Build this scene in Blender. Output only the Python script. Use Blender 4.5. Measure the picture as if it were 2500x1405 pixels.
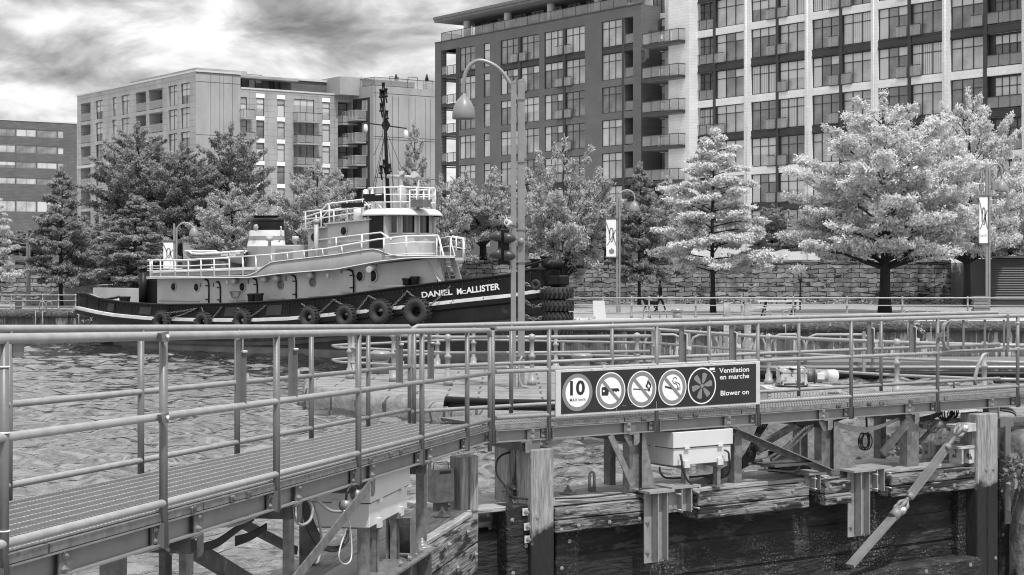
import bpy, math, random
import numpy as np
from mathutils import Vector, Matrix
R_ = math.radians
for o in list(bpy.data.objects): bpy.data.objects.remove(o)
sc = bpy.context.scene
C = sc.collection
# ---------------------------------------------------------------- camera
F, HX, HY, CZ = 4100.0, 1250.0, 645.0, 3.9
cam = bpy.data.cameras.new('camera'); co = bpy.data.objects.new('camera', cam); C.objects.link(co)
co.location = (0, 0, CZ); co.rotation_euler = (R_(90), 0, 0)
cam.sensor_width = 36; cam.lens = 36 * F / 2500; cam.shift_y = -(702.5 - HY) / 2500
cam.clip_start = .1; cam.clip_end = 5000
sc.camera = co
# ---------------------------------------------------------------- sky and sun
w = bpy.data.worlds.new('World'); sc.world = w; w.use_nodes = True
nt = w.node_tree; N = nt.nodes; Lk = nt.links; N.clear()
TS = Vector((.22, -.46, 1.0)).normalized()
el = math.asin(TS.z); az = math.atan2(TS.x, TS.y)
def nd(t, **k):
    n = N.new(t)
    for a, b in k.items(): setattr(n, a, b)
    return n
sky = nd('ShaderNodeTexSky', sky_type='NISHITA', sun_disc=False, sun_elevation=el, sun_rotation=az)
bw = nd('ShaderNodeRGBToBW'); Lk.new(sky.outputs[0], bw.inputs[0])
geo = nd('ShaderNodeTexCoord')
sx = nd('ShaderNodeSeparateXYZ'); Lk.new(geo.outputs['Generated'], sx.inputs[0])
zz = nd('ShaderNodeMath', operation='MAXIMUM'); Lk.new(sx.outputs[2], zz.inputs[0]); zz.inputs[1].default_value = 0.0
za = nd('ShaderNodeMath', operation='ADD'); Lk.new(zz.outputs[0], za.inputs[0]); za.inputs[1].default_value = .34
dx = nd('ShaderNodeMath', operation='DIVIDE'); Lk.new(sx.outputs[0], dx.inputs[0]); Lk.new(za.outputs[0], dx.inputs[1])
dy = nd('ShaderNodeMath', operation='DIVIDE'); Lk.new(sx.outputs[1], dy.inputs[0]); Lk.new(za.outputs[0], dy.inputs[1])
cx = nd('ShaderNodeCombineXYZ'); Lk.new(dx.outputs[0], cx.inputs[0]); Lk.new(dy.outputs[0], cx.inputs[1])
mp = nd('ShaderNodeMapping'); mp.inputs['Rotation'].default_value = (0, 0, R_(35)); mp.inputs['Scale'].default_value = (3.9, 3.9, 1); mp.inputs['Location'].default_value = (7.3, 2.6, 0)
Lk.new(cx.outputs[0], mp.inputs[0])
n1 = nd('ShaderNodeTexNoise'); n1.inputs['Scale'].default_value = 1.7; n1.inputs['Detail'].default_value = 10; n1.inputs['Roughness'].default_value = .55; n1.inputs['Distortion'].default_value = .35
Lk.new(mp.outputs[0], n1.inputs[0])
n2 = nd('ShaderNodeTexNoise'); n2.inputs['Scale'].default_value = .55; n2.inputs['Detail'].default_value = 4
Lk.new(mp.outputs[0], n2.inputs[0])
mxn = nd('ShaderNodeMix', data_type='FLOAT'); mxn.inputs[0].default_value = .38
Lk.new(n1.outputs[0], mxn.inputs[2]); Lk.new(n2.outputs[0], mxn.inputs[3])
rp = nd('ShaderNodeValToRGB'); cr = rp.color_ramp
cr.elements[0].position = .36; cr.elements[0].color = (.16, .16, .16, 1)
cr.elements[1].position = .63; cr.elements[1].color = (.98, .98, .98, 1)
for p_, v_ in ((.43, .33), (.48, .50), (.54, .76)):
    e = cr.elements.new(p_); e.color = (v_, v_, v_, 1)
Lk.new(mxn.outputs[0], rp.inputs[0])
sc7 = nd('ShaderNodeMath', operation='MULTIPLY'); Lk.new(rp.outputs[0], sc7.inputs[0]); sc7.inputs[1].default_value = 10.0
zg = nd('ShaderNodeMath', operation='MULTIPLY_ADD'); Lk.new(zz.outputs[0], zg.inputs[0]); zg.inputs[1].default_value = 1.7; zg.inputs[2].default_value = 1.0
sc8 = nd('ShaderNodeMath', operation='MULTIPLY'); Lk.new(sc7.outputs[0], sc8.inputs[0]); Lk.new(zg.outputs[0], sc8.inputs[1])
mixs = nd('ShaderNodeMix', data_type='FLOAT'); mixs.inputs[0].default_value = .92
Lk.new(bw.outputs[0], mixs.inputs[2]); Lk.new(sc8.outputs[0], mixs.inputs[3])
bg = nd('ShaderNodeBackground'); bg.inputs[1].default_value = .1; Lk.new(mixs.outputs[0], bg.inputs[0])
ow = nd('ShaderNodeOutputWorld'); Lk.new(bg.outputs[0], ow.inputs[0])
sl = bpy.data.lights.new('sun', 'SUN'); sl.energy = 3.5; sl.angle = R_(1.5); sl.color = (1, 1, 1)
so = bpy.data.objects.new('sun', sl); C.objects.link(so); so.rotation_euler = TS.to_track_quat('Z', 'Y').to_euler()
so.location = (0, -20, 60)
sc.view_settings.view_transform = 'Standard'; sc.view_settings.look = 'None'; sc.view_settings.gamma = 1; sc.view_settings.exposure = 0.12
sc.render.engine = 'CYCLES'
try:
    sc.cycles.max_bounces = 5; sc.cycles.transparent_max_bounces = 6; sc.cycles.use_denoising = True; sc.cycles.filter_width = 1.1
except Exception: pass
# ---------------------------------------------------------------- frames: a runs to the right, b runs away from the camera
class Frame:
    def __init__(s, ox, oy, deg):
        s.o = Vector((ox, oy)); t = R_(deg); s.t = t
        s.u = Vector((math.cos(t), math.sin(t))); s.n = Vector((-math.sin(t), math.cos(t)))
    def w(s, a, b, z): p = s.o + s.u * a + s.n * b; return Vector((p.x, p.y, z))
    def pix(s, px, py, b=0.0):
        d = Vector(((px - HX) / F, 1.0)); t = (b + s.o.dot(s.n)) / d.dot(s.n)
        q = d * t - s.o
        return q.dot(s.u), CZ - (py - HY) / F * t
    def A(s, px, b=0.0): return s.pix(px, HY, b)[0]
    def Z(s, px, py, b=0.0): return s.pix(px, py, b)[1]
    def P(s, px, py, b=0.0): a, z = s.pix(px, py, b); return (a, b, z)
    def proj(s, a, b, z):
        p = s.w(a, b, z); return HX + F * p.x / p.y, HY + F * (CZ - p.z) / p.y
def ground(px, py, z):
    D = (CZ - z) * F / (py - HY); return ((px - HX) / F * D, D)
WF = Frame(0, 0, 0)
def WD(D): return Frame(0, D, 0)
# ---------------------------------------------------------------- mesh builder
class MB:
    def __init__(s): s.v = []; s.f = []; s.sm = []
    def add(s, vs, fs, smooth=False):
        k = len(s.v); s.v += [tuple(p) for p in vs]
        for f in fs: s.f.append(tuple(i + k for i in f)); s.sm.append(smooth)
        return s
    def hexa(s, p):   # p: 8 points bottom 0-3 ccw, top 4-7
        return s.add(p, [(3, 2, 1, 0), (4, 5, 6, 7), (0, 1, 5, 4), (1, 2, 6, 5), (2, 3, 7, 6), (3, 0, 4, 7)])
    def box(s, a0, a1, b0, b1, z0, z1, c=0.0):
        if a0 > a1: a0, a1 = a1, a0
        if b0 > b1: b0, b1 = b1, b0
        if z0 > z1: z0, z1 = z1, z0
        if c <= 0:
            return s.hexa([(a0, b0, z0), (a1, b0, z0), (a1, b1, z0), (a0, b1, z0), (a0, b0, z1), (a1, b0, z1), (a1, b1, z1), (a0, b1, z1)])
        pts = []; fs = []
        def ring(i, z): return [(a0 + i, b0 + c, z), (a0 + c, b0 + i, z), (a1 - c, b0 + i, z), (a1 - i, b0 + c, z), (a1 - i, b1 - c, z), (a1 - c, b1 - i, z), (a0 + c, b1 - i, z), (a0 + i, b1 - c, z)]
        def ring2(z): return [(a0 + c, b0 + c, z)] * 1 and [(a0 + c, b0 + c * 1.4, z), (a0 + c * 1.4, b0 + c, z), (a1 - c * 1.4, b0 + c, z), (a1 - c, b0 + c * 1.4, z), (a1 - c, b1 - c * 1.4, z), (a1 - c * 1.4, b1 - c, z), (a0 + c * 1.4, b1 - c, z), (a0 + c, b1 - c * 1.4, z)]
        rs = [ring2(z0), ring(0, z0 + c), ring(0, z1 - c), ring2(z1)]
        for r in rs: pts += r
        for k in range(3):
            for i in range(8): j = (i + 1) % 8; fs.append((k * 8 + i, k * 8 + j, k * 8 + 8 + j, k * 8 + 8 + i))
        fs.append(tuple(range(7, -1, -1))); fs.append(tuple(range(24, 32)))
        return s.add(pts, fs)
    def beam(s, p0, p1, wd, ht, up=(0, 0, 1)):
        p0 = Vector(p0); p1 = Vector(p1); d = (p1 - p0).normalized(); up = Vector(up)
        sd = d.cross(up)
        if sd.length < 1e-4: sd = d.cross(Vector((0, 1, 0)))
        sd.normalize(); u = sd.cross(d); x = sd * wd / 2; y = u * ht / 2
        return s.hexa([p0 - x - y, p0 + x - y, p1 + x - y, p1 - x - y, p0 - x + y, p0 + x + y, p1 + x + y, p1 - x + y])
    def tube(s, pts, r, n=8, cap=True):
        pts = [Vector(p) for p in pts]; rr = r if isinstance(r, (list, tuple)) else [r] * len(pts)
        vs = []; m = len(pts); prev = None
        for i, p in enumerate(pts):
            d = (pts[min(i + 1, m - 1)] - pts[max(i - 1, 0)])
            if d.length < 1e-9: d = Vector((0, 0, 1))
            d.normalize()
            if prev is None:
                h = Vector((0, 0, 1)) if abs(d.z) < .9 else Vector((0, 1, 0)); x = d.cross(h).normalized()
            else:
                x = prev - d * prev.dot(d)
                if x.length < 1e-6: x = d.orthogonal()
                x.normalize()
            prev = x; y = d.cross(x)
            for k in range(n):
                t = 2 * math.pi * k / n; vs.append(p + (x * math.cos(t) + y * math.sin(t)) * rr[i])
        fs = [(i * n + k, i * n + (k + 1) % n, (i + 1) * n + (k + 1) % n, (i + 1) * n + k) for i in range(m - 1) for k in range(n)]
        s.add(vs, fs, True)
        if cap:
            k0 = len(s.v) - m * n
            s.f.append(tuple(k0 + k for k in range(n - 1, -1, -1))); s.sm.append(False)
            s.f.append(tuple(k0 + (m - 1) * n + k for k in range(n))); s.sm.append(False)
        return s
    def lathe(s, prof, n=16, c=(0, 0, 0), axis='z', smooth=True, M=None):
        vs = []
        for r, z in prof:
            for k in range(n):
                t = 2 * math.pi * k / n; x, y = r * math.cos(t), r * math.sin(t)
                p = {'z': (x, y, z), 'x': (z, x, y), 'y': (x, z, y)}[axis]
                if M is not None: p = M @ Vector(p)
                vs.append((p[0] + c[0], p[1] + c[1], p[2] + c[2]))
        m = len(prof)
        fs = [(i * n + k, i * n + (k + 1) % n, (i + 1) * n + (k + 1) % n, (i + 1) * n + k) for i in range(m - 1) for k in range(n)]
        if prof[0][0] > 1e-6: fs.append(tuple(range(n - 1, -1, -1)))
        if prof[-1][0] > 1e-6: fs.append(tuple((m - 1) * n + k for k in range(n)))
        return s.add(vs, fs, smooth)
    def prism(s, poly, b0, b1):   # polygon in (a,z), extruded along b
        n = len(poly)
        vs = [(a, b0, z) for a, z in poly] + [(a, b1, z) for a, z in poly]
        fs = [tuple(range(n)), tuple(range(2 * n - 1, n - 1, -1))] + [(i, i + n, (i + 1) % n + n, (i + 1) % n) for i in range(n)]
        return s.add(vs, fs)
    def slab(s, poly, z0, z1):    # polygon in (a,b), extruded along z
        n = len(poly)
        vs = [(a, b, z0) for a, b in poly] + [(a, b, z1) for a, b in poly]
        fs = [tuple(range(n - 1, -1, -1)), tuple(range(n, 2 * n))] + [(i, (i + 1) % n, (i + 1) % n + n, i + n) for i in range(n)]
        return s.add(vs, fs)
    def quad(s, *p): return s.add(p, [tuple(range(len(p)))])
    def sheet(s, rows, smooth=True):
        m = len(rows); n = len(rows[0]); vs = [p for r in rows for p in r]
        return s.add(vs, [(i * n + k, i * n + k + 1, (i + 1) * n + k + 1, (i + 1) * n + k) for i in range(m - 1) for k in range(n - 1)], smooth)
    def mesh(s, name, off=(0, 0, 0), mats=()):
        me = bpy.data.meshes.new(name)
        me.from_pydata([(x - off[0], y - off[1], z - off[2]) for x, y, z in s.v], [], s.f)
        me.polygons.foreach_set('use_smooth', s.sm)
        for m in mats: me.materials.append(m)
        me.update(); return me
OFF = {}
def tag(o, label=None, cat=None, group=None, kind=None):
    if label: o['label'] = label
    if cat: o['category'] = cat
    if group: o['group'] = group
    if kind: o['kind'] = kind
    return o
def thing(name, label, cat, fr=WF, off=(0, 0, 0), group=None, rz=0.0):
    o = bpy.data.objects.new(name, None); o.empty_display_size = .2; C.objects.link(o)
    o.location = fr.w(*off); o.rotation_euler = (0, 0, fr.t + rz); OFF[o.name] = tuple(off)
    return tag(o, label, cat, group)
SPLIT = {'bolt', 'ventilator', 'anchor_bolt', 'bitt', 'mushroom_vent', 'roof_fitting', 'rivet', 'screw', 'clip', 'stanchion', 'cable_tie', 'washer_plate', 'stud', 'grab_rail', 'hoop', 'roof_vent', 'exhaust_pipe', 'downpipe', 'casing_hatch', 'yard_light', 'stay', 'doubler_plate', 'cradle', 'centre_column', 'step', 'post'}
def islands(mb):
    p = list(range(len(mb.v)))
    def find(i):
        while p[i] != i: p[i] = p[p[i]]; i = p[i]
        return i
    for f in mb.f:
        r = find(f[0])
        for i in f[1:]: p[find(i)] = r
    g = {}
    for k, f in enumerate(mb.f): g.setdefault(find(f[0]), []).append(k)
    out = []
    for ks in g.values():
        m = MB(); mp_ = {}
        for k in ks:
            ff = []
            for i in mb.f[k]:
                if i not in mp_: mp_[i] = len(m.v); m.v.append(mb.v[i])
                ff.append(mp_[i])
            m.f.append(tuple(ff)); m.sm.append(mb.sm[k])
        out.append(m)
    return out
def part(name, mb, mat, parent, label=None, kind=None):
    if name in SPLIT and name != 'post':
        L = islands(mb)
        if len(L) > 1:
            for x in L: r = part1(name, x, mat, parent, label, kind)
            return r
    return part1(name, mb, mat, parent, label, kind)
def part1(name, mb, mat, parent, label=None, kind=None):
    off = OFF[parent.name]
    me = mb.mesh(name, off, [mat] if mat else [])
    o = bpy.data.objects.new(name, me); C.objects.link(o); o.parent = parent; OFF[o.name] = off
    if label: o['label'] = label
    if kind: o['kind'] = kind
    return o
def solo(name, label, cat, mb, mat, fr=WF, off=(0, 0, 0), group=None, kind=None):
    me = mb.mesh(name, off, [mat]); o = bpy.data.objects.new(name, me); C.objects.link(o)
    o.location = fr.w(*off); o.rotation_euler = (0, 0, fr.t); OFF[o.name] = tuple(off)
    return tag(o, label, cat, group, kind)
def struct(name, mb, mat, fr=WF):
    return solo(name, None, None, mb, mat, fr, kind='structure')
def dup(root, loc=None, rz=None, label=None, group=None, scale=None):
    r = root.copy(); C.objects.link(r)
    if loc is not None: r.location = loc
    if rz is not None: r.rotation_euler = (0, 0, rz)
    if scale is not None: r.scale = scale if isinstance(scale, (tuple, list)) else (scale,) * 3
    if label: r['label'] = label
    if group: r['group'] = group
    for ch in list(root.children):
        c = ch.copy(); C.objects.link(c); c.parent = r
        for g in list(ch.children):
            d = g.copy(); C.objects.link(d); d.parent = c
    return r
# ---------------------------------------------------------------- materials (all grey: the photograph is monochrome)
def mat(name, v, r=.6, m=0.0, var=.25, sc_=3.0, bump=0.0, bsc=None, st=(1, 1, 1), v2=None, thr=.55, soft=.12, s2=2.0, st2=(1, 1, 1), spec=None, coord='Object'):
    ma = bpy.data.materials.new(name); ma.use_nodes = True; t = ma.node_tree; n = t.nodes; l = t.links
    b = n['Principled BSDF']; b.inputs['Roughness'].default_value = r; b.inputs['Metallic'].default_value = m
    if spec is not None: b.inputs['Specular IOR Level'].default_value = spec
    tc = n.new('ShaderNodeTexCoord'); mp = n.new('ShaderNodeMapping'); mp.inputs['Scale'].default_value = st; l.new(tc.outputs[coord], mp.inputs[0])
    no = n.new('ShaderNodeTexNoise'); no.inputs['Scale'].default_value = sc_; no.inputs['Detail'].default_value = 6; no.inputs['Roughness'].default_value = .62
    l.new(mp.outputs[0], no.inputs[0])
    rp = n.new('ShaderNodeValToRGB'); lo = v * (1 - var); hi = v * (1 + var)
    rp.color_ramp.elements[0].position = .32; rp.color_ramp.elements[0].color = (lo, lo, lo, 1)
    rp.color_ramp.elements[1].position = .68; rp.color_ramp.elements[1].color = (hi, hi, hi, 1)
    l.new(no.outputs[0], rp.inputs[0]); col = rp.outputs[0]
    if v2 is not None:
        mp2 = n.new('ShaderNodeMapping'); mp2.inputs['Scale'].default_value = st2; l.new(tc.outputs[coord], mp2.inputs[0])
        n2 = n.new('ShaderNodeTexNoise'); n2.inputs['Scale'].default_value = s2; n2.inputs['Detail'].default_value = 8; n2.inputs['Roughness'].default_value = .68; l.new(mp2.outputs[0], n2.inputs[0])
        r2 = n.new('ShaderNodeValToRGB'); r2.color_ramp.elements[0].position = thr; r2.color_ramp.elements[1].position = thr + soft
        r2.color_ramp.elements[0].color = (0, 0, 0, 1); r2.color_ramp.elements[1].color = (1, 1, 1, 1); l.new(n2.outputs[0], r2.inputs[0])
        mx = n.new('ShaderNodeMix'); mx.data_type = 'RGBA'; l.new(r2.outputs[0], mx.inputs[0]); l.new(col, mx.inputs[6]); mx.inputs[7].default_value = (v2, v2, v2, 1); col = mx.outputs[2]
    l.new(col, b.inputs['Base Color'])
    if bump > 0:
        nb = n.new('ShaderNodeTexNoise'); nb.inputs['Scale'].default_value = bsc or sc_ * 3; nb.inputs['Detail'].default_value = 5; l.new(mp.outputs[0], nb.inputs[0])
        bp = n.new('ShaderNodeBump'); bp.inputs['Strength'].default_value = min(1, bump); bp.inputs['Distance'].default_value = .02 * max(1, bump * 2); l.new(nb.outputs[0], bp.inputs['Height']); l.new(bp.outputs[0], b.inputs['Normal'])
    ma['col'] = 0
    return ma
def nodes_of(ma): return ma.node_tree.nodes, ma.node_tree.links, ma.node_tree.nodes['Principled BSDF']
def mul_tex(ma, tex_out, lo, hi, coord_in=None):
    """multiply base colour by a ramp of a texture output"""
    n, l, b = nodes_of(ma); src = b.inputs['Base Color'].links[0].from_socket
    rp = n.new('ShaderNodeMapRange'); rp.inputs[3].default_value = lo; rp.inputs[4].default_value = hi; l.new(tex_out, rp.inputs[0])
    mx = n.new('ShaderNodeMix'); mx.data_type = 'RGBA'; mx.blend_type = 'MULTIPLY'; mx.inputs[0].default_value = 1
    l.new(src, mx.inputs[6]); l.new(rp.outputs[0], mx.inputs[7]); l.new(mx.outputs[2], b.inputs['Base Color'])
def brickify(ma, bw_, bh, mortar=.01, c1=1.0, c2=.8, cm=.5, sq=0, warp=0, bump=.4, plane='xz', off=.5):
    n, l, b = nodes_of(ma); tc = n.new('ShaderNodeTexCoord'); sp = n.new('ShaderNodeSeparateXYZ'); l.new(tc.outputs['Object'], sp.inputs[0])
    cb = n.new('ShaderNodeCombineXYZ')
    if plane == 'xz': l.new(sp.outputs[0], cb.inputs[0]); l.new(sp.outputs[2], cb.inputs[1])
    elif plane == 'xy': l.new(sp.outputs[0], cb.inputs[0]); l.new(sp.outputs[1], cb.inputs[1])
    elif plane == 'yz': l.new(sp.outputs[1], cb.inputs[0]); l.new(sp.outputs[2], cb.inputs[1])
    else:
        ad = n.new('ShaderNodeMath'); l.new(sp.outputs[0], ad.inputs[0]); l.new(sp.outputs[1], ad.inputs[1]); l.new(ad.outputs[0], cb.inputs[0]); l.new(sp.outputs[2], cb.inputs[1])
    vec = cb.outputs[0]
    if warp:
        nw = n.new('ShaderNodeTexNoise'); nw.inputs['Scale'].default_value = 1.7; nw.inputs['Detail'].default_value = 3; l.new(tc.outputs['Object'], nw.inputs[0])
        vm = n.new('ShaderNodeVectorMath'); vm.operation = 'SCALE'; vm.inputs['Scale'].default_value = warp; l.new(nw.outputs['Color'], vm.inputs[0])
        va = n.new('ShaderNodeVectorMath'); l.new(vec, va.inputs[0]); l.new(vm.outputs[0], va.inputs[1]); vec = va.outputs[0]
    br = n.new('ShaderNodeTexBrick'); br.inputs['Scale'].default_value = 1; br.inputs['Brick Width'].default_value = bw_; br.inputs['Row Height'].default_value = bh
    br.inputs['Mortar Size'].default_value = mortar; br.offset = off; br.inputs['Color1'].default_value = (c1, c1, c1, 1); br.inputs['Color2'].default_value = (c2, c2, c2, 1); br.inputs['Mortar'].default_value = (cm, cm, cm, 1)
    l.new(vec, br.inputs[0])
    src = b.inputs['Base Color'].links[0].from_socket
    mx = n.new('ShaderNodeMix'); mx.data_type = 'RGBA'; mx.blend_type = 'MULTIPLY'; mx.inputs[0].default_value = 1
    l.new(src, mx.inputs[6]); l.new(br.outputs[0], mx.inputs[7]); l.new(mx.outputs[2], b.inputs['Base Color'])
    if bump:
        bp = n.new('ShaderNodeBump'); bp.inputs['Strength'].default_value = bump; bp.inputs['Distance'].default_value = .03; bp.invert = True; l.new(br.outputs['Fac'], bp.inputs['Height'])
        if b.inputs['Normal'].links: l.new(b.inputs['Normal'].links[0].from_socket, bp.inputs['Normal'])
        l.new(bp.outputs[0], b.inputs['Normal'])
    return ma
M = {}
M['rail'] = mat('painted_rail_steel', .27, .38, .0, .14, 9, .05, 40, v2=.10, thr=.70, soft=.04, s2=14, spec=.6)
M['rail2'] = mat('galvanised_post_steel', .13, .42, .0, .12, 9, .05, 40, spec=.6)
M['beam'] = mat('grey_beam_steel', .21, .45, .0, .12, 4, .05, 30, v2=.12, thr=.66, soft=.1, s2=3)
M['galv'] = mat('mottled_galvanised_steel', .22, .38, .35, .32, 14, .05, 30)
M['galvd'] = mat('dull_dark_steel', .10, .5, .2, .35, 10, .1, 30, v2=.22, thr=.6, soft=.05, s2=9)
M['grate'] = mat('grating_steel', .085, .5, .2, .2, 12)
M['gratel'] = mat('worn_grating_edges', .42, .35, .3, .2, 20)
M['tie'] = mat('pale_tie_rod_paint', .18, .5, 0, .2, 6, v2=.12, thr=.62, soft=.1, s2=8)
M['bolt'] = mat('bolt_steel', .34, .35, .5, .2, 30)
M['box'] = mat('white_enamel', .58, .35, 0, .04, 3, v2=.45, thr=.68, soft=.1, s2=3, spec=.5)
M['cable'] = mat('black_cable', .02, .45, 0, .1, 5)
M['cableg'] = mat('grey_conduit', .30, .45, 0, .1, 5)
M['rope'] = mat('pale_cable', .5, .6, 0, .1, 5)
# timber
def timber(name, lo, hi, st, wet=None, speck=.25):
    ma = mat(name, (lo + hi) / 2, .85, 0, (hi - lo) / (hi + lo), 3.2, .6, 7, st=st, v2=speck, thr=.62, soft=.06, s2=16)
    return ma
M['woodtop'] = timber('weathered_plank_top', .16, .42, (.8, 9, 9))
M['wood'] = mat('weathered_timber_face', .19, .85, 0, .6, 4, .9, 6, st=(.7, 8, 8), v2=.014, thr=.49, soft=.07, s2=2.6, st2=(.6, 3, 3.4))
M['wet'] = mat('wet_black_timber', .012, .75, 0, .85, 2.2, .9, 9, st=(.8, 3, 3), v2=.16, thr=.59, soft=.05, s2=20, st2=(1, 1, .6))
def wet2(ma):
    n, l, b = nodes_of(ma); src = b.inputs['Base Color'].links[0].from_socket; tc = n.new('ShaderNodeTexCoord'); fs = []
    for sc_, lo, hi in ((34, .56, .60), (1.1, .50, .60)):
        q = n.new('ShaderNodeTexNoise'); q.inputs['Scale'].default_value = sc_; q.inputs['Detail'].default_value = 5; l.new(tc.outputs['Object'], q.inputs[0])
        r = n.new('ShaderNodeMapRange'); r.inputs[1].default_value = lo; r.inputs[2].default_value = hi; l.new(q.outputs[0], r.inputs[0]); fs.append(r)
    mu = n.new('ShaderNodeMath'); mu.operation = 'MULTIPLY'; l.new(fs[0].outputs[0], mu.inputs[0]); l.new(fs[1].outputs[0], mu.inputs[1])
    mx = n.new('ShaderNodeMix'); mx.data_type = 'RGBA'; l.new(mu.outputs[0], mx.inputs[0]); l.new(src, mx.inputs[6]); mx.inputs[7].default_value = (.12, .12, .12, 1); l.new(mx.outputs[2], b.inputs['Base Color']); return ma
M['wet'] = wet2(mat('wet_black_timber', .012, .8, 0, .85, 2.2, .9, 9, st=(.8, 3, 3), v2=.05, thr=.56, soft=.08, s2=3.5, st2=(.6, 1, 2)))
M['abut'] = mat('damp_abutment_concrete', .17, .9, 0, .55, 2.5, .9, 9, v2=.03, thr=.55, soft=.07, s2=2.4)
M['black'] = mat('black_void_timber', .008, .8, 0, .4, 3, .4, 8)
def post_wood(name, ztide):
    ma = mat(name, .30, .85, 0, .45, 4, .9, 8, st=(9, 9, .8))
    n, l, b = nodes_of(ma); src = b.inputs['Base Color'].links[0].from_socket
    tc = n.new('ShaderNodeTexCoord'); sp = n.new('ShaderNodeSeparateXYZ'); gm = n.new('ShaderNodeNewGeometry'); l.new(gm.outputs['Position'], sp.inputs[0])
    no = n.new('ShaderNodeTexNoise'); no.inputs['Scale'].default_value = 7; l.new(tc.outputs['Object'], no.inputs[0])
    ma1 = n.new('ShaderNodeMath'); ma1.operation = 'MULTIPLY_ADD'; ma1.inputs[1].default_value = .5; l.new(no.outputs[0], ma1.inputs[0]); l.new(sp.outputs[2], ma1.inputs[2])
    rg = n.new('ShaderNodeMapRange'); rg.inputs[1].default_value = ztide + .22; rg.inputs[2].default_value = ztide + .36; l.new(ma1.outputs[0], rg.inputs[0])
    mx = n.new('ShaderNodeMix'); mx.data_type = 'RGBA'; l.new(rg.outputs[0], mx.inputs[0]); mx.inputs[6].default_value = (.016, .016, .016, 1); l.new(src, mx.inputs[7]); l.new(mx.outputs[2], b.inputs['Base Color'])
    return ma
M['postw'] = post_wood('tide_marked_post_timber', .95)
# masonry and ground
M['conc'] = mat('old_concrete', .36, .9, 0, .35, 2.5, .8, 10, v2=.08, thr=.56, soft=.10, s2=2.2, st2=(1, 1, 2))
M['concd'] = mat('damp_mossy_concrete', .14, .95, 0, .6, 3, .9, 9, v2=.34, thr=.60, soft=.08, s2=5)
M['stone'] = brickify(mat('coursed_limestone', .27, .9, 0, .5, 1.6, .9, 9, v2=.02, thr=.56, soft=.04, s2=1.3, st2=(1, 1, 3.2)), 1.05, .29, .022, 1.0, .42, .05, warp=.34, bump=.9)
M['grass'] = mat('mown_grass', .26, .95, 0, .35, 6, .9, 30, v2=.14, thr=.55, soft=.1, s2=.7)
M['path'] = mat('pale_concrete_paving', .38, .9, 0, .12, 2)
M['sheet'] = mat('stained_sheet_piling', .10, .7, 0, .5, 1.5, .3, 8, st=(6, 1, .35), v2=.45, thr=.56, soft=.05, s2=1.2, st2=(2.4, 1, .35))
M['moss'] = mat('mossy_timber_coping', .06, .9, 0, .8, 5, .9, 9, st=(1, 1, 3), v2=.30, thr=.60, soft=.05, s2=7)
M['soil'] = mat('dark_ground', .06, .95, 0, .3, 1)
# buildings
M['brick'] = brickify(mat('dark_brown_brick', .10, .85, 0, .12, .6), .24, .078, .012, 1.0, .72, 1.9, bump=.2)
M['wbrick'] = brickify(mat('white_painted_brick', .70, .75, 0, .07, .8, v2=.5, thr=.66, soft=.06, s2=1.1), .75, .28, .010, 1.0, .95, .72, bump=.2, plane='sum')
M['white'] = mat('white_painted_concrete', .78, .75, 0, .08, .5, v2=.38, thr=.66, soft=.06, s2=1.3)
M['cpanel'] = mat('pale_concrete_panel', .30, .85, 0, .18, .35, st=(1, 1, .4))
M['cpanel2'] = brickify(mat('jointed_concrete_panel', .33, .85, 0, .2, .4, st=(1, 1, .5)), 2.4, .75, .02, 1.0, .93, .45, bump=.1, off=0, plane='sum')
M['cladd'] = brickify(mat('grey_shingle_cladding', .12, .85, 0, .15, .5), 1.2, .28, .02, 1.0, .8, .6, bump=.2)
M['dmetal'] = mat('dark_bronze_metal', .04, .45, 0, .2, 1, spec=.4)
M['dwall'] = mat('dark_render_wall', .035, .7, 0, .2, 1)
M['soff'] = mat('grey_soffit', .16, .8, 0, .05, 1)
M['glass'] = mat('window_glass_painted_reflections', .17, .05, 0, .55, .5, spec=1.0)  # sky reflection painted into the pane colour as blotchy tone
M['glass2'] = mat('bright_glass_painted_reflections', .36, .08, 0, .35, .5, spec=1.0)  # paler pane, its sky reflection also put into the base colour
M['curt'] = mat('pale_blind', .50, .7, 0, .12, 5, st=(8, 1, .1))
def guard_mat():
    ma = bpy.data.materials.new('guard_glass'); ma.use_nodes = True; t = ma.node_tree; n = t.nodes; l = t.links
    b = n['Principled BSDF']; b.inputs['Base Color'].default_value = (.40, .40, .40, 1); b.inputs['Roughness'].default_value = .1
    tr = n.new('ShaderNodeBsdfTransparent'); mx = n.new('ShaderNodeMixShader'); mx.inputs[0].default_value = .36
    l.new(tr.outputs[0], mx.inputs[1]); l.new(b.outputs[0], mx.inputs[2]); l.new(mx.outputs[0], n['Material Output'].inputs[0]); return ma
M['guard'] = guard_mat()
M['corr'] = mat('dark_corrugated_steel', .10, .5, .3, .1, 2)
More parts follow.
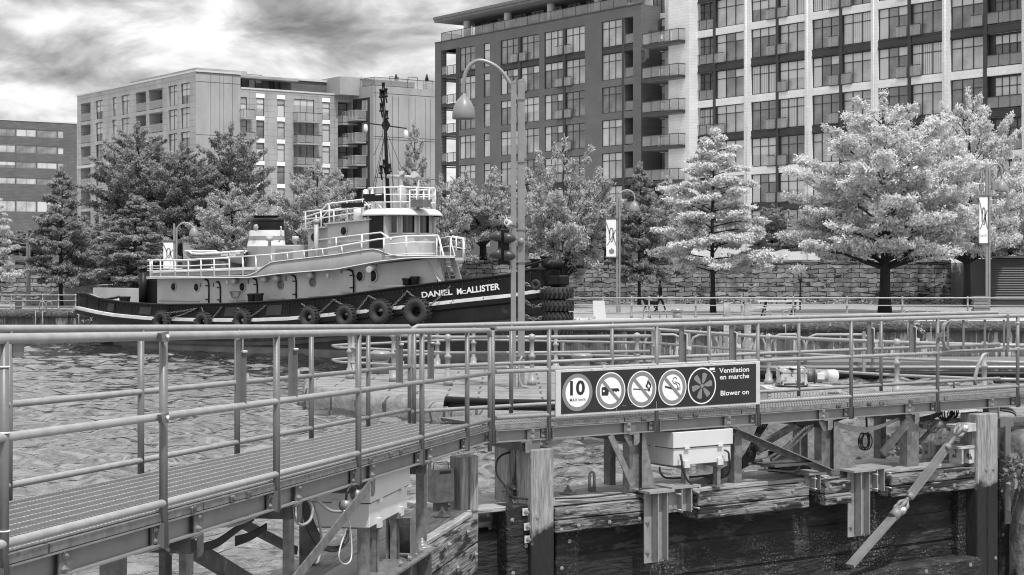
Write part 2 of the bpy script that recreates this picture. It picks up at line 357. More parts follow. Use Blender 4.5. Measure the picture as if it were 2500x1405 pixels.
# tug
M['hull'] = mat('black_hull_paint', .010, .5, 0, .5, 1.2, .35, 3, v2=.09, thr=.64, soft=.04, s2=1.8, st2=(.8, 1, .30), spec=.2)
M['hull2'] = mat('dark_lower_hull', .03, .45, 0, .4, 1.2, .25, 3, v2=.16, thr=.62, soft=.1, s2=2, st2=(1, 1, .4))
M['boot'] = mat('grey_boot_topping', .13, .6, 0, .25, 2)
M['tugg'] = mat('buff_tug_paint', .39, .5, 0, .14, .9, .2, 2, v2=.16, thr=.64, soft=.12, s2=1.6, st2=(1.5, 1, .3))
M['tuga'] = mat('grey_apron_paint', .24, .5, 0, .12, .9, .2, 2, v2=.36, thr=.62, soft=.12, s2=2, st2=(1.4, 1, .5))
M['tugr'] = mat('pale_roof_paint', .52, .5, 0, .08, 1.5, v2=.3, thr=.66, soft=.1, s2=2)
M['tugw'] = mat('white_tug_paint', .72, .45, 0, .08, 3)
M['strip'] = mat('worn_white_rub_rail', .62, .7, 0, .15, 3, v2=.14, thr=.60, soft=.04, s2=6)
M['tblk'] = mat('black_gloss_paint', .008, .45, 0, .2, 2, spec=.25)
M['hood'] = mat('satin_black_plastic', .035, .4, 0, .1, 3)
M['tglass'] = mat('dark_wheelhouse_glass', .045, .05, 0, .3, 1, spec=.8)
M['tyre'] = mat('worn_tyre_rubber', .022, .75, 0, .4, 6, .4, 25, v2=.12, thr=.62, soft=.1, s2=5)
M['chain'] = mat('rusted_chain', .16, .6, .3, .4, 20)
M['lamp'] = mat('grey_lamp_metal', .25, .38, .2, .1, 4)
M['lampd'] = mat('grey_lamp_bell', .20, .40, .0, .1, 4)
M['bark'] = mat('dark_bark', .022, .95, 0, .5, 6, .9, 12, st=(3, 3, .6))
M['sigd'] = mat('dark_sign_panel', .018, .4, 0, .15, 3)
M['sigw'] = mat('white_sign_paint', .78, .4, 0, .03, 5)
M['sigg'] = mat('mid_grey_sign_paint', .20, .4, 0, .03, 5)
M['tbolt'] = mat('dull_bolt_head', .30, .5, .3, .3, 30)
M['pier'] = brickify(mat('worn_pier_paving', .21, .9, 0, .30, 2.5, .8, 10, v2=.12, thr=.60, soft=.06, s2=4), 1.6, .9, .03, 1.0, .85, .3, warp=.1, bump=.6, plane='xy')
M['alu'] = mat('aluminium_edge', .52, .4, .1, .1, 8)
M['skin'] = mat('skin', .35, .6, 0, .05, 5)
M['cloth'] = mat('dark_clothing', .015, .9, 0, .3, 5)
M['mount'] = mat('pale_machine_paint', .42, .5, 0, .3, 6, v2=.06, thr=.54, soft=.06, s2=9)
M['plank'] = mat('pale_bench_timber', .5, .8, 0, .1, 5)
M['leafp'] = mat('small_plant_leaf', .18, .8, 0, .3, 6)
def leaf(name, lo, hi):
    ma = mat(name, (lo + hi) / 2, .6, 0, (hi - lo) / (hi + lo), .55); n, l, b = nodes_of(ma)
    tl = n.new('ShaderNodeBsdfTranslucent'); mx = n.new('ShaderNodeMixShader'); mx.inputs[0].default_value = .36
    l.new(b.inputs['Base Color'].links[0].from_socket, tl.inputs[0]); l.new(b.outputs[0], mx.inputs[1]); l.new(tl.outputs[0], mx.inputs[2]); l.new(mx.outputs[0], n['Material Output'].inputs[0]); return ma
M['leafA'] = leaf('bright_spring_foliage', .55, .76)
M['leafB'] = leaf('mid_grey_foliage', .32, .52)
M['leafC'] = leaf('shade_toned_foliage', .18, .36)  # shade of the left trees put into the leaf colour; other dark plants share it
def water_mat():
    ma = bpy.data.materials.new('rippled_canal_water'); ma.use_nodes = True; n = ma.node_tree.nodes; l = ma.node_tree.links; b = n['Principled BSDF']
    b.inputs['Base Color'].default_value = (.022, .022, .022, 1); b.inputs['Roughness'].default_value = .03; b.inputs['IOR'].default_value = 2.8; b.inputs['Specular IOR Level'].default_value = .5
    tc = n.new('ShaderNodeTexCoord'); mp = n.new('ShaderNodeMapping'); mp.inputs['Scale'].default_value = (.62, 1.0, 1); mp.inputs['Rotation'].default_value = (0, 0, R_(12)); l.new(tc.outputs['Object'], mp.inputs[0])
    a = n.new('ShaderNodeTexNoise'); a.inputs['Scale'].default_value = 1.5; a.inputs['Detail'].default_value = 1.6; a.inputs['Roughness'].default_value = .5; a.inputs['Distortion'].default_value = .6; l.new(mp.outputs[0], a.inputs[0])
    c = n.new('ShaderNodeTexNoise'); c.inputs['Scale'].default_value = 9.0; c.inputs['Detail'].default_value = 3; c.inputs['Distortion'].default_value = .4; l.new(mp.outputs[0], c.inputs[0])
    ad = n.new('ShaderNodeMath'); ad.operation = 'MULTIPLY_ADD'; ad.inputs[1].default_value = .5; l.new(c.outputs[0], ad.inputs[0]); l.new(a.outputs[0], ad.inputs[2])
    bp = n.new('ShaderNodeBump'); bp.inputs['Strength'].default_value = 1; bp.inputs['Distance'].default_value = .012; l.new(ad.outputs[0], bp.inputs['Height']); l.new(bp.outputs[0], b.inputs['Normal'])
    return ma
M['water'] = water_mat()
# ---------------------------------------------------------------- lettering
def text_mesh(s, bold=.012):
    cu = bpy.data.curves.new('lettering', 'FONT'); cu.body = s; cu.size = 1; cu.offset = bold; cu.resolution_u = 3; cu.extrude = 0.0
    o = bpy.data.objects.new('lettering', cu); C.objects.link(o); bpy.context.view_layer.update()
    me = bpy.data.meshes.new_from_object(o.evaluated_get(bpy.context.evaluated_depsgraph_get()))
    vs = [tuple(v.co) for v in me.vertices]; fs = [tuple(p.vertices) for p in me.polygons]
    bpy.data.objects.remove(o); bpy.data.curves.remove(cu); bpy.data.meshes.remove(me)
    return vs, fs
def add_text(mb, s, p0, ex, ez, width=None, height=None, bold=.012, thick=.004):
    """letters laid from p0 along vector ex (unit), up vector ez (unit); sized to width and cap height"""
    vs, fs = text_mesh(s, bold); xs = [v[0] for v in vs]; ys = [v[1] for v in vs]
    x0, x1 = min(xs), max(xs); y0 = 0; y1 = .70
    kx = width / (x1 - x0) if width else height / y1
    ky = height / y1 if height else kx
    p0 = Vector(p0); ex = Vector(ex); ez = Vector(ez); nn = ex.cross(ez).normalized() * thick
    f2 = []
    for f in fs:
        a, b, c = [Vector(vs[i]) for i in f[:3]]
        f2.append(f if (b - a).cross(c - a).z > 0 else f[::-1])
    mb.add([p0 + ex * ((v[0] - x0) * kx) + ez * (v[1] * ky) + nn for v in vs], f2)
    return mb
# ================================================================ the setting
QZ, TZ = 1.4, 4.0
FL = Frame(-2.394, 7.96, 78.05)      # left gate leaf
FR = Frame(-.208, 18.14, 33.8)       # right gate leaf
def xy(f, a, b): p = f.o + f.u * a + f.n * b; return (p.x, p.y)
def water():
    rw = np.random.RandomState(7); xs = np.arange(-36, 16.01, .12); ys = [20.0]
    while ys[-1] < 96: y = ys[-1]; ys.append(y + (.10 if y < 34 else .15 if y < 60 else .24))
    ys = np.array(ys); X, Y = np.meshgrid(xs, ys); Z = np.zeros_like(X); Pm = np.zeros_like(X)
    for lam, n in ((2.6, 3), (1.5, 6), (.95, 12), (.65, 16), (.46, 16)):
        for _ in range(n):
            L_ = lam * rw.uniform(.8, 1.25); th = math.pi / 2 + rw.normal() * .62; k = 2 * math.pi / L_
            ph = k * (X * math.cos(th) + Y * math.sin(th)) + rw.uniform(0, 6.28) + .5 * np.sin(X * .31 + Y * .23 + rw.uniform(0, 6)); Z += L_ * .023 / math.sqrt(n) * (np.sin(ph) + .35 * np.cos(2 * ph))
    gst = 1 + .35 * np.sin(X * .21 + 1.3 * np.sin(Y * .13)) * np.sin(Y * .17 + 1.1 * np.sin(X * .11)); Z = Z * gst * np.where(Y > 58, .8, 1)
    ny, nx = X.shape; V = np.stack([X, Y, Z], -1).reshape(-1, 3)
    bb = (X - FR.o.x) * FR.n.x + (Y - FR.o.y) * FR.n.y; keep = (bb[:-1, :-1] > .45) & (bb[1:, 1:] > .45)
    I = np.arange(ny * nx).reshape(ny, nx); q = np.stack([I[:-1, :-1], I[:-1, 1:], I[1:, 1:], I[1:, :-1]], -1)[keep]; nq = len(q)
    me = bpy.data.meshes.new('canal_water'); me.vertices.add(len(V)); me.vertices.foreach_set('co', V.ravel().astype(np.float32)); me.loops.add(4 * nq); me.loops.foreach_set('vertex_index', q.ravel().astype(np.int32))
    me.polygons.add(nq); me.polygons.foreach_set('loop_start', np.arange(0, 4 * nq, 4, dtype=np.int32)); me.polygons.foreach_set('use_smooth', np.ones(nq, bool)); me.update(calc_edges=True); me.materials.append(M['water'])
    o = bpy.data.objects.new('canal_water', me); C.objects.link(o); o['kind'] = 'structure'
water()
mb = MB(); mb.quad((16.02, 20, 0), (60, 40, 0), (70, 96, 0), (16.02, 96, 0)); mb.quad((-120, 20, 0), (-36.02, 20, 0), (-36.02, 125, 0), (-120, 125, 0)); mb.quad(*[(x, y, 0) for x, y in [xy(FL, -14, .6), (-1.9, 19.98), (-36, 19.98), (-36, 5)]]); struct('canal_water', mb, M['water'])
mb = MB(); mb.box(-80, 60, -6, 45, -4.1, -4.0); struct('lower_water', mb, M['water'])
mb = MB(); mb.box(-900, 900, 60, 1500, -6, -5.2); struct('ground', mb, M['soil'])
# far quay ground
edge = [(-120, 101), (-60, 92), (-24, 91), (-20, 88.5), (1.2, 72.6), (2.0, 72.0), (90, 72.0)]
mb = MB(); mb.slab([(x, y + .55) for x, y in edge] + [(90, 107), (-120, 107)], -1, QZ - .02); struct('quay_lawn', mb, M['grass'])
mb = MB(); mb.slab([(x, y + .5) for x, y in edge[2:]] + [(90, 77.4), (4, 77.4), (-19, 94), (-24, 96)], QZ - .3, QZ + .004); struct('quay_path', mb, M['path'])
mb = MB()
for (x0, y0), (x1, y1) in zip(edge, edge[1:]):
    n = max(1, int(math.hypot(x1 - x0, y1 - y0) / .42)); rows = [[], []]
    for i in range(n + 1):
        t = i / n; x = x0 + (x1 - x0) * t; y = y0 + (y1 - y0) * t + (.16 if (i // 1) % 2 else 0)
        rows[0].append((x, y, -1)); rows[1].append((x, y, QZ - .42))
    mb.sheet(rows, False)
solo('sheet_pile_wall', 'streaked steel sheet piling holding up the far quay', 'retaining wall', mb, M['sheet'])
random.seed(5)
mb = MB(); mb2 = MB()
for (x0, y0), (x1, y1) in zip(edge, edge[1:]):
    L = math.hypot(x1 - x0, y1 - y0); n = max(1, int(L / 1.1)); rows = []
    for i in range(n + 1):
        t = i / n; x = x0 + (x1 - x0) * t; y = y0 + (y1 - y0) * t; j = lambda s: random.uniform(-s, s)
        rows.append([(x, y + .9, QZ + .03), (x, y + .08 + j(.05), QZ + .03 + j(.03)), (x, y - .12 + j(.07), QZ - .1 + j(.05)), (x, y - .13 + j(.07), QZ - .40 + j(.05)), (x, y + .3, QZ - .45)])
    mb.sheet(rows, True)
solo('timber_coping', 'mossy timber beam capping the edge of the far quay', 'coping', mb, M['moss'])
# upper street terrace behind the stone wall
mb = MB(); mb.slab([(-160, 106.5), (130, 106.5), (130, 420), (-160, 420)], -1, TZ - .02); struct('street_terrace', mb, M['path'])
mb = MB(); mb.box(-60, 27.6, 105.6, 106.5, QZ - .2, TZ + .04); mb.box(-60, 27.6, 105.5, 106.6, TZ + .045, TZ + .14)
solo('stone_wall', 'long wall of weathered coursed limestone behind the trees', 'wall', mb, M['stone'])
mb = MB()
for k in range(5): mb.box(-60, 60, 112 + k * .1, 112.02 + k * .1, TZ + .2 + .2 * k, TZ + .26 + .2 * k)
def shed():
    t = thing('corrugated_shed', 'dark corrugated steel shed at the right end of the stone wall', 'shed', WF, (27.9, 99, QZ))
    m = MB(); z = QZ + .35; rows = []
    while z < TZ + .2:
        rows.append([(27.9, 99, z), (40, 99, z)]); rows.append([(27.9, 98.93, z + .07), (40, 98.93, z + .07)]); z += .14
    m.sheet(rows, False); m.box(27.9, 40, 99.1, 104, QZ, TZ + .2); part('wall', m, M['corr'], t)
    m = MB(); m.box(27.7, 40.2, 98.7, 104.3, TZ + .25, TZ + .36); part('roof', m, M['corr'], t)
    m = MB()
    for x in (27.95, 31.3, 34.6): m.box(x, x + .12, 98.85, 98.95, QZ + .3, TZ + .2)
    part('post', m, M['lampd'], t)
shed()
# left: low concrete ramp wall
mb = MB(); D = 99
mb.prism([(-29, QZ), (-29, QZ + .1), (-26.6, QZ + 1.0), (-24.8, QZ + 1.25), (-15, QZ + 1.25), (-15, QZ)], D, D + 4)
solo('ramp_wall', 'smooth grey concrete ramp wall with sloping left end', 'wall', mb, M['conc'])
# ---------------------------------------------------------------- far railings
def railing(name, label, pts, h, r, rails, ball=True, group=None, z=QZ, mt='rail', pr=None, base=True, posts=None):
    t = thing(name, label, 'railing', WF, (pts[0][0], pts[0][1], z), group)
    m = MB()
    for k in rails: m.tube([(x, y, z + h * k) for x, y in pts], r if k > .9 else r * .75, 6)
    part('rail', m, M[mt], t)
    pr = pr or r * 1.3
    for x, y in (posts or pts):
        m = MB(); m.lathe([(pr * 1.5, z), (pr * 1.5, z + .1 * h), (pr, z + .14 * h), (pr, z + h * .58), (pr * 1.35, z + h * .6), (pr * 1.35, z + h * .63), (pr * .9, z + h * .66), (pr * .85, z + h * .93), (pr * 1.4, z + h * .97), (pr * 1.4, z + h * 1.02), (pr * .8, z + h * 1.07), (0, z + h * 1.08)], 8, (x, y, 0))
        part('post', m, M[mt], t)
    return t
ps = []
for px in (1541.8, 1584.5, 1698.4, 1810.8, 1936.9, 2067.8, 2203, 2362.5, 2530): ps.append(((px - HX) / F * 78, 78.0))
railing('quay_railing', 'long three-rail quay railing from the tug bow to the right edge', [((1385 - HX) / F * 78, 78)] + ps, .92, .035, (.22, .62, 1.0), posts=ps)
pl = [((px - HX) / F * 93.0, 93.0) for px in (-60, 28, 104, 143, 184, 215)]
railing('quay_railing', 'three-rail railing on the quay left of the tug stern', pl, .78, .03, (.2, .6, 1.0))
pu = [((px - HX) / F * 99.4, 99.4) for px in (113, 176, 210)]
railing('ramp_railing', 'thin railing standing on top of the concrete ramp wall', pu, .9, .028, (.35, .68, 1.0), z=QZ + 1.25)
def ladder(px, D, label, low=1.3):
    t = thing('quay_ladder', label, 'ladder', WF, ((px - HX) / F * D, D, QZ), 'ladder hoops on the quay edge')
    x = (px - HX) / F * D; w_ = .15
    m = MB(); pts = [(x - w_, D + .5, QZ)]
    for i in range(9): a = math.pi * i / 8; pts.append((x - w_ * math.cos(a), D + .5, QZ + .32 + .16 * math.sin(a)))
    pts.append((x + w_, D + .5, QZ)); m.tube(pts, .022, 6); part('hoop', m, M['rail'], t)
    m = MB(); m.tube([(x - w_, D - .3, QZ - .02), (x - w_, D - .3, QZ - low)], .02, 6); part('stile', m, M['rail'], t)
for px, D, lb in ((1582, 72.2, 'ladder hoop left of the capped bollard'), (1622, 72.2, 'ladder hoop touching the capped bollard'), (1877, 72.2, 'ladder hoop under the picnic table'), (1924, 72.2, 'ladder hoop right of the picnic table leg'), (2221, 72.2, 'ladder hoop right of the big tree trunk'), (2277, 72.2, 'ladder hoop left of the round dome cap'),
                  (97, 90.2, 'far left ladder hoop by the left lamp post'), (114, 90.2, 'second ladder hoop from the left lamp post'), (203, 88.4, 'ladder hoop just beside the tug stern')):
    ladder(px, D, lb)
def bollard(px, D, label, h=.5, r=.2, z=QZ):
    x = (px - HX) / F * D
    t = thing('bollard', label, 'bollard', WF, (x, D, z))
    m = MB(); m.lathe([(r, z), (r, z + h * .62), (0, z + h * .62)], 14, (x, D, 0)); part('post', m, M['lamp'], t)
    m = MB(); m.lathe([(r * 1.05, z + h * .63), (r * 1.35, z + h * .78), (r * 1.35, z + h * .84), (r * .7, z + h * 1.0), (0, z + h * 1.02)], 14, (x, D, 0)); part('cap', m, M['lamp'], t)
bollard(1653, 75.6, 'grey bollard with domed cap on the far quay path', .52, .2)
bollard(2307, 75.0, 'grey bollard with a flat dome cap right of the big trunk', .4, .22)
# information panel, picnic table, bin
x = (1464 - HX) / F * 75.5
mb = MB(); mb.hexa([(x - .26, 75.5, QZ), (x + .3, 75.5, QZ), (x + .3, 75.6, QZ), (x - .26, 75.6, QZ), (x - .32, 75.3, QZ + .85), (x + .2, 75.3, QZ + .85), (x + .2, 75.4, QZ + .85), (x - .32, 75.4, QZ + .85)])
solo('information_panel', 'blank white upright panel leaning on the quay by the tug bow', 'sign', mb, M['sigw'])
def picnic():
    D = 78.6; x0 = (1852 - HX) / F * D; x1 = (1958 - HX) / F * D
    t = thing('picnic_table', 'dark legged picnic table with pale plank top by the railing', 'picnic table', WF, (x0, D, QZ))
    m = MB(); m.box(x0, x1, D + .3, D + 1.1, QZ + .72, QZ + .77); part('tabletop', m, M['plank'], t)
    for b in (-.1, 1.3): m = MB(); m.box(x0 - .12, x1 - .1, D + b, D + b + .25, QZ + .42, QZ + .46); part('seat', m, M['plank'], t)
    for x in (x0 + .3, x1 - .35):
        m = MB(); m.beam((x - .05, D - .1, QZ), (x + .15, D + .5, QZ + .72), .06, .06); m.beam((x + .05, D + 1.5, QZ), (x + .15, D + .8, QZ + .72), .06, .06); m.beam((x, D, QZ + .39), (x, D + 1.5, QZ + .39), .05, .05); part('leg', m, M['sigd'], t)
picnic()
mb = MB(); x = (2396 - HX) / F * 79
for k in range(5): mb.box(x - .34, x + .34, 79, 79.5, QZ + .1 + k * .17, QZ + .2 + k * .17)
mb.box(x - .3, x + .3, 79.05, 79.45, QZ, QZ + .9); mb.box(x - .38, x + .38, 78.95, 79.55, QZ + .92, QZ + .98)
solo('litter_bin', 'slatted litter bin behind the railing beside the right lamp post', 'litter bin', mb, M['lamp'])
x = (45 - HX) / F * 94
mb = MB(); mb.lathe([(.2, QZ), (.22, QZ + .6), (.25, QZ + .62), (.25, QZ + .66), (0, QZ + .68)], 10, (x, 94, 0)); solo('litter_bin', 'round litter bin beside the far left trunk', 'litter bin', mb, M['lampd'])
# ---------------------------------------------------------------- the stone pier in mid canal
pier = [(-5.75, 45.9), (-3.1, 42.9), (.2, 38.0), (3.5, 36.2), (7, 31), (26, 34), (26, 43.5), (8, 46.8), (3, 55), (-4, 56.5), (-6.3, 51)]
PZ = .56
def fine(poly, step):
    out = []
    for (x0, y0), (x1, y1) in zip(poly, poly[1:] + poly[:1]):
        n = max(1, int(math.hypot(x1 - x0, y1 - y0) / step))
        for i in range(n): out.append((x0 + (x1 - x0) * i / n, y0 + (y1 - y0) * i / n))
    return out
random.seed(3); fp = fine(pier, .7); cxm, cym = 5, 44
def inset(p, d): v = Vector((cxm - p[0], cym - p[1])); v.normalize(); return (p[0] + v.x * d, p[1] + v.y * d)
rows = []
for i, p in enumerate(fp + fp[:1]):
    random.seed(i % len(fp)); j = random.uniform; k = [inset(p, d) for d in (0.1 + j(-.06, .06), j(-.08, .08), .12 + j(-.06, .06), .5)]
    rows.append([(*k[0], -.6), (*k[1], PZ - .28 + j(-.06, .06)), (*k[2], PZ - .05 + j(-.04, .02)), (*k[3], PZ)])
mb = MB(); mb.sheet(rows, True); mb.quad(*[(*inset(p, .5), PZ) for p in fp])
solo('stone_pier', 'old stone pier with rounded broken edges standing in the canal', 'pier', mb, M['pier'])
def gp(px, py): x, y = ground(px, py, PZ); return (x, y)
near = [gp(854, 925), gp(961, 932), gp(1093.6, 941.7), gp(1298.6, 941), gp(1555, 936)]
far = [gp(861, 914), gp(1067.7, 900.4), gp(1156, 897), gp(1357, 903), gp(1600, 909)]
p0, p1 = near[0], far[0]
tip = [(p1[0] - .2, p1[1]), (p1[0] - .55, (p0[1] * .3 + p1[1] * .7)), (p0[0] - .45, (p0[1] * .75 + p1[1] * .25)), (p0[0] - .2, p0[1] - .0)]
hr = 1.32
t = thing('pier_railing', 'three-rail ball-post railing looping round the tip of the stone pier', 'railing', WF, (near[0][0], near[0][1], PZ))
far_long = far + [gp(1877, 940), gp(2190, 962), gp(2403, 972), gp(2560, 975)]
m = MB()
for k in (.36, .68, 1.0):
    path = [near[4][0:2]] + near[3::-1] + tip[::-1] + far_long
    path[0] = (path[0][0] + .35, path[0][1])
    m.tube([(x, y, PZ + hr * k) for x, y in path], .05 if k > .9 else .038, 8)
part('rail', m, M['rail'], t)
for x, y in near + far_long[:-1]:
    m = MB(); z = PZ; h = hr; pr = .065
    m.lathe([(.13, z), (.13, z + .14), (.1, z + .16), (.1, z + .3), (pr, z + .34), (pr, z + h * .56), (pr * 1.5, z + h * .58), (pr * 1.5, z + h * .62), (pr, z + h * .64), (pr * .9, z + h * .92), (pr * 1.5, z + h * .95), (pr * 1.6, z + h * 1.0), (pr * 1.3, z + h * 1.05), (0, z + h * 1.08)], 12, (x, y, 0))
    part('post', m, M['rail'], t)
def bell_bollard(px, py, label, r=.42, h=.62):
    x, y = gp(px, py); t = thing('mooring_bollard', label, 'bollard', WF, (x, y, PZ), 'pale mooring bollards on the pier'); z = PZ
    m = MB(); m.lathe([(r * .72, z), (r * .66, z + h * .45), (r * .70, z + h * .55)], 20, (x, y, 0)); part('post', m, M['lamp'], t)
    m = MB(); m.lathe([(r * .70, z + h * .56), (r, z + h * .8), (r * .98, z + h * .86), (r * .45, z + h * .97), (0, z + h)], 20, (x, y, 0)); part('cap', m, M['lamp'], t)
bell_bollard(929, 913, 'flared mooring bollard inside the left end of the pier railing', .36, .75)
bell_bollard(1421, 908, 'flared mooring bollard inside the right end of the pier railing', .36, .62)
# pipes on the face of the pier
t = thing('pipe_run', 'two black pipes running along the front of the stone pier', 'pipes', WF, (1, 37.6, .2))
for dz in (0, .2):
    m = MB(); q0 = ground(1090 + dz * 60, 978 + dz * 60, .28 - dz); D = 38.0
    def W(px, py, D): return ((px - HX) / F * D, D, CZ - (py - HY) / F * D)
    m.tube([W(1090 + dz * 50, 992 + dz * 60, 38.6), W(1090 + dz * 50, 975 + dz * 60, 38.6), W(1205, 982 + dz * 60, 37.8), W(1340, 984 + dz * 60, 37), W(1500, 990 + dz * 60, 36)], .075, 10)
    part('pipe', m, M['tblk'], t)
# ---------------------------------------------------------------- right side platform (lock abutment behind the gate)
def W(px, py, D): return ((px - HX) / F * D, D, CZ - (py - HY) / F * D)
AZ = 1.62
ab = [(2.9, 26.2), (6.2, 25.2), (6.9, 22.6), (14, 24.6), (16, 29.5), (4.0, 28.6)]
fp = fine(ab, .6); cxm, cym = 8, 26.5; rows = []
for i, p in enumerate(fp + fp[:1]):
    random.seed(77 + i % len(fp)); j = random.uniform
    rows.append([(*inset(p, .1 + j(-.1, .1)), -4), (*inset(p, j(-.1, .1)), .2), (*inset(p, j(-.08, .08)), AZ - .2 + j(-.05, .05)), (*inset(p, .1 + j(-.03, .05)), AZ - .04), (*inset(p, .3), AZ)])
mb = MB(); mb.sheet(rows, True); mb.quad(*[(*inset(p, .3), AZ) for p in fp])
solo('lock_abutment', 'rough concrete abutment behind the right end of the walkway', 'quay wall', mb, M['abut'])
# lock wall at the extreme right, with plants
mb = MB(); rows = []
for i in range(14):
    z = -4 + i * .40; rows.append([])
    for k in range(14):
        random.seed(i * 31 + k); a = FR.A(2470, .3) + k * .4; rows[-1].append(FR.w(a, .3 - k * .12 + random.uniform(-.1, .1), z) + Vector((random.uniform(-.05, .05), 0, 0)))
mb.sheet([[tuple(p) for p in r] for r in rows], True)
solo('lock_wall', 'black mossy rock lock wall beyond the last gate post', 'wall', mb, M['concd'])
def leafy(mb, c, r, n, size, rnd, flat=1.0):
    for _ in range(n):
        v = Vector((rnd.gauss(0, 1), rnd.gauss(0, 1), rnd.gauss(0, 1))).normalized() * r * rnd.random() ** .4; p = Vector(c) + Vector((v.x, v.y, v.z * flat))
        d = (v + Vector((rnd.gauss(0, .3), rnd.gauss(0, .3), rnd.gauss(0, .3)))).normalized(); s = d.cross(Vector((rnd.gauss(0, 1), rnd.gauss(0, 1), rnd.gauss(0, 1)))).normalized() * size * .28; d = d * size
        mb.quad(tuple(p - s * .3), tuple(p + d * .5 - s), tuple(p + d), tuple(p + d * .5 + s))
def plant(c, r, n, size, label, fl=1.0, name='wild_plant', mt='leafp'):
    rnd = random.Random(int(c[0] * 100)); m = MB(); leafy(m, c, r, n, size, rnd, fl)
    return solo(name, label, 'plant', m, M[mt], WF, tuple(c))
plant(W(1262, 1196, 18.7), .13, 130, .10, 'leafy weed growing at the foot of the split timber post')
plant(W(2492, 1150, 22.4), .22, 200, .10, 'weed hanging from the rock wall at the right edge')
plant(W(2205, 1090, 25.2), .25, 220, .09, 'weeds sprouting from the concrete behind the braced post')
plant(W(2345, 1085, 25.0), .2, 120, .09, 'weeds beside the right hand rod clevis')
# weeds along the far quay edge: nobody could count them
rnd = random.Random(8); m = MB()
for _ in range(90):
    i = rnd.choice([3, 5, 5, 5, 4, 2]); (x0, y0), (x1, y1) = edge[i], edge[i + 1]; t = rnd.random() ** (1.6 if i == 5 else 1)
    if i == 5: t *= .3
    leafy(m, (x0 + (x1 - x0) * t, y0 + (y1 - y0) * t - rnd.uniform(-.4, .25), QZ + rnd.choice([.02, .05, -.3, -.5])), rnd.uniform(.1, .28), 22, .13, rnd, .6)
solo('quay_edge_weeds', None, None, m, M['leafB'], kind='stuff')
# floating dock with hooped rails below the far quay
t = thing('floating_dock', 'low floating dock lying against the far quay wall on the right', 'dock', WF, (5, 58.5, 0))
m = MB(); m.box(4.3, 30, 57.2, 60.5, .46, .56); part('deck', m, M['rail2'], t)
for z, r, yy in ((.38, .07, 57.1), (.14, .13, 57.0)): m = MB(); m.tube([(4.4, yy, z), (30, yy, z)], r, 10); part('float', m, M['lamp'] if r < .1 else M['tblk'], t)
for a, b in ((1573, 1668), (1686, 1795), (1814, 1868), (1880, 1965), (1968, 2130)):
    x0 = (a - HX) / F * 57; x1 = (b - HX) / F * 57; m = MB(); r = .32; z = .5; h = 1.0
    m.tube([(x0, 57, z), (x0, 57, z + h - r), (x0 + .1, 57, z + h - .1), (x0 + r, 57, z + h), (x1 - r, 57, z + h), (x1 - .1, 57, z + h - .1), (x1, 57, z + h - r), (x1, 57, z)], .045, 8)
    part('hoop_rail', m, M['rail'], t)
for px in (1594, 1609, 1682, 1759, 1773, 1805, 2109): x = (px - HX) / F * 56.8; m = MB(); m.box(x - .05, x + .05, 56.75, 56.85, .2, 1.62); part('post', m, M['lamp'], t)
for px in (1822, 1772): x = (px - HX) / F * 61; m = MB(); m.box(x - .12, x + .12, 60.6, 60.75, .3, 2.5); part('pile', m, M['conc'], t)
